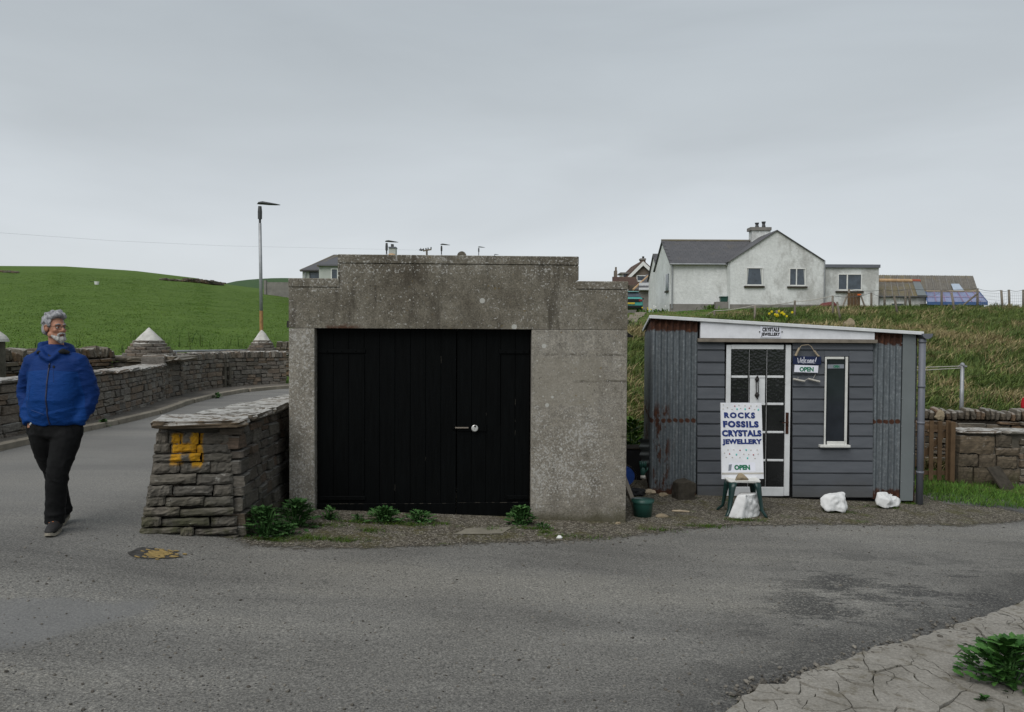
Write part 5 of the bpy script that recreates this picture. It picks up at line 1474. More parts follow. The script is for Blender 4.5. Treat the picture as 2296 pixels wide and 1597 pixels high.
def boulder(name, label, cat, c, s, mat, seed, rough=.12, cuts=3, group=None, rot=0, fn=None, flat=.9):
    bm = BM(); bmesh.ops.create_icosphere(bm, subdivisions=4, radius=1.0)
    off = Vector((seed * 7.3, seed * 3.1, 0)); r = random.Random(seed)
    planes = [(Vector((r.uniform(-1, 1), r.uniform(-1, 1), r.uniform(-.3, 1))).normalized(), r.uniform(.55, .8)) for _ in range(6)] + [(Vector((0, 0, -1)), .5)]
    for v in bm.verts:
        p = v.co.copy()
        for n, d in planes:
            k = p.dot(n) - d
            if k > 0: p -= n * k * flat
        p += v.co * (rough * mnoise.noise(p * 1.7 + off) + rough * .35 * mnoise.noise(p * 5 + off) + rough * .15 * mnoise.noise(p * 12 + off))
        v.co = p
    if fn:
        for v in bm.verts: v.co = fn(v.co)
    zmin = min(v.co.z for v in bm.verts)
    for v in bm.verts: v.co = Vector((v.co.x * s[0], v.co.y * s[1], (v.co.z - zmin) * s[2]))
    o = obj(name, bm, mat, smooth=False)
    o.location = c; o.rotation_euler = (0, 0, rot)
    return tag(o, label, cat, group)
p = at(1665, 1077.5, 8.98); boulder('cobble', 'smooth buff stone weighing down the foot of the sign board', 'stone', (p.x, 9.03, S(sx0.x) + zt_ + .002), (.082, .05, .055), M['pebble'], 3, .05)
# white painted rocks: split blocks, flat faces and one rough broken side
def rock_block(name, label, pts, Y, rough_x, seed):
    """pts: (pixel x, pixel y, extra distance) corners of a split block"""
    P = [at(x, y, Y + dy) for x, y, dy in pts]
    base = min(p.z for p in P); c = sum(P, Vector()) / len(P)
    bm = BM()
    for p in P: bm.verts.new(p)
    r = bmesh.ops.convex_hull(bm, input=bm.verts[:])
    bmesh.ops.delete(bm, geom=[v for v in bm.verts if not v.link_faces], context='VERTS')
    bmesh.ops.bevel(bm, geom=bm.edges[:], offset=.007, segments=1, affect='EDGES')
    for _ in range(4):
        es = [e for e in bm.edges if e.calc_length() > .022]
        if not es: break
        bmesh.ops.subdivide_edges(bm, edges=es, cuts=1); bmesh.ops.triangulate(bm, faces=bm.faces[:])
    bm.normal_update()
    off = Vector((seed * 3.3, seed, 0)); rx = at(rough_x, 1140, Y).x
    for v in bm.verts:
        k = 1.7 if (v.normal.x > .15 and v.co.x > rx) else (1.0 if v.normal.z < -.2 or seed == 2 else .3)
        v.co += v.normal * k * (.018 * mnoise.noise(v.co * 8 + off) + .010 * mnoise.noise(v.co * 17 + off) + .004 * mnoise.noise(v.co * 34 + off))
    org = Vector((c.x, c.y, base))
    bmesh.ops.translate(bm, verts=bm.verts, vec=-org)
    o = obj(name, bm, M['whiterock'], smooth=True); o.data.set_sharp_from_angle(angle=radians(42)); o.location = org
    return tag(o, label, 'rock', 'white painted rocks along the gravel')
rock_block('painted_rock', 'tall slanted white painted rock in front of the green stool', [(1632, 1160, .06), (1660, 1169, 0), (1690, 1165, .10), (1699, 1157, .22), (1700, 1120, .20), (1696, 1108, .16), (1673, 1110, .02), (1652, 1111, .08), (1657, 1105, .24), (1692, 1104.5, .28), (1640, 1150, .30), (1695, 1150, .34)], 8.86, 1673, 1)
rock_block('painted_rock', 'middle white painted rock with a notched top, below the narrow window', [(1837, 1133, .08), (1852, 1145, 0), (1890, 1149, .02), (1899, 1138, .10), (1896, 1118, .08), (1892, 1105, .16), (1882, 1103, .2), (1866, 1112, .04), (1848, 1108, .12), (1839, 1116, .10), (1845, 1140, .3), (1893, 1140, .3)], 9.33, 1870, 2)
rock_block('painted_rock', 'low white painted rock at the foot of the right corrugated panel', [(1961, 1122, .06), (1964, 1134, .02), (1985, 1139, 0), (2006, 1138, .06), (2018, 1128, .16), (2016, 1118, .16), (1998, 1108, .16), (1984, 1102, .14), (1966, 1103, .10), (1970, 1115, .02), (1992, 1121, 0), (1968, 1130, .26), (2012, 1130, .26)], 9.72, 1990, 3)
# dark quarried block
p0 = at(1536, 1122, 9.86)
ds = thing('stone_block', 'dark cut stone block leaning by the left corrugated panel', 'stone block', (p0.x, 9.9, S(p0.x)), .25)
bm = BM()
prism(bm, [(-.13, -.09, -.02), (.10, -.09, -.02), (.125, -.09, .20), (.02, -.09, .245), (-.125, -.09, .215)], (0, .19, 0))
bmesh.ops.bevel(bm, geom=bm.edges[:], offset=.012, segments=1, affect='EDGES')
bmesh.ops.subdivide_edges(bm, edges=bm.edges[:], cuts=3, use_grid_fill=True)
for v in bm.verts: v.co += .014 * Vector((mnoise.noise(v.co * 14), mnoise.noise(v.co * 14 + Vector((5, 0, 0))), mnoise.noise(v.co * 14 + Vector((0, 7, 0)))))
obj('block', bm, M['darkstone'], ds)
# green flower pot with a post standing behind it
pc = gs(1440, 1158)
pot = thing('flower_pot', 'empty green plastic flower pot by the right corner of the garage', 'flower pot', (pc.x, pc.y, S(pc.x)))
k = pc.y / FPX
bm = BM(); tube(bm, [(0, 0, 0), (0, 0, 33 * k)], [19.5 * k, 23 * k], 24, cap=False)
bm.faces.new([v for v in bm.verts if abs(v.co.z) < 1e-5]); tube(bm, [(0, 0, 33 * k), (0, 0, 33 * k - .005), (0, 0, .03)], [22 * k, 22 * k, 18.5 * k], 24, cap=False)
obj('body', bm, M['green'], pot, smooth=True)
bm = BM(); tube(bm, [(0, 0, 32.5 * k), (0, 0, 39 * k), (0, 0, 39.5 * k), (0, 0, 32 * k)], [25 * k, 26.2 * k, 23.5 * k, 22.5 * k], 24, cap=False); obj('rim', bm, M['green'], pot, smooth=True)
bm = BM(); tube(bm, [(0, 0, 20 * k), (0, 0, 25 * k)], [20.0 * k, 21.0 * k], 24); obj('soil', bm, M['gap'], pot)
a, b = at(1394, 1060, 9.5), at(1428, 1130, 9.0); b.z = S(b.x)
bm = BM(); R = (b - a).to_track_quat('X', 'Z').to_matrix(); box(bm, (a + b) / 2 - Vector((.0, 0, 0)), ((b - a).length, .05, .05), R, .004)
o = obj('timber_post', bm, M['timber']); tag(o, 'weathered square timber leaning behind the green flower pot', 'post')
p = gs(1483, 1160); boulder('loose_stone', 'flat orange-brown stone on the gravel beside the flower pot', 'stone', (p.x, p.y, S(p.x)), (.075, .05, .025), M['pebble'], 8, .08)
a, b = gs(1506, 1149), gs(1545, 1151); bm = BM(); tube(bm, [a + Vector((0, 0, .018)), (a + b) / 2 + Vector((0, 0, .022)), b + Vector((0, 0, .018))], [.010, .013, .009], 7); tag(obj('stick', bm, M['drift']), 'pale bleached stick lying on the gravel', 'stick')
# junk in the gap between the garage and shed
p = at(1440, 1010, 11.3)
bm = BM()
T = thing('corrugated_offcut', 'bent corrugated offcut hooked to the shed corner above the junk', 'metal sheet', (at(1449, 1010, 10.55)))
n = 40; rows = []
for i in range(n + 1):
    y = 984 + (1050 - 984) * i / n
    a, b = at(1433 + 4 * (i / n), y, 10.6), at(1456, y, 10.35)
    w = .014 * cos(i / n * 2 * pi * 3.6)
    rows.append((bm.verts.new(a + Vector((-w, -w, 0))), bm.verts.new(b + Vector((-w, -w, 0)))))
for a, b in zip(rows, rows[1:]): bm.faces.new((a[0], a[1], b[1], b[0]))
obj('sheet', bm, M['sheetmetal'], T, True, True)
p = at(1414, 1060, 11.2); T = thing('bin', 'dark box-like bin in the gap between garage and shed', 'bin', (p.x, 11.25, S(p.x)))
bm = BM(); boxmm(bm, (-.16, -.15, 0), (.14, .2, .42), .01); obj('body', bm, M['rubber'], T); bm = BM(); boxmm(bm, (-.17, -.16, .425), (.15, .21, .45), .008); obj('lid', bm, M['gap'], T)
p = at(1400, 1090, 10.4); T = thing('cable_drum', 'blue round drum half hidden behind the garage corner', 'drum', (p.x, 10.4, S(p.x)))
bm = BM(); tube(bm, [(0, -.06, .18), (0, .06, .18)], .12, 20); obj('drum', bm, M['bluecloth'], T)
for s in (-.07, .07):
    bm = BM(); tube(bm, [(0, s - .006, .18), (0, s + .006, .18)], [.145, .145], 24, cap=False); obj('rim', bm, M['drift'], T)
p = at(1441, 1050, 10.15); T = thing('glove', 'dirty green work glove hanging at the shed corner', 'glove', p)
bm = BM(); ball(bm, (0, 0, -.04), (.035, .02, .06), 12, 8)
for k in range(4): tube(bm, [(-.03 + .02 * k, 0, .0), (-.034 + .022 * k, -.01, .05), (-.04 + .026 * k, -.004, .09)], [.011, .011, .008], 7)
tube(bm, [(.03, 0, -.05), (.055, 0, -.02), (.06, 0, .01)], [.012, .011, .008], 7)
obj('shell', bm, M['green'], T, smooth=True)
bm = BM(); tube(bm, [(0, 0, -.09), (.0, 0, -.13)], [.03, .036], 12, ry=[.018, .022]); obj('cuff', bm, M['string'], T, smooth=True)
p = gs(1450, 1112)
for i, (px, py, s, mt, lb) in enumerate(((1424, 1112, (.12, .1, .07), 'rubber', 'crumpled black bag on the ground between garage and shed'), (1452, 1108, (.10, .08, .04), 'drift', 'broken buff slate chunk at the rusty shed corner'), (1487, 1113, (.06, .05, .03), 'pebble', 'small sandy stone below the left corrugated panel'))):
    p = gs(px, py); boulder('bag' if i == 0 else 'loose_stone', lb, 'bag' if i == 0 else 'stone', (p.x, p.y, S(p.x)), s, M[mt], 20 + i, .25)
# ================================================================== RIGHT-HAND WALLS, GATE, POLE
zc0 = at(2180, 945, 13.0).z
bpath = Path([(at(2030, 945, 13.2).x, 13.2), (at(2200, 945, 13.0).x, 13.0), (at(2295, 945, 12.8).x + 2.6, 12.6)])
bz = lambda q: S(bpath.at(q)[0].x) - .06
bt = lambda q: zc0
bw = thing('dry_stone_wall', 'dry stone wall with a row of upright rounded cope stones, behind the picket gate', 'wall', (bpath.p[1].x, 13, -.6))
qv = bpath.len - 1.6
wall_core(bw, bpath, lambda q: bz(q), bt, .5, .09, mat=M['gap'])
place_stones(bw, wall_recs(bpath, bz, bt, .22, (.045, .10), (.14, .38), jit=.03), M['dry'], 260)
cr = []; q = .30
while q < bpath.len:
    l = rng.uniform(.06, .11); m = q + l / 2; t = bpath.tan(m); n = Vector((t.y, -t.x, 0)); h = rng.uniform(.15, .215)
    cr.append((bpath.at(m)[0] - n * .2 + Vector((0, 0, zc0 + h / 2)), Euler((rng.uniform(-.06, .06), rng.uniform(-.2, .2), atan2(t.y, t.x))).to_matrix(), (l - .001, .40, h)))
    q += l
rc = []
for i in range(6):
    bm = BM(); r = random.Random(i + 60)
    bmesh.ops.create_uvsphere(bm, u_segments=8, v_segments=6, radius=.5)
    for v in bm.verts:
        c = v.co
        v.co = Vector([math.copysign(abs(2 * w) ** .65, w) * .5 + r.uniform(-.03, .03) for w in c])
    me = bpy.data.meshes.new('cope'); bm.to_mesh(me); bm.free(); me.materials.append(M['dry']); rc.append(me)
place_stones(bw, cr, M['dry'], 120, 'cope_stone', rc)
zf0 = at(2230, 972, 11.9).z
fpath2 = Path([(at(2150, 1080, 11.9).x, 11.9), (at(2235, 1080, 11.85).x, 11.85), (at(2295, 1080, 11.8).x + 2.5, 11.7)])
fz = lambda q: S(fpath2.at(q)[0].x) - .03
fw = thing('stone_wall', 'squat mortared stone wall stub with a pale slab top, right of the picket gate', 'wall', (fpath2.p[0].x, 11.9, -.6))
wall_core(fw, fpath2, fz, flat(zf0), .42, .05)
big = []
# the large rough blocks of the stub's end
for (x0, y0, x1, y1) in ((2150, 978, 2228, 1017), (2148, 1019, 2192, 1045), (2194, 1019, 2231, 1050), (2147, 1047, 2180, 1086), (2182, 1049, 2232, 1087), (2232, 977, 2268, 1002), (2232, 1005, 2285, 1021), (2234, 1024, 2280, 1050), (2233, 1053, 2290, 1085)):
    a, b = at(x0, y1, 11.88), at(x1, y0, 11.88)
    big.append(((a + b) / 2 + Vector((0, .09, 0)), Euler((rng.uniform(-.03, .03), rng.uniform(-.03, .03), rng.uniform(-.04, .04))).to_matrix(), (b.x - a.x, .24, b.z - a.z)))
M['stub'] = m_stone('stub_stone', [(.095, .075, .052), (.13, .106, .076), (.088, .074, .056), (.145, .112, .076)], .5, .3, .6, 12, -.6, -.2)
rough2 = [rough_stone(100 + i) for i in range(5)]
for m_ in rough2: m_.materials.clear(); m_.materials.append(M['stub'])
place_stones(fw, big, M['stub'], 20, 'stone', rough2)
q_s = Path(fpath2.p and [(p.x, p.y) for p in fpath2.p]).d[1]
place_stones(fw, wall_recs(fpath2, fz, flat(zf0), .2, (.08, .15), (.16, .36), q0=fpath2.d[1] + .32), M['dry'], 100)
cr = []; q = -.02
while q < fpath2.len:
    l = rng.uniform(.45, .8); m = q + l / 2; t = fpath2.tan(m); n = Vector((t.y, -t.x, 0))
    cr.append((fpath2.at(m)[0] - n * .19 + Vector((0, 0, zf0 + .02)), Euler((0, rng.uniform(-.01, .01), atan2(t.y, t.x))).to_matrix(), (l, .46, .045))); q += l
place_stones(fw, cr, M['cope'], 20, 'cope_slab', slabs)
a, b = at(2225, 1047, 11.66), at(2262, 1088, 11.45); b.z = S(b.x)
bm = BM(); R = (b - a).to_track_quat('X', 'Z').to_matrix(); box(bm, (a + b) / 2, ((b - a).length, .30, .035), R, .008)
tag(obj('flagstone', bm, M['darkstone']), 'thin flat slab propped against the stone wall stub', 'slab')
# picket gate
GYY = 11.95
gt = thing('picket_gate', 'brown stained picket gate between the shed and the stone wall', 'gate', (at(2105, 1070, GYY).x, GYY, -.55))
for (x0, x1, y0, y1) in ((2040, 2051, 944, 1077), (2061, 2072.5, 944, 1077), (2080, 2092, 943.5, 1077), (2099, 2111, 944.5, 1077), (2117, 2129, 943, 1077)):
    a, b = at(x0, y1, GYY), at(x1, y0, GYY)
    bm = BM(); boxmm(bm, (a.x, GYY - .022, a.z), (b.x, GYY, b.z), .003); obj('picket', bm, M['gatewood'], gt, True)
for y0, y1 in ((954, 963), (1056, 1065)):
    a, b = at(2038, y1, GYY), at(2129, y0, GYY); bm = BM(); boxmm(bm, (a.x, GYY + .002, a.z), (b.x, GYY + .03, b.z), .003); obj('rail', bm, M['gatewood'], gt, True)
a, b = at(2045, 1050, GYY), at(2126, 968, GYY)
bm = BM(); R = (b - a).to_track_quat('X', 'Z').to_matrix(); box(bm, (a + b) / 2 + Vector((0, .05, 0)), ((b - a).length, .028, .07), R); obj('brace', bm, M['gatewood'], gt, True)
a, b = at(2129.5, 1086, GYY - .1), at(2142.5, 946.5, GYY - .1)
bm = BM(); boxmm(bm, (a.x, GYY - .1, a.z - .1), (b.x, GYY - .03, b.z), .004)
tag(obj('gate_post', bm, M['gatewood']), 'thick square brown post at the right of the picket gate', 'post')
p = at(2091, 945, GYY + .6)
bo = boulder('driftwood_log', 'tan lump of driftwood lying on the wall top above the gate', 'driftwood', (at(2098, 940, 13).x, GYY + 1.0, zc0 + .0), (.10, .06, .10), M['pebble'], 31, .22, fn=lambda c: Vector((c.x + .4 * max(0, -c.x), c.y, c.z * (1 + .6 * c.x))))
# washing-line pole
p = at(2155, 920, 16.6)
T = thing('clothes_pole', 'grey metal clothes pole on the grass bank behind the wall', 'pole', (p.x, 16.6, terrain(p.x, 16.6)))
top = at(2157, 820, 16.6)
bm = BM(); cyl(bm, (p.x, 16.6, terrain(p.x, 16.6) - .1), top, .042, .036, 12); obj('pole', bm, M['galv'], T, True, True)
bm = BM(); cyl(bm, top + Vector((-.09, 0, -.02)), top + Vector((.09, 0, -.02)), .02, n=8); cyl(bm, top + Vector((0, -.08, .0)), top + Vector((0, .08, .0)), .02, n=8); ball(bm, top + Vector((0, 0, .02)), .045, 10, 6); obj('line_hook', bm, M['galv'], T, True)
for k, (x, y) in enumerate(((1990, 823), (1990, 829))):
    bm = BM(); e = at(x, y, 16.0); m = (top + e) / 2 - Vector((0, 0, .02)); tube(bm, [top + Vector((0, 0, -.01 - .04 * k)), m - Vector((0, 0, .03 * k)), e], .008, 5); obj('line', bm, M['string'], T, True)
# red thing at the right edge
p = at(2300, 905, 15.2)
T = thing('tarpaulin', 'glossy red cover glimpsed at the right edge above the wall', 'cover', (p.x + .2, 15.2, -.4))
bm = BM(); Q = [at(2288, 917, 15.2), at(2287.5, 903, 15.2), at(2292, 890, 15.2)]
q2 = Q + [Q[2] + Vector((.9, 0, .12)), Q[0] + Vector((1.0, 0, 0))]
prism(bm, q2, (.75, .9, 0)); bmesh.ops.bevel(bm, geom=bm.edges[:], offset=.02, segments=2, affect='EDGES'); obj('cover', bm, M['red'], T, True)
bm = BM(); boxmm(bm, (Q[0].x + .08, 15.2, -.5), (Q[0].x + .95, 15.3, Q[0].z - .002)); obj('base', bm, M['plastic_white'], T, True)

# ================================================================== FENCE ALONG THE CREST
def gr_t(x, y):
    Y = 14.0
    while Y < 60 and bankz(at(x, y, Y).x, Y) < at(x, y, Y).z: Y += .1
    return at(x, y, Y)
fence = thing('wire_fence', 'old wire fence with leaning grey posts along the crest of the grass bank', 'fence', (at(1900, 690, 44).x, 44, 2.9))
PO = [(1601, 697, 1601, 716), (1692, 685, 1691.5, 720), (1740, 696, 1744, 725), (1781.5, 674, 1781, 712), (1866, 663.5, 1867, 709), (1876, 677, 1886, 721), (1902.7, 649, 1902.5, 686), (1952.8, 656.5, 1953, 693), (1982.5, 650, 1982.5, 684), (2004, 664, 2014, 708), (2029.5, 652, 2029.5, 690), (2037, 648, 2040, 684), (2110, 651, 2111, 691), (2132.5, 656, 2141, 700), (2190.7, 647, 2191, 685), (2244, 651, 2248, 693), (2261, 650, 2262.5, 687), (2293.5, 650, 2293.5, 689)]
tops = []
for x0, y0, x1, y1 in PO:
    Y = 16.0
    while Y < 50:
        b = at(x1, y1, Y)
        if bankz(b.x, Y) > b.z + .02: break
        Y += .1
    t = at(x0, y0, Y)
    b = b - Vector((0, 0, .2))
    bm = BM(); tube(bm, [b, t], [2.6 * Y / FPX, 2.4 * Y / FPX], 9); obj('post', bm, M['timber'], fence, True, True)
    tops.append((x0, y0, Y, t))
bm = BM(); a, b = at(2190, 659, 44), at(2155, 688, 44); cyl(bm, a, b, .05, n=8); obj('brace', bm, M['timber'], fence, True)
def wire(name, P, r, sag, mat):
    bm = BM(); pts = []
    for a, b in zip(P, P[1:]):
        for i in range(5):
            f = i / 5; pts.append(a.lerp(b, f) - Vector((0, 0, sag * 4 * f * (1 - f))))
    pts.append(P[-1]); tube(bm, pts, r, 5); return obj(name, bm, M[mat], fence, True)
wire('rope', [at(1500, 722, 40), at(1560, 716, 41), tops[0][3], tops[1][3], tops[3][3] + Vector((0, 0, -.05)), tops[4][3]], .018, .05, 'string')
idx = [4, 6, 8, 11, 14]
wire('wire', [tops[i][3] for i in (4, 7, 9)] + [at(2080, 664, 42), tops[12][3], tops[14][3]], .011, .14, 'lamp')
wire('wire', [tops[i][3] for i in (6, 8, 11, 14, 15, 16, 17)] + [at(2340, 655, 44)], .012, .10, 'lamp')
for k in range(5):
    dz = -.18 * (k + 1)
    wire('wire', [tops[i][3] + Vector((0, 0, dz)) for i in (14, 15, 16, 17)] + [at(2340, 655, 44) + Vector((0, 0, dz))], .006, .02, 'galv')
for k in range(22):
    x = 2196 + k * 4.6; a = at(x, 657, 44); bm = BM(); cyl(bm, a, a + Vector((0, 0, -.85)), .0045, n=4); obj('wire', bm, M['galv'], fence, True)
P = [gr_t(*q) for q in ((1436, 702), (1428, 707), (1419, 715), (1409, 727), (1398, 742))]
bm = BM(); prev = None
for i in range(25):
    f = i / 24 * (len(P) - 1); k = min(int(f), len(P) - 2); p = P[k].lerp(P[k + 1], f - k); w = .28 + .06 * mnoise.noise((i * .7, 0, 0))
    ring = [bm.verts.new((p.x + s * w, p.y, bankz(p.x + s * w, p.y) + .05)) for s in (-1, 0, 1)]
    if prev: bm.faces.new((prev[0], prev[1], ring[1], ring[0])); bm.faces.new((prev[1], prev[2], ring[2], ring[1]))
    prev = ring
struct(obj('path', bm, plain('trodden_earth', (.19, .165, .13), .95, .25, 4, .1)), label='trodden earth path from the parked car down the grass slope')
# board across the gap with two props
T = thing('wooden_hatch', 'small weathered wooden barrier with an orange tag in front of the flat-roofed wing', 'barrier', (at(1915, 690, 47).x, 47, 3.2))
for k in range(4):
    a, b = at(1900 + k * 7.2, 690, 47), at(1906.6 + k * 7.2, 657 + (k % 2), 47); bm = BM(); boxmm(bm, (a.x, 47, a.z - .3), (b.x, 47.06, b.z)); obj('plank', bm, M['gatewood'], T, True)
for x0, x1 in ((1899, 1887), (1929, 1940)):
    a, b = at(x0, 662, 46.8), at(x1, 684, 46.4); bm = BM(); cyl(bm, a, b - Vector((0, 0, .2)), .05, n=7); obj('prop', bm, M['timber'], T, True)
a = at(1926, 661, 46.9); bm = BM(); box(bm, a, (.22, .03, .09)); obj('tag', bm, plain('orange_tag', (.6, .12, .02), .6, bump=0), T, True)
p = at(1853, 684, 50); boulder('upturned_hull', 'dark red upturned tub by the corner of the white gable', 'tub', (p.x, 50, terrain(p.x, 50) - .1), (.62, .5, .42), plain('dark_red_paint', (.12, .025, .022), .6), 44, .05)
# boulder on the bank, daffodils
p = at(1733, 728, 34)
p = at(1904, 851, 20)

# ================================================================== HOUSES
def hb(par, name, x0, y0, x1, y1, Y, d, mat, ext=0.0):
    a, b = at(x0, y1, Y), at(x1, y0, Y); bm = BM(); boxmm(bm, (a.x, Y, a.z - ext), (b.x, Y + d, b.z)); return obj(name, bm, M[mat], par, True)
def window(par, x0, y0, x1, y1, Y, bars=(), sill=True, curtain=False, mat='plastic_white', fr=2.2):
    f = hb(par, 'window', x0, y0, x1, y1, Y - .015, .012, 'houseglass')
    for (a, b, c, d) in ((x0, y0, x0 + fr, y1), (x1 - fr, y0, x1, y1), (x0 + fr, y0, x1 - fr, y0 + fr * .8), (x0 + fr, y1 - fr * 1.3, x1 - fr, y1)) + tuple((q, y0 + fr * .8, q + fr * 1.2, y1 - fr * 1.3) for q in bars):
        o = hb(f, 'frame', a, b, c, d, Y - .07, .052, mat)
    if sill: hb(f, 'sill', x0 - 3.5, y1 + .4, x1 + 3.5, y1 + 4, Y - .14, .16, 'darkstone')
    if curtain:
        for (a, b, c) in curtain:
            p = [at(a, y0 + fr, Y - .018), at(b, y0 + fr, Y - .018), at(c, y1 - fr, Y - .018), at(a, y1 - fr, Y - .018)]
            bm = BM(); prism(bm, p, (0, .002, 0)); obj('curtain', bm, M['curtain'], f, True)
    return f
YH = 56.0
base = at(1742, 690, YH)
hs = thing('white_house', 'white harled house with a slate roof and two chimney pots on the bank', 'house', (base.x, YH, base.z))
# gable block
P = [at(1637, 692, YH), at(1637, 585, YH), at(1742, 518, YH), at(1848, 584, YH), at(1848, 692, YH)]
P[0].z -= .8; P[4].z -= .8
bm = BM(); prism(bm, P, (0, 8.5, 0)); obj('wall', bm, M['harl'], hs, True)
hb(hs, 'plinth', 1636, 683.5, 1849, 700, YH - .05, .06, 'greyharl', .6)
ap_, el, er = at(1742, 515.5, YH - .12), at(1633.5, 586.5, YH - .12), at(1850.5, 585, YH - .12)
SL = stone_proto(300, .04, .01); SL.materials.append(M['slate'])
def slate_roof(par, e0, e1, r0, r1, nu, nv, th=.03, limit=300, clip=None):
    """slab from the eave line e0-e1 to the ridge line r0-r1, covered in slates"""
    nrm_ = (e1 - e0).cross(r0 - e0).normalized()
    if nrm_.z < 0: nrm_ = -nrm_
    bm = BM(); prism(bm, [e0, e1, r1, r0], -nrm_ * .055); rf = obj('roof', bm, M['slate'], par, True)
    if not nu: return rf
    recs = []
    ux = (e1 - e0); up_ = (r0 - e0)
    R = Matrix((ux.normalized(), up_.normalized(), nrm_)).transposed()
    for j in range(nv):
        for i in range(nu + (j % 2)):
            f = (i + .5 - .5 * (j % 2)) / nu
            if f < .02 or f > .985: continue
            c = e0 + ux * f + up_ * ((j + .5) / nv)
            if clip and clip(c): continue
            c = c + nrm_ * (.018 + rng.uniform(0, .004))
            recs.append((c, R @ Euler((radians(2.2), 0, 0)).to_matrix(), (ux.length / nu * .975, up_.length / nv * 1.12, .022)))
    place_stones(rf, recs, M['slate'], limit, 'slate', [SL])
    return rf
for s, e in ((0, el), (1, er)):
    bk_ = Vector((0, 8.7, 0))
    slate_roof(hs, e, e + bk_, ap_, ap_ + bk_, 0, 0)
window(hs, 1672, 600, 1710.5, 641, YH, curtain=((1674.3, 1678, 1674.8), (1708, 1703.5, 1707)))
window(hs, 1769, 601.5, 1806.5, 642, YH, bars=(1784,), curtain=((1804, 1801, 1803),))
a, b = at(1848.5, 585, YH - .1), at(1847, 680, YH - .1); bm = BM(); cyl(bm, a, b, .045, n=8); obj('downpipe', bm, M['galv'], hs, True)
# wing
YW1 = 57.0; YR = 60.2
hb(hs, 'wall', 1504, 590, 1637, 682, YW1, .3, 'harl', .6)
hb(hs, 'plinth', 1503, 682.3, 1637, 694, YW1 - .06, .35, 'greyharl', .6)
eL = at(1504, 592, YW1); rL = at(1497.5, 541, YR); xg = eL.x
bm = BM(); prism(bm, [Vector((xg, YW1 + .3, eL.z)), Vector((xg, YR, rL.z - .1)), Vector((xg, YR + 3.2, eL.z)), Vector((xg, YR + 3.2, 2.9)), Vector((xg, YW1 + .3, 2.9))], (.3, 0, 0)); obj('gable', bm, M['harl'], hs, True)
e0 = Vector((xg - .12, YW1 - .22, eL.z - .02)); r0 = Vector((xg - .12, YR, rL.z)); Lw = at(1742, 600, YR).x - xg - .6
slate_roof(hs, e0, e0 + Vector((Lw, 0, 0)), r0, r0 + Vector((Lw, 0, 0)), 22, 13, clip=lambda c: c.x > at(1700, 600, 58).x)
slate_roof(hs, Vector((xg - .12, YR + 3.4, eL.z - .02)), Vector((xg - .12 + Lw, YR + 3.4, eL.z - .02)), r0, r0 + Vector((Lw, 0, 0)), 0, 0)
bm = BM(); cyl(bm, r0 + Vector((0, 0, .05)), r0 + Vector((Lw, 0, .05)), .09, n=8); obj('ridge', bm, M['tile'], hs, True)
bm = BM(); cyl(bm, e0 + Vector((0, -.06, -.02)), Vector((at(1637, 600, YW1).x - .05, YW1 - .28, e0.z - .02)), .06, n=8); obj('gutter', bm, M['galv'], hs, True)
a, b = at(1507, 593, YW1 - .1), at(1506, 692, YW1 - .1); bm = BM(); cyl(bm, a, b, .05, n=8); obj('downpipe', bm, M['galv'], hs, True)
hb(hs, 'porch', 1605, 605, 1636.6, 681.5, YW1 - .06, .06, 'harl'); hs_p = hb(hs, 'step', 1604, 677, 1638, 694, YW1 - .5, .49, 'greyharl', .4)
# side window on the wing's gable end
bm = BM(); boxmm(bm, (xg - .05, YW1 + .8, 4.9), (xg + .02, YW1 + 1.7, 6.1)); sw = obj('window', bm, M['houseglass'], hs, True)
bm = BM(); boxmm(bm, (xg - .12, YW1 + .7, 4.78), (xg + .0, YW1 + 1.8, 4.89)); obj('sill', bm, M['darkstone'], sw, True)
# second wing, further left and behind
YW2, YR2 = 63.5, 66.0
e = at(1478, 621, YW2); r = at(1471, 573, YR2); x1 = at(1500, 600, YW2).x
hb(hs, 'wall', 1479, 620, 1496, 690, YW2, .3, 'harl', 1)
bm = BM(); xx = e.x; prism(bm, [Vector((xx, YW2 + .3, e.z)), Vector((xx, YR2, r.z)), Vector((xx, YR2 + 2.5, e.z)), Vector((xx, YR2 + 2.5, 2.9)), Vector((xx, YW2 + .3, 2.9))], (.3, 0, 0)); obj('gable', bm, M['harl'], hs, True)
slate_roof(hs, Vector((xx - .12, YW2 - .2, e.z)), Vector((xx + 3, YW2 - .2, e.z)), Vector((xx - .12, YR2, r.z + .1)), Vector((xx + 3, YR2, r.z + .1)), 10, 11, limit=110)
slate_roof(hs, Vector((xx - .12, YR2 + 2.7, e.z)), Vector((xx + 3, YR2 + 2.7, e.z)), Vector((xx - .12, YR2, r.z + .1)), Vector((xx + 3, YR2, r.z + .1)), 0, 0)
a, b = at(1481, 622, YW2 - .1), at(1480, 688, YW2 - .1); bm = BM(); cyl(bm, a, b, .05, n=8); obj('downpipe', bm, M['plastic_white'], hs, True)
# chimney with two pots
ch = hb(hs, 'chimney', 1685, 516, 1727, 556, YR - .4, .8, 'harl', 1.2)
hb(ch, 'coping', 1682.5, 509.5, 1729.5, 516.5, YR - .5, 1.0, 'greyharl')
for x in (1696.5, 1711.5):
    a, b = at(x, 509.5, YR), at(x, 497.5 if x > 1700 else 500, YR); bm = BM(); tube(bm, [a, a.lerp(b, .5), b], [.15, .11, .165], 12); obj('chimney_pot', bm, M['lamp'], ch, True)
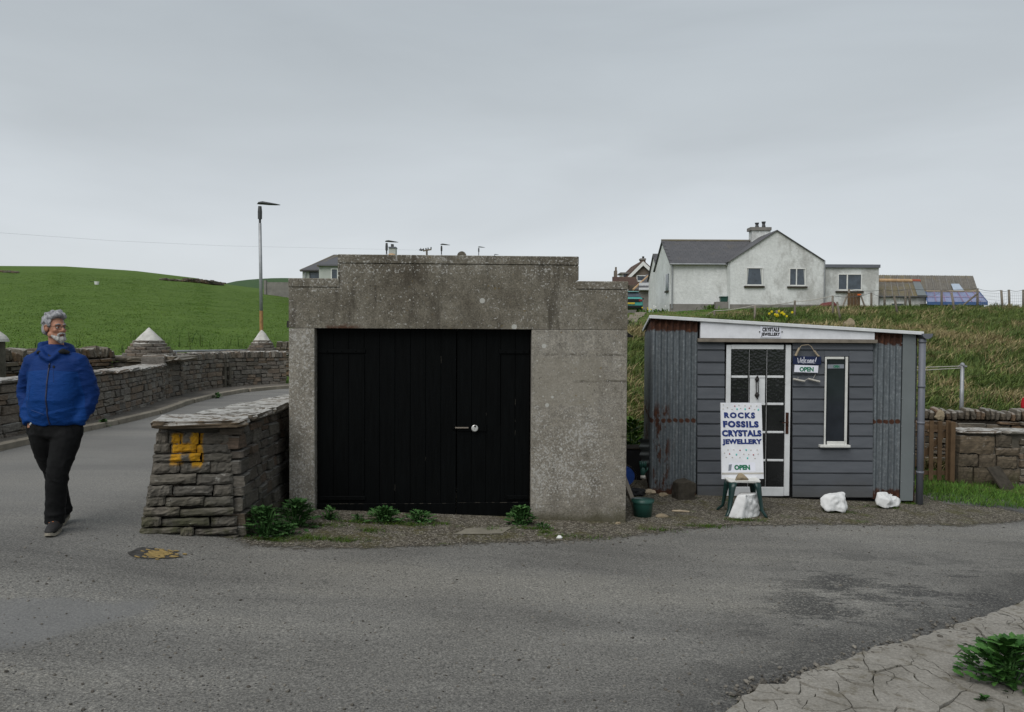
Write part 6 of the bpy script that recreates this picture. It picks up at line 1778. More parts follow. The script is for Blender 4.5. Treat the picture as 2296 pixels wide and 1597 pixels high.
# flat roofed block
fb_ = hb(hs, 'wall', 1849, 599, 1970, 690, YW1 + .3, 6, 'harl', .8)
hb(hs, 'roof_fascia', 1849, 593.5, 1973.5, 600, YW1 + .15, 6.3, 'pipe')
window(hs, 1877.5, 614, 1932.5, 652.5, YW1 + .3, bars=(1897.5,), fr=2.6)
# green tub on the step
p = at(1622, 678, YW1 - .25); T = thing('planter', 'green plastic tub on the step against the white house wall', 'tub', (p.x, p.y, p.z - .05))
bm = BM(); box(bm, (0, 0, .22), (.50, .34, .40), None, .03); 
for v in bm.verts:
    k = .88 + .3 * v.co.z; v.co.x *= k; v.co.y *= k
obj('body', bm, M['green'], T); bm = BM(); box(bm, (0, 0, .43), (.60, .44, .05), None, .015); obj('rim', bm, M['green'], T)
# ------- outbuildings to the right
def ribbed(name, c00, c10, c11, c01, nu, nv, per_u, amp, par, mat, seams=0, rows=0):
    bm = BM(); G = []
    nrm_ = (c10 - c00).cross(c01 - c00).normalized()
    if nrm_.z < 0: nrm_ = -nrm_
    for j in range(nv + 1):
        row = []
        for i in range(nu + 1):
            u, v = i / nu, j / nv
            p = c00.lerp(c10, u).lerp(c01.lerp(c11, u), v)
            row.append(bm.verts.new(p + nrm_ * (amp * cos(2 * pi * u * per_u) + (.03 * (1 - (v * rows) % 1) if rows else 0))))
        G.append(row)
    for j in range(nv):
        for i in range(nu): bm.faces.new((G[j][i], G[j][i + 1], G[j + 1][i + 1], G[j + 1][i]))
    o = obj(name, bm, M[mat] if isinstance(mat, str) else mat, par, True)
    for k in range(1, seams):
        u = k / seams; bm = BM(); cyl(bm, c00.lerp(c10, u) + nrm_ * .03, c01.lerp(c11, u) + nrm_ * .03, .035, n=5); obj('batten', bm, M['greyharl'], o, True)
    return o
YO = 62.0
T = thing('outbuilding', 'long low outbuilding with a mossy tiled roof and a skylight, right of the white house', 'outbuilding', (at(2070, 690, YO).x, YO, 3.5))
ribbed('roof', at(1965, 676, YO), at(2198, 673, YO), at(2180, 619.5, YO + 3.5), at(1965, 617.5, YO + 3.5), 150, 32, 50, .035, T, 'tile', 14, 8)
ribbed('roof', at(1965, 655, YO + 7), at(2178, 655, YO + 7), at(2180, 619.5, YO + 3.5), at(1965, 617.5, YO + 3.5), 2, 2, 1, 0, T, 'tile')
bm = BM(); prism(bm, [at(2198, 674, YO), at(2180, 621, YO + 3.5), Vector((at(2180, 621, YO + 3.5).x, YO + 7, at(2198, 674, YO).z)), Vector((at(2180, 621, YO + 3.5).x, YO + 7, 2.5)), Vector((at(2198, 674, YO).x, YO, 2.5))], (-.3, 0, 0)); obj('gable', bm, M['greyharl'], T, True)
n_ = Vector((0, -.6, .8))
for (x0, x1, x2, x3, y0, y1) in ((2130, 2148, 2159, 2136, 640, 655), (2042, 2053, 2060, 2045, 639, 655)):
    q = [at(x3, y1, YO + 1.2) , at(x2, y1, YO + 1.2), at(x1, y0, YO + 2.05), at(x0, y0, YO + 2.05)]
    bm = BM(); prism(bm, [v + n_ * .12 for v in q], n_ * .03); obj('skylight', bm, plain('skylight_pane', (.36, .42, .50), .3, .1, 3, .5, bump=0), T, True)
YP = 58.2
T = thing('lean_to', 'grey tiled lean-to with a terracotta ridge against the flat-roofed wing', 'lean-to', (at(2020, 690, YP).x, YP, 3.5))
hb(T, 'wall', 1971, 665.5, 2073.5, 692, YP, .3, 'harl', .8)
e0, e1, r1, r0 = at(1970, 665, YP - .2), at(2077, 665, YP - .2), at(2062, 633, YP + 2.4), at(1970, 631.5, YP + 2.4)
ribbed('roof', e0, e1, r1, r0, 96, 28, 32, .03, T, 'tile', 7, 7)
q = [e0.lerp(e1, .80), e0.lerp(e1, .995), r0.lerp(r1, .985), r0.lerp(r1, .81)]; nn_ = (e1 - e0).cross(r0 - e0).normalized()
bm = BM(); prism(bm, [v + nn_ * .07 for v in q], nn_ * .02); obj('lead_sheet', bm, M['sheetmetal'], T, True)
for k in range(5):
    a, b = r0.lerp(r1, k / 5 + .002), r0.lerp(r1, (k + 1) / 5 - .004); bm = BM(); cyl(bm, a + Vector((0, 0, .08)), b + Vector((0, 0, .08)), .14, n=8); o = obj('ridge_tile', bm, M['terracotta'] if k < 4 else plain('red_ridge', (.30, .08, .045), .9), T, True)
bm = BM(); cyl(bm, e0 + Vector((0, -.06, -.03)), e1 + Vector((0, -.06, -.03)), .06, n=7); obj('gutter', bm, M['lamp'], T, True)
window(T, 1996, 679, 2028, 691, YP, sill=False)
hb(T, 'side_wall', 2073.6, 668, 2076, 692, YP, 2.4, 'harl', .8)
YG = 57.0
T = thing('polycarbonate_shelter', 'shed roofed in faded blue sheeting at the right end of the buildings', 'shelter', (at(2140, 690, YG).x, YG, 3.4))
e0, e1, r1, r0 = at(2077.5, 677.5, YG), at(2213, 677.5, YG), at(2195, 655.5, YG + 2.6), at(2075, 655, YG + 2.6)
ribbed('roof', e0, e1, r1, r0, 66, 12, 33, .022, T, 'blueplastic')
nn_ = (e1 - e0).cross(r0 - e0).normalized()
for u in (.0, .15, .30, .45, .60, .74, .88, 1.0):
    bm = BM(); cyl(bm, e0.lerp(e1, u) + nn_ * .03, r0.lerp(r1, u) + nn_ * .03, .035, n=5); obj('rib', bm, plain('pink_lath', (.25, .17, .26), .7) if u not in (0, 1) else M['bluetrim'], T, True)
for v in (.45,):
    bm = BM(); cyl(bm, e0.lerp(r0, v) + nn_ * .04, e1.lerp(r1, v) + nn_ * .04, .03, n=5); obj('lath', bm, plain('pale_lath', (.32, .25, .36), .7), T, True)
bm = BM(); boxmm(bm, (e0.x, YG - .06, e0.z - .20), (e1.x, YG - .0, e0.z + .02)); obj('fascia', bm, M['bluetrim'], T, True)
bm = BM(); cyl(bm, r0 + Vector((0, 0, .06)), r1 + Vector((0, 0, .06)), .06, n=6); obj('ridge', bm, M['drift'], T, True)
bm = BM(); boxmm(bm, (e0.x + .1, YG + .3, 2.3), (e1.x - .1, YG + 2.5, e0.z - .1)); obj('wall', bm, M['darkiron'], T, True)

# ------- brown house further left
YB = 84.0
T = thing('brown_house', 'brown harled house with white bargeboards and a brown tiled roof beyond the parked car', 'house', (at(1430, 690, YB).x, YB, 4.2))
P = [at(1398, 705, YB), at(1398, 632, YB), at(1441, 590, YB), at(1490, 634, YB), at(1490, 705, YB)]
bm = BM(); prism(bm, P, (0, 8, 0)); obj('wall', bm, M['brownharl'], T, True)
ap_ = at(1441.5, 586.5, YB - .3)
for x, y in ((1394, 634), (1492, 634)):
    e = at(x, y, YB - .3); n2 = Vector((0, 8.6, 0))
    bm = BM(); prism(bm, [e, ap_, ap_ + n2, e + n2], (0, 0, .16)); rf = obj('roof', bm, M['browntile'], T, True)
    bm = BM(); prism(bm, [e + Vector((0, -.05, -.36)), ap_ + Vector((0, -.05, -.42)), ap_ + Vector((0, -.05, .02)), e + Vector((0, -.05, .02))], (0, .06, 0)); obj('bargeboard', bm, M['plastic_white'], rf, True)
window(T, 1426.5, 617.5, 1448, 632, YB, sill=False)
c = hb(T, 'chimney', 1436.5, 583, 1447, 600, YB + 1, .8, 'brownharl'); hb(c, 'coping', 1435.5, 579.5, 1448, 583, YB + .9, 1, 'greyharl'); hb(c, 'pot', 1440, 575, 1444, 579.5, YB + 1.2, .3, 'darkiron')
ribbed('roof', at(1372, 640, YB - 3), at(1432, 640, YB - 3), at(1425, 622, YB - 1), at(1372, 621.5, YB - 1), 60, 12, 20, .03, T, 'browntile', 0, 6)
hb(T, 'wall', 1385, 640, 1410, 705, YB - 2.6, 2.5, 'brownharl')
d = hb(T, 'door', 1400, 643, 1408, 668, YB - 2.68, .05, 'plastic_white'); hb(d, 'pane', 1402, 645, 1406, 660, YB - 2.72, .03, 'houseglass')
c = hb(T, 'chimney', 1377.5, 607, 1383.5, 625, YB + .5, .8, 'brownharl'); hb(c, 'pot', 1379, 599, 1382.5, 607, YB + .8, .3, 'brownharl')
f = hb(T, 'dormer', 1394, 614, 1424, 624, YB + .8, 2, 'plastic_white'); hb(f, 'roof', 1391, 611, 1426, 614, YB + .5, 2.6, 'greyharl'); hb(f, 'pane', 1398, 615.5, 1412, 623, YB + .75, .04, 'houseglass')
# grey store beside it
YS = 74.0
T = thing('store', 'grey harled store with a hipped slate roof and pale roof sheet, behind the parked car', 'outbuilding', (at(1450, 690, YS).x, YS, 4))
hb(T, 'wall', 1421, 652, 1485, 705, YS, 5, 'greyharl')
rf = slate_roof(T, at(1419, 649, YS - .2), at(1500, 649, YS - .2), at(1456, 617, YS + 2.5), at(1500, 617, YS + 2.5), 0, 0)
SL2 = SL
recs = []
e0, e1, r0, r1 = at(1427, 645, YS - .05), at(1500, 645, YS - .05), at(1427, 617, YS + 2.5), at(1500, 617, YS + 2.5)
R = Matrix(((e1 - e0).normalized(), (r0 - e0).normalized(), (e1 - e0).cross(r0 - e0).normalized())).transposed()
for j in range(7):
    for i in range(9):
        c = e0.lerp(e1, (i + .5 * (j % 2)) / 9).lerp(r0.lerp(r1, (i + .5 * (j % 2)) / 9), (j + .5) / 7)
        if c.x < at(1427 + j * 4.2, 640, YS).x + .25: continue
        recs.append((c + Vector((0, -.03, .04)), R, (.32, .5, .03)))
place_stones(rf, recs, M['slate'], 60, 'slate', [SL])
bm = BM(); a, b = at(1419, 650, YS - .22), at(1457, 616, YS + 2.5); cyl(bm, a, b, .10, n=6); obj('hip_ridge', bm, M['terracotta'], rf, True)
hb(T, 'roof_sheet', 1432, 647, 1490, 652, YS - .35, .05, 'white'); q = [at(1432, 652, YS - .4), at(1490, 652, YS - .4), at(1490, 636, YS + .7), at(1432, 636, YS + .7)]
bm = BM(); prism(bm, [v + Vector((0, -.05, .05)) for v in q], (0, -.02, .02)); obj('roof_sheet', bm, plain('pale_sheet', (.36, .37, .37), .6), T, True)
# ------- pale house behind the garage on the left
YL = 70.0
T = thing('pale_house', 'pale grey bungalow with a hipped dark roof showing above the left shoulder of the garage', 'house', (at(760, 690, YL).x, YL, 4.6))
hb(T, 'wall', 678, 607, 716, 700, YL + 1.5, 6, 'paleharl'); hb(T, 'wall', 715, 596, 900, 700, YL, 9, 'paleharl')
def roofp(pts): 
    bm = BM(); prism(bm, pts, (0, .02, .12)); return obj('roof', bm, M['slate'], T, True)
roofp([at(673, 607.5, YL + 1.2), at(716, 607.5, YL + 1.2), at(756, 574, YL + 4.5), at(748, 574, YL + 4.5)])
roofp([at(712, 596.5, YL - .3), at(905, 596.5, YL - .3), at(880, 579, YL + 4.5), at(760, 574.5, YL + 4.5)])
roofp([at(905, 600, YL + 9), at(673, 609.5, YL + 7.6), at(748, 576, YL + 4.5), at(880, 579, YL + 4.5)])
bm = BM(); cyl(bm, at(712, 596.5, YL - .3), at(760, 573, YL + 4.4), .1, n=6); obj('hip_ridge', bm, M['tile'], T, True); bm = BM(); cyl(bm, at(673, 607, YL + 1.2), at(750, 573.5, YL + 4.4), .1, n=6); obj('hip_ridge', bm, M['tile'], T, True)
hb(T, 'gutter', 676, 606.5, 715.5, 609, YL + 1.2, .1, 'darkiron')
window(T, 693.5, 610.5, 715.5, 635, YL + 1.5, sill=False, mat='lamp', fr=1.2); window(T, 741.5, 602.5, 757.5, 640, YL, sill=False, fr=2)
a, b = at(684, 608, YL + 1.35), at(684, 640, YL + 1.35); bm = BM(); cyl(bm, a, b, .05, n=6); obj('downpipe', bm, M['galv'], T, True)
c = hb(T, 'chimney', 871, 556, 886.5, 585, YL + 5, .9, 'paleharl', .5); hb(c, 'coping', 870.5, 553.5, 887, 556, YL + 4.9, 1.1, 'pipe'); hb(c, 'pot', 876, 547.5, 881.5, 553.5, YL + 5.2, .4, 'lamp')
p = at(878, 575, YL + 4.4); bm = BM(); ball(bm, p, (.42, .3, .28), 12, 6); obj('ridge_end', bm, M['terracotta'], T, True)

# ================================================================== LAMPS AND POLES
def lamp(x, ytop, Y, ybase, label, xb=None, px_dia=7.0, rustfoot=False):
    base = at(xb or x, ybase, Y); top = at(x, ytop, Y)
    k = Y / FPX
    T = thing('street_lamp', label, 'street lamp', base, 0, 'street lamps along the road')
    bm = BM(); tube(bm, [base, base.lerp(top, .45), top - Vector((0, 0, 6 * k + .55))], [.062, .058, .052], 12); obj('post', bm, M['galv'], T, True, True)
    if rustfoot:
        bm = BM(); tube(bm, [base, base.lerp(top, .165)], [.0640, .0635], 12, cap=False); o = obj('rust_band', bm, M['rustpost'], T, True, True)
    bm = BM(); cyl(bm, top - Vector((0, 0, 6 * k + .56)), top - Vector((0, 0, .1)), .042, n=10); tube(bm, [top - Vector((0, 0, .50)), top - Vector((0, 0, .25)), top - Vector((0, 0, .06))], [.075, .078, .06], 10); obj('bracket', bm, M['lamp'], T, True)
    bm = BM(); tube(bm, [top + Vector((-.09, 0, .02)), top + Vector((-.03, 0, .045)), top + Vector((.1, 0, .055)), top + Vector((.30, 0, .03)), top + Vector((.55, 0, .005)), top + Vector((.70, 0, -.01))], [.03, .10, .12, .12, .09, .05], 12, ry=[.012, .045, .06, .05, .03, .010]); obj('lantern', bm, M['lamp'], T, True, True)
lamp(582.5, 459, 28.0, 744, 'tall grey street lamp with a rusty foot, rising behind the right-hand conical pier', 586, rustfoot=True)
lamp(866.5, 543, 48, 640, 'street lamp beside the white chimney above the garage parapet')
lamp(989.5, 549.5, 66, 640, 'street lamp between the utility pole and the round stone knob above the parapet')
lamp(1073, 555, 90, 640, 'smaller street lamp just right of the round stone knob above the parapet')
lamp(1108.5, 571.5, 130, 640, 'tiniest and farthest street lamp barely clearing the garage parapet')
b, t = at(957, 640, 95), at(956.5, 559.5, 95)
T = thing('utility_pole', 'utility pole with a short crossarm above the garage parapet', 'pole', b)
bm = BM(); cyl(bm, b, t, .13, .11, 8); obj('pole', bm, M['timber'], T, True)
a = at(948, 563, 95); c = at(967, 559.5, 95); bm = BM(); R = (c - a).to_track_quat('X', 'Z').to_matrix(); box(bm, (a + c) / 2, ((c - a).length, .14, .16), R); obj('crossarm', bm, M['timber'], T, True)
for f in (.05, .35, .6, .95):
    p = a.lerp(c, f); bm = BM(); cyl(bm, p + Vector((0, 0, .05)), p + Vector((0, 0, .28)), .07, n=6); obj('insulator', bm, M['lamp'], T, True)
bm = BM()
P = [at(x, y, 95 - 45 * f) for x, y, f in ((956, 559.5, 0), (930, 561, .05), (700, 556, .35), (500, 551.5, .6), (250, 540, .8), (-60, 518, 1))]
tube(bm, P, [.005] * 6, 5); o = obj('overhead_wire', bm, M['galv']); tag(o, 'thin overhead wire crossing the sky from the utility pole to the left edge', 'wire')
p = at(944, 561.5, 94); T = thing('bird', 'small dark bird shape by the utility pole crossarm', 'bird', p)
bm = BM(); tube(bm, [(-.28, 0, .02), (-.15, 0, .05), (.05, 0, .02), (.2, 0, .06), (.34, 0, .05)], [.02, .09, .12, .07, .015], 8); tube(bm, [(-.1, 0, .05), (-.05, .1, .22), (-.12, .2, .30)], [.06, .05, .01], 6); obj('body', bm, M['lamp'], T, smooth=True)

# ================================================================== PARKED CAR (rear view)
YC = 58.0
cr_ = at(1441, 699, YC); kc = YC / FPX
cx = cr_.x - .865
zc = at(1425, 699.5, YC).z
car = thing('parked_car', 'teal hatchback parked on the grass by the store, half hidden by the garage', 'car', (cx, YC, zc), radians(-4))
def carloft(secs):
    """sections along y: (y, halfwidth bottom, half mid, half top, z0, zmid, z1)"""
    bm = BM(); prev = None
    for (y, wb, wm, wt, z0, zm, z1) in secs:
        pts = [(-wb, z0), (-wm, z0 + .12), (-wm, zm), (-wt, z1 - .05), (-wt * .82, z1), (wt * .82, z1), (wt, z1 - .05), (wm, zm), (wm, z0 + .12), (wb, z0)]
        ring = [bm.verts.new((x, y, z)) for x, z in pts]
        if prev:
            for i in range(len(ring)): bm.faces.new((prev[i], prev[(i + 1) % len(ring)], ring[(i + 1) % len(ring)], ring[i]))
        else: bm.faces.new(ring[::-1])
        prev = ring
    bm.faces.new(prev); bmesh.ops.recalc_face_normals(bm, faces=bm.faces[:]); return bm
obj('body', carloft([(-.04, .70, .80, .78, .42, .62, .80), (0.02, .76, .84, .80, .32, .70, 1.0), (.10, .78, .865, .80, .26, .80, 1.06), (.9, .80, .865, .80, .24, .82, 1.06), (3.0, .80, .865, .78, .24, .80, 1.02), (3.9, .76, .84, .70, .26, .70, .92), (4.15, .66, .74, .6, .34, .6, .74)]), M['teal'], car, smooth=False)
obj('cabin', carloft([(.10, .76, .74, .66, 1.0, 1.10, 1.14), (.34, .78, .75, .60, 1.0, 1.15, 1.44), (.6, .78, .75, .60, 1.0, 1.15, 1.47), (2.2, .78, .75, .60, 1.0, 1.15, 1.46), (3.0, .76, .72, .6, .98, 1.0, 1.06)]), M['houseglass'], car)
bm = BM(); tube(bm, [(0, .16, 1.47), (0, .4, 1.485), (0, 2.1, 1.485), (0, 2.5, 1.40)], [.57, .61, .61, .57], 12, ry=[.025, .03, .03, .02], power=4); obj('roof', bm, plain('pale_teal_roof', (.20, .42, .42), .3, bump=0), car)
bm = BM(); prism(bm, [(-.58, .16, 1.16), (.58, .16, 1.16), (.52, .36, 1.42), (-.52, .36, 1.42)], (0, -.06, -.02)); obj('rear_window', bm, M['houseglass'], car)
bm = BM(); boxmm(bm, (-.62, -.085, .70), (.66, -.03, .93), .02); obj('tailgate_panel', bm, M['rubber'], car)
for s in (-1, 1):
    bm = BM(); boxmm(bm, (s * .68 - .13, -.10, .74), (s * .68 + .13, .0, .90), .02); obj('tail_light', bm, M['taillight'], car)
    bm = BM(); ball(bm, (s * .98, 1.9, 1.02), (.11, .06, .075), 10, 6); obj('wing_mirror', bm, M['rubber'], car)
    for y in (.62, 3.2):
        bm = BM(); tube(bm, [(s * .70, y, .30), (s * .86, y, .30)], .31, 18); w = obj('wheel', bm, M['rubber'], car)
        bm = BM(); tube(bm, [(s * .85, y, .30), (s * .868, y, .30)], .20, 14); obj('rim', bm, M['galv'], w)
bm = BM(); boxmm(bm, (-.26, -.10, .55), (.26, -.06, .67), .005); obj('number_plate', bm, M['yellowplate'], car)
bm = BM(); boxmm(bm, (-.78, -.07, .27), (.78, .06, .46), .03); obj('bumper', bm, M['rubber'], car)
# ================================================================== VEGETATION
def blades(name, P, h, w, lean, col, mat, parent=None, kind='stuff', label=None, wind=(0.35, 0.1)):
    """P (N,3) roots, h heights, w widths, lean strength, col (N,3)"""
    N = len(P)
    az = nr.uniform(0, 2 * pi, N); dx, dy = np.cos(az), np.sin(az)
    la = nr.uniform(0, 2 * pi, N)
    lx = np.cos(la) * lean + wind[0] * lean; ly = np.sin(la) * lean + wind[1] * lean
    V = np.empty((N, 5, 3))
    for k, (f, ww, b) in enumerate(((0, -1, 0), (0, 1, 0), (.55, -.75, .35), (.55, .75, .35), (1, 0, 1))):
        V[:, k, 0] = P[:, 0] + dx * w * ww * .5 + lx * h * b
        V[:, k, 1] = P[:, 1] + dy * w * ww * .5 + ly * h * b
        V[:, k, 2] = P[:, 2] + h * f * (1 - .28 * b * np.minimum(lean, 1.2))
    base = (np.arange(N) * 5)[:, None]
    F = np.concatenate([base + np.array([[0, 1, 3]]), base + np.array([[0, 3, 2]]), base + np.array([[2, 3, 4]])])
    me = bpy.data.meshes.new(name)
    me.vertices.add(N * 5); me.vertices.foreach_set('co', V.reshape(-1).astype(np.float32))
    me.loops.add(len(F) * 3); me.loops.foreach_set('vertex_index', F.reshape(-1).astype(np.int32))
    me.polygons.add(len(F)); me.polygons.foreach_set('loop_start', (np.arange(len(F)) * 3).astype(np.int32))
    me.update(calc_edges=True); me.validate()
    a = me.color_attributes.new('col', 'FLOAT_COLOR', 'POINT')
    C = np.ones((N, 5, 4), dtype=np.float32)
    C[:, :, :3] = col[:, None, :]
    C[:, 4, :3] *= 1.15
    a.data.foreach_set('color', C.reshape(-1))
    o = obj(name, me, mat, parent, parent is not None)
    o['kind'] = kind
    if label: o['label'] = label
    return o
_tc = {}
def tz(f, x, y):
    return f(x, y)
def clumps(xy, zf, n, r, hr, wr, lean, colf):
    P, H, W_, L, C = [], [], [], [], []
    for (x, y) in xy:
        z = zf(x, y)
        if z is None: continue
        k = rng.randint(*n); sc = rng.uniform(.7, 1.25)
        a = nr.normal(0, r * sc, (k, 2))
        P.append(np.column_stack([x + a[:, 0], y + a[:, 1], np.full(k, z - .02)]))
        H.append(nr.uniform(*hr, k) * sc); W_.append(nr.uniform(*wr, k)); L.append(np.full(k, rng.uniform(*lean)))
        c = np.array(colf(x, y)); C.append(np.clip(c[None] * nr.uniform(.65, 1.3, (k, 1)) + nr.normal(0, .006, (k, 3)), .004, .6))
    return [np.concatenate(q) for q in (P, H, W_, L, C)]
G1, G2, STR, STR2 = np.array((.062, .096, .025)), np.array((.125, .165, .048)), np.array((.25, .205, .10)), np.array((.36, .305, .175))
def bankcol(x, y):
    n = mnoise.noise((x * .35, y * .28, 2)) + .6 * mnoise.noise((x * 1.3, y * .9, 8))
    u = x / y
    straw = .09 + n * 1.3 + .20 * (1 - sst(.45, .6, abs(y - 19) / 26)) * (1 if u > .3 else .55)
    r = rng.random()
    if r < straw: return STR * (1 - rng.random() * .5) + STR2 * rng.random() * .5
    t = rng.random(); return G1 * (1 - t) + G2 * t
# rough bank: density falls with distance, blades only where the camera side can see them
xy = []
for _ in range(15000):
    y = 13.2 + (50 - 13.2) * rng.random() ** 1.7
    u = rng.uniform(.125, .70)
    xy.append((u * y, y))
xy = [p for p in xy if not (p[0] < 5.6 and p[1] < 12.8) and not (p[1] > 33 + 10 * sst(.20, .34, p[0] / p[1]) and p[0] / p[1] < .36)]
P, H, W_, L, C = clumps(xy, bankz, (9, 15), .11, (.14, .36), (.014, .030), (.4, 1.3), bankcol)
blades('tussock_grass', P, H, W_, L, C, M['blade'], label='tussocks of green and straw-coloured grass over the bank', wind=(.5, -.3))
# tall dry grass at the foot of the bank, behind the wall
xy = [(rng.uniform(6.2, 11.5), rng.uniform(13.6, 15.6)) for _ in range(1500)]
P, H, W_, L, C = clumps(xy, bankz, (5, 9), .08, (.35, .72), (.008, .014), (.1, .45), lambda x, y: STR2 * rng.uniform(.6, 1.15) if rng.random() < .7 else G1 * 1.2)
blades('dry_grass', P, H, W_, L, C, M['blade'], label='tall dry bleached grass standing behind the right-hand wall')
# lawn by the gate and along the shed's right
def lawn(name, n, area, zf, hr, col, label, nb=(8, 14), wr=(.006, .012), r=.05, lean=(.2, .8)):
    xy = []
    while len(xy) < n:
        x, y = rng.uniform(area[0], area[1]), rng.uniform(area[2], area[3])
        e = ((x - (area[0] + area[1]) / 2) / (area[1] - area[0]) * 2) ** 2 + ((y - (area[2] + area[3]) / 2) / (area[3] - area[2]) * 2) ** 2
        if e + .5 * mnoise.noise((x * 2.5, y * 3.5, 6)) < 1: xy.append((x, y))
    P, H, W_, L, C = clumps(xy, zf, nb, r, hr, wr, lean, col)
    return blades(name, P, H, W_, L, C, M['blade'], label=label)
GL1, GL2 = np.array((.050, .105, .018)), np.array((.105, .20, .036))
green = lambda x, y: (GL1 + (GL2 - GL1) * rng.random())
p0, p1 = gs(2092, 1126), gs(2255, 1100)
lawn('lawn_grass', 520, (p0.x - .02, p1.x + .05, p0.y - .2, 11.65), lambda x, y: S(x), (.04, .11), green, 'lush grass patch before the stone wall stub')
lawn('lawn_grass', 800, (5.0, 9.6, 11.3, 13.2), lambda x, y: terrain(x, y), (.04, .10), green, 'short lawn behind the picket gate')
# field: short tufts near the wall, sparser with distance
xy = []
for _ in range(26000):
    y = 15 + 75 * rng.random() ** 1.6; u = rng.uniform(-.68, -.262)
    x = u * y
    if x > -8.6 and y < 27: continue
    if x > -9.6 and y < 20: continue
    xy.append((x, y))
fc1, fc2 = np.array((.060, .118, .016)), np.array((.102, .170, .030))
def fcol(x, y):
    n = .5 + 1.1 * mnoise.noise((x * .25, y * .18, 1)) + .5 * mnoise.noise((x * 1.2, y * .8, 5)); n = min(1, max(0, n + rng.uniform(-.1, .1)))
    return fc1 * (1 - n) + fc2 * n
P, H, W_, L, C = clumps(xy, lambda x, y: terrain(x, y), (6, 10), .18, (.02, .055), (.018, .034), (.5, 1.2), fcol)
blades('pasture_grass', P, H, W_, L, C, M['blade'], label='short grazed tufts of grass over the pasture')
# rank weeds standing in the field edge
xy = [(at(618, 770, 29).x + rng.uniform(-.6, .5), 29 + rng.uniform(-.4, .4)) for _ in range(40)] + [(rng.uniform(-15, -9.6), rng.uniform(18, 30)) for _ in range(60)]
P, H, W_, L, C = clumps(xy, lambda x, y: terrain(x, y), (3, 6), .05, (.2, .6), (.012, .02), (.1, .35), lambda x, y: np.array((.03, .05, .012)))
blades('field_weeds', P, H, W_, L, C, M['blade'], label='dark weed stalks standing in the pasture')
# green slope in the gap between garage and shed
xy = [(rng.uniform(1.75, 2.9), rng.uniform(12.4, 17)) for _ in range(900)]
P, H, W_, L, C = clumps(xy, bankz, (8, 14), .07, (.12, .32), (.010, .02), (.3, 1.0), lambda x, y: (STR * rng.uniform(.8, 1.3) if rng.random() < (.42 if y > 14 else .1) else green(x, y)))
blades('bank_grass_tufts', P, H, W_, L, C, M['blade'], label='rough grass on the slope between garage and shed', wind=(.3, -.6))

# ---- leafy weeds: each leaf its own object
def leaf_mesh(seed, kind, mat):
    r = random.Random(seed); n = 9 if kind != 'round' else 7
    V, F = [], []
    bend = r.uniform(.25, .7); fold = r.uniform(.1, .3)
    for i in range(n + 1):
        t = i / n
        if kind == 'ragged':
            w = .22 * (sin(pi * min(1, t * .92 + .05)) ** .7) * (1.35 if i % 2 else .42) * (1 - .25 * t)
        elif kind == 'dock':
            w = .23 * sin(pi * min(1, t * .9 + .06)) ** .6 * (1 + .22 * (1 if i % 2 else -1) + .12 * r.uniform(-1, 1))
        else:
            w = .30 * sin(pi * min(1, t * .88 + .08)) ** .6
        if i == n: w = .01
        x = t; z = -bend * t * t * .5
        V += [(x, 0, z), (x - (.08 if kind == 'ragged' and i % 2 else 0) * -1, w, z + fold * w + r.uniform(-.015, .015)), (x - (.08 if kind == 'ragged' and i % 2 else 0) * -1, -w, z + fold * w + r.uniform(-.015, .015))]
    for i in range(n):
        a, b = i * 3, (i + 1) * 3
        F += [(a, b, b + 1, a + 1), (a, a + 2, b + 2, b)]
    me = mesh_from('leaf', V, F); me.materials.append(mat); me.polygons.foreach_set('use_smooth', [True] * len(me.polygons))
    return me
LEAF = {}
def leaves(kind, mat):
    k = (kind, mat.name)
    if k not in LEAF: LEAF[k] = [leaf_mesh(i * 7 + len(kind), kind, mat) for i in range(6)]
    return LEAF[k]
def weed(label, c, rx, ry, h, n, ls, kind='ragged', mat='weed', group=None, name='weed', stems=True, cat='weed'):
    T = thing(name, label, cat, c, 0, group)
    L = leaves(kind, M[mat])
    for i in range(n):
        a = rng.uniform(0, 2 * pi); rr = rng.random() ** .6; f = rng.random() ** .8
        k = sqrt(max(0, 1 - (f * .92) ** 2))
        x, y, z = cos(a) * rx * rr * k, sin(a) * ry * rr * k, h * f * .92
        o = link(bpy.data.objects.new('leaf', rng.choice(L)))
        s = rng.uniform(*ls)
        ln = Vector((x / rx, y / ry, 0))
        az = atan2(y, x) + rng.uniform(-.8, .8)
        el = radians(rng.uniform(5, 60)) * (1 - .5 * rr) + f * .3
        o.rotation_euler = Euler((rng.uniform(-.5, .5), -el, az))
        o.location = (x - cos(az) * s * .45, y - sin(az) * s * .45, max(0.005, z - sin(el) * s * .3))
        o.scale = (s, s * rng.uniform(.8, 1.2), s)
        o.parent = T
    if stems:
        bm = BM()
        for i in range(max(3, n // 14)):
            a = rng.uniform(0, 2 * pi); rr = rng.random() * .8
            tube(bm, [(cos(a) * rx * rr * .3, sin(a) * ry * rr * .3, -.01), (cos(a) * rx * rr * .7, sin(a) * ry * rr * .7, h * .5), (cos(a) * rx * rr, sin(a) * ry * rr, h * .85)], [.006, .005, .003], 5)
        obj('stem', bm, M['weed'], T)
    return T
WG = 'weeds growing along the garage front'
def wd(x, yb, w, hpx, label, n, ls, **k):
    p = gs(x, yb); s = p.y / FPX
    return weed(label, (p.x, p.y + w * s * .3, S(p.x)), w * s / 2, w * s * .36, hpx * s, n, ls, group=k.pop('group', WG), **k)
wd(583, 1212, 104, 74, 'big feathery green weed clump against the yellow-lettered wall end', 300, (.05, .11))
wd(655, 1190, 100, 66, 'tall leafy weed at the left foot of the garage', 230, (.06, .12), kind='ragged', mat='weed')
wd(640, 1205, 60, 26, 'low weed sprawl on the gravel between the two big clumps', 90, (.03, .07))
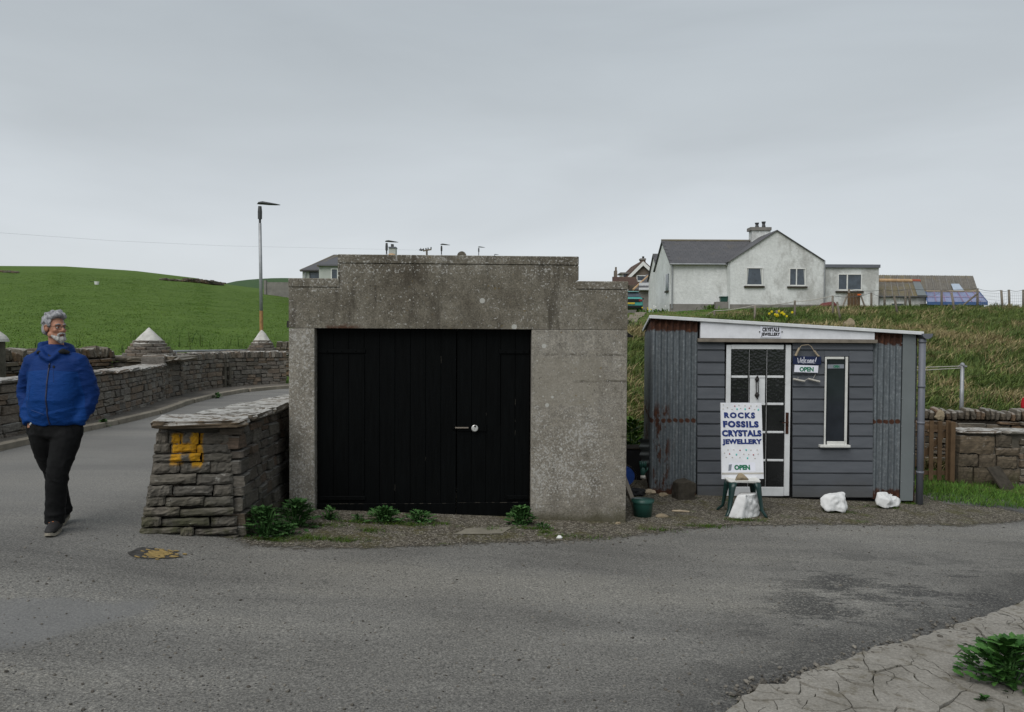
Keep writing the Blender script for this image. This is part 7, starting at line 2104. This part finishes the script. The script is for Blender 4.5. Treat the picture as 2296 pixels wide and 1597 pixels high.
wd(737, 1169, 44, 30, 'small weed at the left corner of the black doors', 80, (.035, .08))
wd(800, 1172, 40, 16, 'thin low weed tuft left of the dandelion clump under the doors', 60, (.03, .06))
wd(855, 1178, 90, 34, 'broad dandelion clump under the middle of the left door', 220, (.04, .10))
wd(935, 1178, 90, 26, 'low weed clump near the join of the two doors', 170, (.03, .08))
wd(1168, 1182, 70, 44, 'dense leafy weed at the right foot of the black doors', 240, (.035, .08), kind='dock', mat='weed')
wd(1215, 1190, 42, 16, 'small weed tuft right of the leafy weed by the garage pier', 60, (.025, .05))
# pavement-side tufts
for (x, y, lb) in ((636 / 2 - 0, 936, ''),):
    pass
for i, (x, y, w, lb) in enumerate(((232, 958, 26, 'little weed growing from the kerb beside the blue jacket'), (62, 975, 34, 'grass tuft at the foot of the wall left of the walking man'), (8, 985, 20, 'grass tuft at the left edge by the roadside wall'), (487, 893, 22, 'pale weed in the gutter at the road bend'))):
    p = gs(x, y); p = Vector((p.x, p.y, .0 if i in (0, 3) else .08)); weed(lb, p, w * p.y / FPX / 2, .12, .12, 26, (.06, .13), kind='dock', mat='weed', stems=False)
# shrub in the gap, bright foreground dock plant
p = at(1420, 1000, 12.9)
weed('bright green leafy shrub in the gap between garage and shed', (p.x, 12.95, terrain(p.x, 12.9)), .38, .3, .75, 200, (.07, .14), kind='round', mat='fern', name='shrub', cat='shrub')
p = gs(2242, 1552)
weed('large leafy dock plant growing through the cracked concrete at the lower right', (p.x + .10, p.y + .12, S(p.x)), .29, .22, .27, 300, (.055, .115), kind='dock', mat='dock', name='dock_plant', cat='plant')
p = gs(2205, 1577); weed('tiny weed seedling in a crack of the concrete below the dock plant', (p.x, p.y, S(p.x) + .01), .05, .03, .03, 14, (.03, .06), kind='dock', mat='dock', stems=False)
# mossy turf cushions on the gravel
def turf(name, pxs, label, h=(.018, .06)):
    xy = []
    for (x, y, w, d, n) in pxs:
        c = gs(x, y); s = c.y / FPX
        for _ in range(int(n * 1.8)):
            a, b = rng.gauss(0, .4), rng.gauss(0, .4); xy.append((c.x + a * w * s, c.y + b * d))
    P, H, W_, L, C = clumps(xy, lambda x, y: S(x) + .006, (6, 11), .02, h, (.004, .008), (.3, 1.1), lambda x, y: (np.array((.05, .085, .014)) * rng.uniform(.7, 1.4)))
    blades(name, P, H, W_, L, C, M['blade'], label=label)
LAWN = [(u * y, y) for u, y in ((rng.uniform(.13, .40), rng.uniform(32, 57)) for _ in range(3500))]
P, H, W_, L, C = clumps(LAWN, bankz, (6, 10), .16, (.04, .09), (.02, .035), (.3, .8), green)
blades('lawn_grass', P, H, W_, L, C, M['blade'], label='short mown lawn in front of the white house')
turf('turf_tufts', [(680, 1208, 60, .12, 70), (760, 1213, 70, .1, 60), (830, 1192, 40, .08, 30), (1222, 1196, 16, .05, 24), (1280, 1205, 90, .06, 30), (730, 1180, 60, .1, 30), (600, 1212, 70, .08, 60), (790, 1172, 60, .05, 40), (900, 1178, 110, .05, 70), (980, 1176, 40, .04, 20), (1190, 1187, 60, .05, 40), (1100, 1190, 30, .05, 12), (1580, 1182, 60, .05, 40), (1665, 1168, 50, .05, 60), (1880, 1150, 50, .04, 30), (1990, 1140, 50, .04, 30), (2040, 1130, 30, .06, 40), (1480, 1190, 60, .06, 20)], 'mossy turf on the gravel verge')
turf('crack_moss', [(2040, 1585, 120, .08, 70), (1960, 1560, 60, .06, 24), (2110, 1470, 40, .06, 16), (2190, 1500, 60, .03, 20), (1880, 1545, 40, .05, 20), (1760, 1560, 40, .04, 24), (1990, 1490, 40, .04, 18), (2230, 1420, 60, .04, 18), (1900, 1585, 60, .05, 34), (2170, 1590, 50, .05, 30), (1650, 1570, 14, .03, 14), (2010, 1535, 30, .03, 12)], 'moss and seedlings in the cracks of the concrete apron', (.008, .022))
# daffodils by the fence and by the house
for (x, y, Y, n, lb, yel, nm) in ((1742, 728, 33, 16, 'clump of yellow daffodils by the fence above the shed roof', True, 'daffodils'), (1446, 693, 57, 4, 'patch of yellow-green foliage beside the parked car', True, 'daffodils'), (1478, 690, 57, 5, 'white daffodils by the corner of the white house', False, 'daffodils'), (1590, 690, 55.5, 4, 'reddish-green plant at the foot of the white house wall', True, 'garden_plant')):
    p = at(x, y, Y); p.z = terrain(p.x, Y)
    T = thing(nm, lb, 'flowers' if nm == 'daffodils' else 'plant', p)
    L = leaves('round', M['fern'])
    for i in range(40):
        o = link(bpy.data.objects.new('leaf', rng.choice(L))); s = rng.uniform(.25, .45); o.rotation_euler = Euler((0, -radians(rng.uniform(45, 85)), rng.uniform(0, 6.3))); o.scale = (s, s * .3, s)
        o.location = (rng.gauss(0, .3), rng.gauss(0, .2), 0); o.parent = T
    for i in range(n if nm == 'daffodils' else 0):
        bm = BM()
        for k in range(6):
            a = k * pi / 3; ball(bm, (cos(a) * .03, -.01, sin(a) * .03), (.024, .01, .024), 6, 4)
        cyl(bm, (0, 0, 0), (0, -.03, 0), .018, .022, 8)
        o = obj('bloom', bm, M['daffodil'] if yel else M['plastic_white'], T); o.location = (rng.gauss(0, .25), rng.uniform(-.3, .1), rng.uniform(.28, .5))
# stones on the bank
p = at(1733, 737, 30.5)
for (x, Y, s, lb) in ((2060 / 1, 30, .0, ''),):
    pass
q = at(2264 - 360, 718, 33)
boulder('boulder', 'pale rounded boulder half sunk in the bank above the right end of the shed roof', 'boulder', (at(1897, 731, 31).x + .1, 31, terrain(at(1897, 731, 31).x, 31) - .12), (.26, .2, .34), M['pebble'], 50, .12)
# loose chippings and pebbles (stuff)
def scatter_stones(name, n, pick, size, label, z=lambda x: S(x)):
    pr = [stone_proto(200 + i, .22, .10) for i in range(5)]
    items = []
    for _ in range(n):
        x, y = pick()
        s = rng.uniform(*size) * rng.choice((.6, .8, 1, 1, 1.4))
        items.append((rng.choice(pr), Matrix.LocRotScale(Vector((x, y, z(x) + s * .2)), Euler((rng.uniform(-.4, .4), rng.uniform(-.4, .4), rng.uniform(0, 6.3))), Vector((s * rng.uniform(.7, 1.4), s, s * .55)))))
    o = merged(name, items, M['stonechip']); struct(o, 'stuff', label)
vpoly = [(p.x, p.y) for p in vp]
def inverge():
    while True:
        px, py = rng.uniform(560, 2120), rng.uniform(1120, 1228)
        lim = np.interp(px, [q[0] for q in vg[:15]], [q[1] for q in vg[:15]])
        if py < lim + rng.expovariate(1 / 5):
            p = gs(px, py)
            if px < 1405 and p.y > 8.3: continue
            if p.y > 10.1: continue
            return p.x, p.y
scatter_stones('gravel_chips', 6500, inverge, (.006, .018), 'loose gravel on the verge')
def onroad():
    px, py = rng.uniform(-20, 2320), 1180 + 417 * rng.random() ** 1.2
    p = gs(px, py); return p.x, p.y
scatter_stones('road_grit', 1500, onroad, (.004, .013), 'scattered grit and pebbles on the road')
def apedge():
    k = rng.randrange(0, 8); a, b = ap[k], ap[k + 1]; f = rng.random(); p = a.lerp(b, f); return p.x + rng.gauss(0, .05), p.y + rng.gauss(0, .05)
scatter_stones('concrete_crumbs', 420, apedge, (.006, .024), 'crumbled concrete along the edge of the apron', lambda x: S(x) + .006)
for i, (x, y, s, lb) in enumerate(((1385, 1176, .028, 'cream pebble at the foot of the right garage pier'), (608, 1205, .022, 'white pebble at the foot of the wall end below the letter H'), (1253, 1208, .03, 'whitish stone on the gravel in front of the garage pier'))):
    p = gs(x, y); boulder('pebble', lb, 'pebble', (p.x, p.y, S(p.x)), (s, s * .8, s * .7), M['pebble' if i == 0 else 'plastic_white'], 60 + i, .2)
# bare worn spot with yellow paint by the wall end
c = [gs(*q) for q in ((285, 1240), (320, 1228), (400, 1236), (410, 1250), (350, 1254), (300, 1250))]
o = struct(sheet('worn_spot', [(p.x, p.y) for p in c], .0055, plain('worn_tar', (.05, .048, .045), .9, .5, 20, .2, bump=.8, bscale=50, bd=.01), jag=.05, step=.04), label='dark worn hollow in the road by the wall end')
def spot():
    return (lambda p: (p.x, p.y))(gs(rng.gauss(360, 19), rng.gauss(1244, 4.5)))
pr = [stone_proto(220, .2, .1)]
o = merged('yellow_paint_flakes', [(pr[0], Matrix.LocRotScale(Vector((*spot(), S(-3.3) + .012)), Euler((0, 0, rng.uniform(-.5, .5))), Vector((rng.uniform(.02, .06), rng.uniform(.01, .025), .006)))) for _ in range(90)], M['yellow'])
for v in o.data.vertices: v.co.z = S(v.co.x) + .008 + (v.co.z - S(-3.3) - .012)
struct(o, 'stuff', 'flakes of yellow road paint by the wall end')
# ================================================================== THE WALKING MAN
MY = 6.7
mp = at(128, 1195, MY); mp.z = S(mp.x)
def m_jacket():
    b = NB('blue_jacket')
    x, y, z = b.xyz(b.obj())
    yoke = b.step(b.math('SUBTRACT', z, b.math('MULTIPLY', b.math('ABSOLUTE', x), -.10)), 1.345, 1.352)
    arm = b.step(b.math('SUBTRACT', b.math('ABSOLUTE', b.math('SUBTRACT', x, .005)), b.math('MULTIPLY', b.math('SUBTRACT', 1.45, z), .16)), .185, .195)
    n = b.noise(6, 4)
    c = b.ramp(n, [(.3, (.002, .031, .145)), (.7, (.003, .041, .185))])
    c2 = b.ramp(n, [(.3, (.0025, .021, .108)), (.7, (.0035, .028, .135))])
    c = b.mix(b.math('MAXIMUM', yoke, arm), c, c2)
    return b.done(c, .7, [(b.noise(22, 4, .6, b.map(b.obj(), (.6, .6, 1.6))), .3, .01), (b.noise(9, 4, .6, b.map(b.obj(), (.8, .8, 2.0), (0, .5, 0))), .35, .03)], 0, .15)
def m_hair(name, a, c2):
    b = NB(name)
    n = b.noise(38, 5, .75, b.map(b.obj(), (1, 1, .5), (.3, .4, 0)), 1.5)
    return b.done(b.ramp(n, [(.32, a), (.66, c2)]), .8, (n, .9, .012), 0, .2)
def m_skin():
    b = NB('skin')
    n = b.noise(25, 4)
    c = b.ramp(n, [(.3, (.33, .150, .095)), (.7, (.43, .215, .140))])
    return b.done(c, .55, (b.noise(120, 3), .15, .002), 0, .35)
MJ, MSK = m_jacket(), m_skin()
MH, MBD = m_hair('grey_hair', (.10, .10, .11), (.44, .44, .46)), m_hair('grey_beard', (.26, .25, .24), (.55, .54, .52))
MT = plain('black_trousers', (.0042, .0044, .0048), .8, .3, 6, .2, bump=.4, bscale=14, bd=.012)
man = thing('person', 'grey-bearded man in a blue jacket and black trousers walking with hands in pockets', 'person', mp)
V3 = Vector
def ridge(v): return 1 - min(1, abs(v) * 3.2)
def folds(c, n):
    """soft shell cloth: broad slack plus a few sharp creases at elbows, waist and armpits"""
    a = .005 * mnoise.noise(V3((c.x * 4, c.y * 4, c.z * 5)))
    q = V3((c.x * 5 + c.z * 4 * (1 if c.x < 0 else -1), c.y * 5, c.z * 9))
    w = .25 + .75 * sst(1.16, 1.0, c.z) + (.6 if abs(c.x) > .2 else 0)
    a += .007 * w * ridge(mnoise.noise(q)) ** 2 - .004 * w
    a += .004 * w * ridge(mnoise.noise(q * 1.9 + V3((7, 3, 1)))) ** 2
    return a
# --- jacket
bm = BM()
def ringloft(secs, n=28, power=2.4):
    P = [(cx, cy, z) for z, cx, cy, rx, ry in secs]
    tube(bm, P, [s[3] for s in secs], n, ry=[s[4] for s in secs], power=power)
ringloft([(.885, .005, 0, .196, .135), (.905, .005, 0, .207, .145), (.98, .006, -.01, .217, .160), (1.10, .006, -.02, .222, .170), (1.22, .005, -.01, .222, .160), (1.33, .003, 0, .220, .142), (1.40, .0, .01, .205, .125), (1.45, -.005, .015, .165, .105), (1.485, -.008, .02, .112, .090), (1.515, -.01, .02, .095, .088), (1.545, -.012, .025, .088, .082)])
def limb(P, r, ry=None): tube(bm, P, r, 16, ry=ry)
limb([(-.135, .01, 1.425), (-.19, .015, 1.405), (-.245, .035, 1.30), (-.295, .065, 1.16), (-.270, .04, 1.07), (-.215, -.03, .955), (-.195, -.05, .895)], [.075, .092, .090, .083, .080, .068, .056])
limb([(.125, .01, 1.425), (.185, .015, 1.405), (.235, .035, 1.29), (.272, .065, 1.13), (.258, .04, 1.05), (.225, -.02, .955), (.213, -.035, .885)], [.075, .090, .086, .080, .074, .062, .055])
# hood bunched behind the neck and standing collar
limb([(-.155, .00, 1.475), (-.14, .08, 1.515), (-.04, .125, 1.525), (.06, .12, 1.51), (.12, .06, 1.485)], [.03, .052, .06, .052, .03])
limb([(-.14, .02, 1.50), (-.155, .06, 1.535), (-.10, .10, 1.56)], [.03, .045, .03])
limb([(-.115, .0, 1.52), (-.092, -.065, 1.50), (-.04, -.108, 1.46), (.02, -.12, 1.42)], [.022, .028, .026, .020])
limb([(.10, .0, 1.52), (.09, -.065, 1.50), (.06, -.105, 1.46), (.02, -.12, 1.42)], [.024, .027, .024, .020])
for v in bm.verts: v.co.x *= .95
jme = remeshed(bm, .011, 5, folds)
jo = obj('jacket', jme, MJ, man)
bt_ = BM(); bt_.from_mesh(jme); JT = BVHTree.FromBMesh(bt_)
def fr(x, z, off=.004):
    h = JT.ray_cast(V3((x, -1, z)), V3((0, 1, 0)))
    return (h[0] + V3((0, -off, 0))) if h[0] else V3((x, -.15, z))
bm = BM(); tube(bm, [fr(.022 + .012 * (1.4 - z), z, .001) for z in np.linspace(1.40, .90, 16)], [.0065] * 16, 6); obj('zip', bm, plain('zip_tape', (.012, .016, .05), .6, bump=0), jo)
for (x0, z0, x1, z1) in ((.055, 1.36, .075, 1.25), (-.125, 1.22, -.13, 1.10), (-.115, 1.02, .0, .985)):
    bm = BM(); tube(bm, [fr(x0 + (x1 - x0) * f, z0 + (z1 - z0) * f, .0) for f in np.linspace(0, 1, 6)], [.003] * 6, 5); obj('seam', bm, plain('seam_tape', (.004, .03, .14), .7, bump=0), jo)
bm = BM(); p = fr(.058, 1.372); box(bm, p, (.014, .006, .02)); p = fr(.024, 1.375); box(bm, p + V3((0, -.004, 0)), (.008, .006, .03)); obj('zip_pull', bm, M['rubber'], jo)
# dark lining of the open collar
bm = BM(); tube(bm, [(.075, -.095, 1.485), (.10, -.07, 1.50), (.145, -.045, 1.485)], [.012, .022, .012], 10, ry=[.015, .026, .012]); tube(bm, [(-.10, -.085, 1.475), (-.085, -.10, 1.49), (-.06, -.10, 1.495)], [.010, .016, .010], 8)
tube(bm, [(-.09, .03, 1.52), (-.05, -.06, 1.475), (0.02, -.098, 1.44), (.06, -.07, 1.47), (.085, .02, 1.51)], [.020, .022, .018, .022, .02], 8)
obj('collar_lining', remeshed(bm, .008, 3), plain('grey_fleece', (.020, .021, .022), .9, .2, 20, .1), jo)
# --- trousers
bm = BM()
def ringl(secs, n=24): tube(bm, [(cx, cy, z) for z, cx, cy, rx, ry in secs], [s[3] for s in secs], n, ry=[s[4] for s in secs], power=2.3)
ringl([(.97, .003, .0, .175, .115), (.92, .001, .0, .19, .125), (.86, -.003, .0, .205, .130), (.80, -.005, .0, .20, .125), (.775, -.005, 0, .17, .10)])
limb([(-.105, .0, .84), (-.112, .03, .72), (-.105, .075, .58), (-.092, .11, .49), (-.088, .16, .36), (-.080, .21, .20), (-.076, .235, .085)], [.118, .110, .092, .083, .078, .070, .074])
limb([(.095, .0, .84), (.088, -.03, .72), (.066, -.06, .58), (.050, -.075, .49), (.038, -.07, .36), (.022, -.06, .20), (.012, -.055, .065)], [.120, .112, .096, .087, .082, .076, .082])
limb([(-.17, -.02, .93), (-.195, -.01, .85), (-.185, .0, .76)], [.05, .052, .03]); limb([(.17, -.02, .93), (.188, -.01, .85), (.175, .0, .76)], [.05, .05, .03])
def tf(c, n):
    q = V3((c.x * 7 + c.z * 3, c.y * 6, c.z * 7))
    k = .35 + .65 * (sst(.32, .1, c.z) + sst(.74, .82, c.z) + (.7 if .42 < c.z < .62 else 0))
    return .004 * mnoise.noise(c * 6) + .009 * k * (ridge(mnoise.noise(q)) ** 2 - .4) + .004 * k * ridge(mnoise.noise(q * 2.1)) ** 2
obj('trousers', remeshed(bm, .011, 4, tf), MT, man)
bm = BM(); p = V3((-.118, -.16, .905)); box(bm, p, (.012, .01, .022), Euler((0, .5, 0)).to_matrix(), .002); obj('key_tag', bm, M['chrome'], man)
# hands going into the pockets: wrists, knuckles and thumbs showing above the pocket edge
# --- shoes
def shoe(x, y, ang, pitch, z0=0):
    bm2 = BM()
    R = Euler((pitch, 0, ang)).to_matrix()
    tube(bm2, [R @ V3(q) + V3((x, y, z0)) for q in ((0, .085, .05), (0, .04, .065), (0, -.02, .062), (0, -.09, .048), (0, -.15, .038), (0, -.185, .030))], [.036, .044, .046, .049, .042, .018], 16, ry=[.05, .062, .052, .04, .028, .014])
    tube(bm2, [R @ V3(q) + V3((x, y, z0)) for q in ((0, .05, .06), (0, .045, .12))], [.040, .045], 14)
    s = obj('shoe', remeshed(bm2, .007, 3), plain('dark_shoe', (.016, .015, .015), .7, .4, 40, .3), man)
    bm2 = BM(); ring = []
    for zz in (.0, .022):
        ring.append([bm2.verts.new(R @ V3((math.copysign(abs(cos(a)) ** .8, cos(a)) * (.050 if sin(a) < 0 else .044) * (1 + .02 * rng.random()), -.05 + sin(a) * .142, zz + (.012 if sin(a) < -.8 else 0))) + V3((x, y, z0))) for a in np.linspace(0, 2 * pi, 28, endpoint=False)])
    for k in range(28): bm2.faces.new((ring[0][k], ring[0][(k + 1) % 28], ring[1][(k + 1) % 28], ring[1][k]))
    bm2.faces.new(ring[1]); bm2.faces.new(ring[0][::-1]); bmesh.ops.recalc_face_normals(bm2, faces=bm2.faces[:])
    obj('sole', bm2, plain('beige_sole', (.26, .235, .19), .8, .3, 30, .2), s)
    bm2 = BM()
    for k in range(4):
        yy = -.03 - .024 * k; zz = .108 - .012 * k
        tube(bm2, [R @ V3((-.032, yy, zz - .01)) + V3((x, y, z0)), R @ V3((.0, yy - .01, zz)) + V3((x, y, z0)), R @ V3((.032, yy + .004, zz - .012)) + V3((x, y, z0))], .0055, 5)
    obj('lace', bm2, plain('orange_lace', (.5, .15, .04), .7, bump=0), s)
shoe(.030, -.075, radians(14), 0)
shoe(-.075, .235, radians(6), radians(14), .03)
# --- head (built facing -Y, then turned)
HC = V3((.002, -.005, 1.69)); TURN = radians(64); HS = .91
def hv(x, y, z): return V3((x, y, z))
bm = BM()
ball(bm, (0, .018, .035), (.076, .097, .090), 24, 16)
ball(bm, (0, -.035, -.01), (.064, .058, .085), 20, 14)
ball(bm, (0, -.045, -.068), (.050, .048, .045), 18, 12)
ball(bm, (0, -.068, -.098), (.026, .024, .022), 12, 8)
ball(bm, (0, -.072, .030), (.056, .022, .016), 14, 8)          # brow
for s in (-1, 1):
    ball(bm, (s * .040, -.062, -.022), (.024, .026, .022), 12, 8)  # cheekbone
    ball(bm, (s * .052, -.01, -.058), (.018, .04, .030), 12, 8)    # jaw
tube(bm, [(0, -.085, .022), (0, -.100, .0), (0, -.116, -.024), (0, -.108, -.034)], [.009, .012, .016, .012], 10)
for s in (-1, 1): ball(bm, (s * .012, -.100, -.030), (.009, .011, .008), 8, 6)
ball(bm, (0, -.090, -.062), (.022, .010, .007), 10, 6); ball(bm, (0, -.089, -.074), (.020, .010, .007), 10, 6)
hd = remeshed(bm, .0055, 3)
hb_ = BM(); hb_.from_mesh(hd)
# eye sockets
for v in hb_.verts:
    for s in (-1, 1):
        d = (v.co - V3((s * .032, -.092, .006))).length
        if d < .026 and v.co.y < -.05: v.co.y += .011 * (1 - d / .026)
bm = hb_
# neck and upper chest continue under the jacket
Rm = Matrix.Translation(HC) @ Matrix.Rotation(TURN, 4, 'Z') @ Matrix.Scale(HS, 4)
bmesh.ops.transform(bm, matrix=Rm, verts=bm.verts)
tube(bm, [(-.004, .02, 1.25), (-.004, .03, 1.42), (-.004, .025, 1.50), (-.002, .015, 1.58), (.0, .01, 1.64)], [.12, .09, .058, .056, .058], 18, ry=[.06, .055, .056, .060, .062])
tube(bm, [(-.12, .02, 1.38), (-.235, .035, 1.28), (-.27, .06, 1.15), (-.222, -.0, .99), (-.19, -.04, .92), (-.178, -.05, .86)], [.04, .038, .034, .03, .026, .03], 10)
tube(bm, [(.12, .02, 1.38), (.225, .035, 1.27), (.248, .06, 1.12), (.222, -.0, .98), (.20, -.03, .91), (.178, -.03, .86)], [.04, .038, .034, .03, .026, .03], 10)
tube(bm, [(0, .0, 1.3), (0, 0, 1.1), (0, 0, .92)], [.14, .14, .13], 16, ry=[.07, .08, .07])
body = obj('body', remeshed(bm, .0058, 1), MSK, man)
def hpart(name, bm_, mat, vox=None, sm=2, disp=None, smooth=True):
    bmesh.ops.transform(bm_, matrix=Rm, verts=bm_.verts)
    if vox: return obj(name, remeshed(bm_, vox, sm, disp), mat, man)
    return obj(name, bm_, mat, man, smooth=smooth)
# ears
for s in (-1, 1):
    bm = BM()
    ball(bm, (s * .074, .012, -.004), (.010, .021, .034), 12, 8, Euler((.2, 0, s * -.3)).to_matrix()); tube(bm, [(s * .080, .008, -.032), (s * .086, .026, -.01), (s * .086, .026, .016), (s * .080, .008, .028), (s * .075, -.004, .014)], [.006] * 5, 7)
    hpart('ear', bm, MSK)
# eyes, brows
for s in (-1, 1):
    bm = BM(); ball(bm, (s * .031, -.076, .006), .0125, 12, 8); hpart('eye', bm, plain('eye_white', (.45, .42, .40), .3, .05, bump=0))
    bm = BM(); ball(bm, (s * .031 + .002, -.0865, .006), (.0055, .003, .0055), 10, 6); hpart('iris', bm, M['rubber'])
    bm = BM(); tube(bm, [(s * .012, -.094, .030), (s * .032, -.094, .036), (s * .054, -.078, .028)], [.005, .006, .003], 7); hpart('eyebrow', bm, MH)
    bm = BM(); tube(bm, [(s * .018, -.086, .014), (s * .032, -.090, .017), (s * .045, -.080, .012)], [.003, .004, .003], 6); hpart('eyelid', bm, MSK)
bm = BM(); tube(bm, [(-.020, -.092, -.068), (0, -.101, -.067), (.020, -.092, -.068)], [.002, .0035, .002], 6); hpart('mouth', bm, plain('mouth_line', (.10, .03, .03), .6, bump=0))
# hair: swept lumps over crown, sides and back
bm = BM()
ball(bm, (0, .030, .052), (.083, .098, .088), 24, 16)
r = random.Random(3)
for k in range(60):
    a, f = r.uniform(0, 2 * pi), r.uniform(-.35, 1)
    p = V3((cos(a) * .078 * sqrt(max(0, 1 - f * f * .8)), .028 + sin(a) * .094 * sqrt(max(0, 1 - f * f * .8)), .050 + f * .085))
    if p.y < -.04 and p.z < .085: continue
    ball(bm, p, (r.uniform(.018, .03), r.uniform(.014, .022), r.uniform(.012, .018)), 8, 6, Euler((r.uniform(-1, 1), r.uniform(-1, 1), a)).to_matrix())
for x, y, z, q in ((-.035, -.060, .118, .024), (-.005, -.072, .122, .026), (.03, -.068, .118, .026), (.055, -.05, .105, .024), (-.058, -.04, .100, .022), (.045, -.076, .100, .016), (.0, -.04, .138, .03), (.03, -.02, .142, .03), (-.03, -.01, .138, .03)): ball(bm, (x, y, z), q, 10, 7)
for s in (-1, 1): ball(bm, (s * .070, .005, .045), (.012, .03, .036), 10, 7); ball(bm, (s * .070, -.018, .025), (.010, .010, .028), 8, 6); ball(bm, (s * .062, .06, -.01), (.02, .035, .05), 10, 8)
ball(bm, (0, .085, -.02), (.055, .032, .055), 14, 10)
# clear the forehead: push hair that would cover the face backwards
for v in bm.verts:
    if v.co.z < .080 and v.co.y < -.020 and abs(v.co.x) < .066: v.co.y = -.020 + (v.co.y + .020) * .1; 
hpart('hair', bm, MH, .006, 3, lambda c, n: .003 * mnoise.noise(c * 70) + .003 * mnoise.noise(V3((c.x * 30, c.y * 30, c.z * 18))))
bm = BM()
for x, y, z, q in ((0, -.092, -.105, .026), (0, -.085, -.120, .024), (-.026, -.080, -.100, .024), (.026, -.080, -.100, .024), (-.042, -.058, -.086, .020), (.042, -.058, -.086, .020), (-.050, -.035, -.072, .016), (.050, -.035, -.072, .016), (0, -.098, -.088, .014),
                   (-.030, -.086, -.074, .012), (.030, -.086, -.074, .012), (-.022, -.100, -.052, .010), (.022, -.100, -.052, .010), (-.008, -.106, -.049, .009), (.008, -.106, -.049, .009), (-.032, -.090, -.060, .010), (.032, -.090, -.060, .010)): ball(bm, (x, y, z), q, 10, 8)
hpart('beard', bm, MBD, .005, 3, lambda c, n: .002 * mnoise.noise(c * 80) + .002 * mnoise.noise(c * 40))
# glasses
bm = BM()
for s in (-1, 1):
    n = 18; P = []
    for k in range(n + 1):
        a = 2 * pi * k / n
        P.append((s * .034 + math.copysign(abs(cos(a)) ** .7, cos(a)) * .025, -.106 + abs(s * .034 + cos(a) * .025) * .16, .004 + math.copysign(abs(sin(a)) ** .7, sin(a)) * .0165))
    tube(bm, P, .0019, 5)
    tube(bm, [(s * .058, -.097, .014), (s * .076, -.05, .016), (s * .080, .01, .016), (s * .079, .025, .004)], .0022, 5)
tube(bm, [(-.009, -.105, .010), (0, -.107, .012), (.009, -.105, .010)], .0022, 5)
hpart('glasses', bm, M['darkiron'])
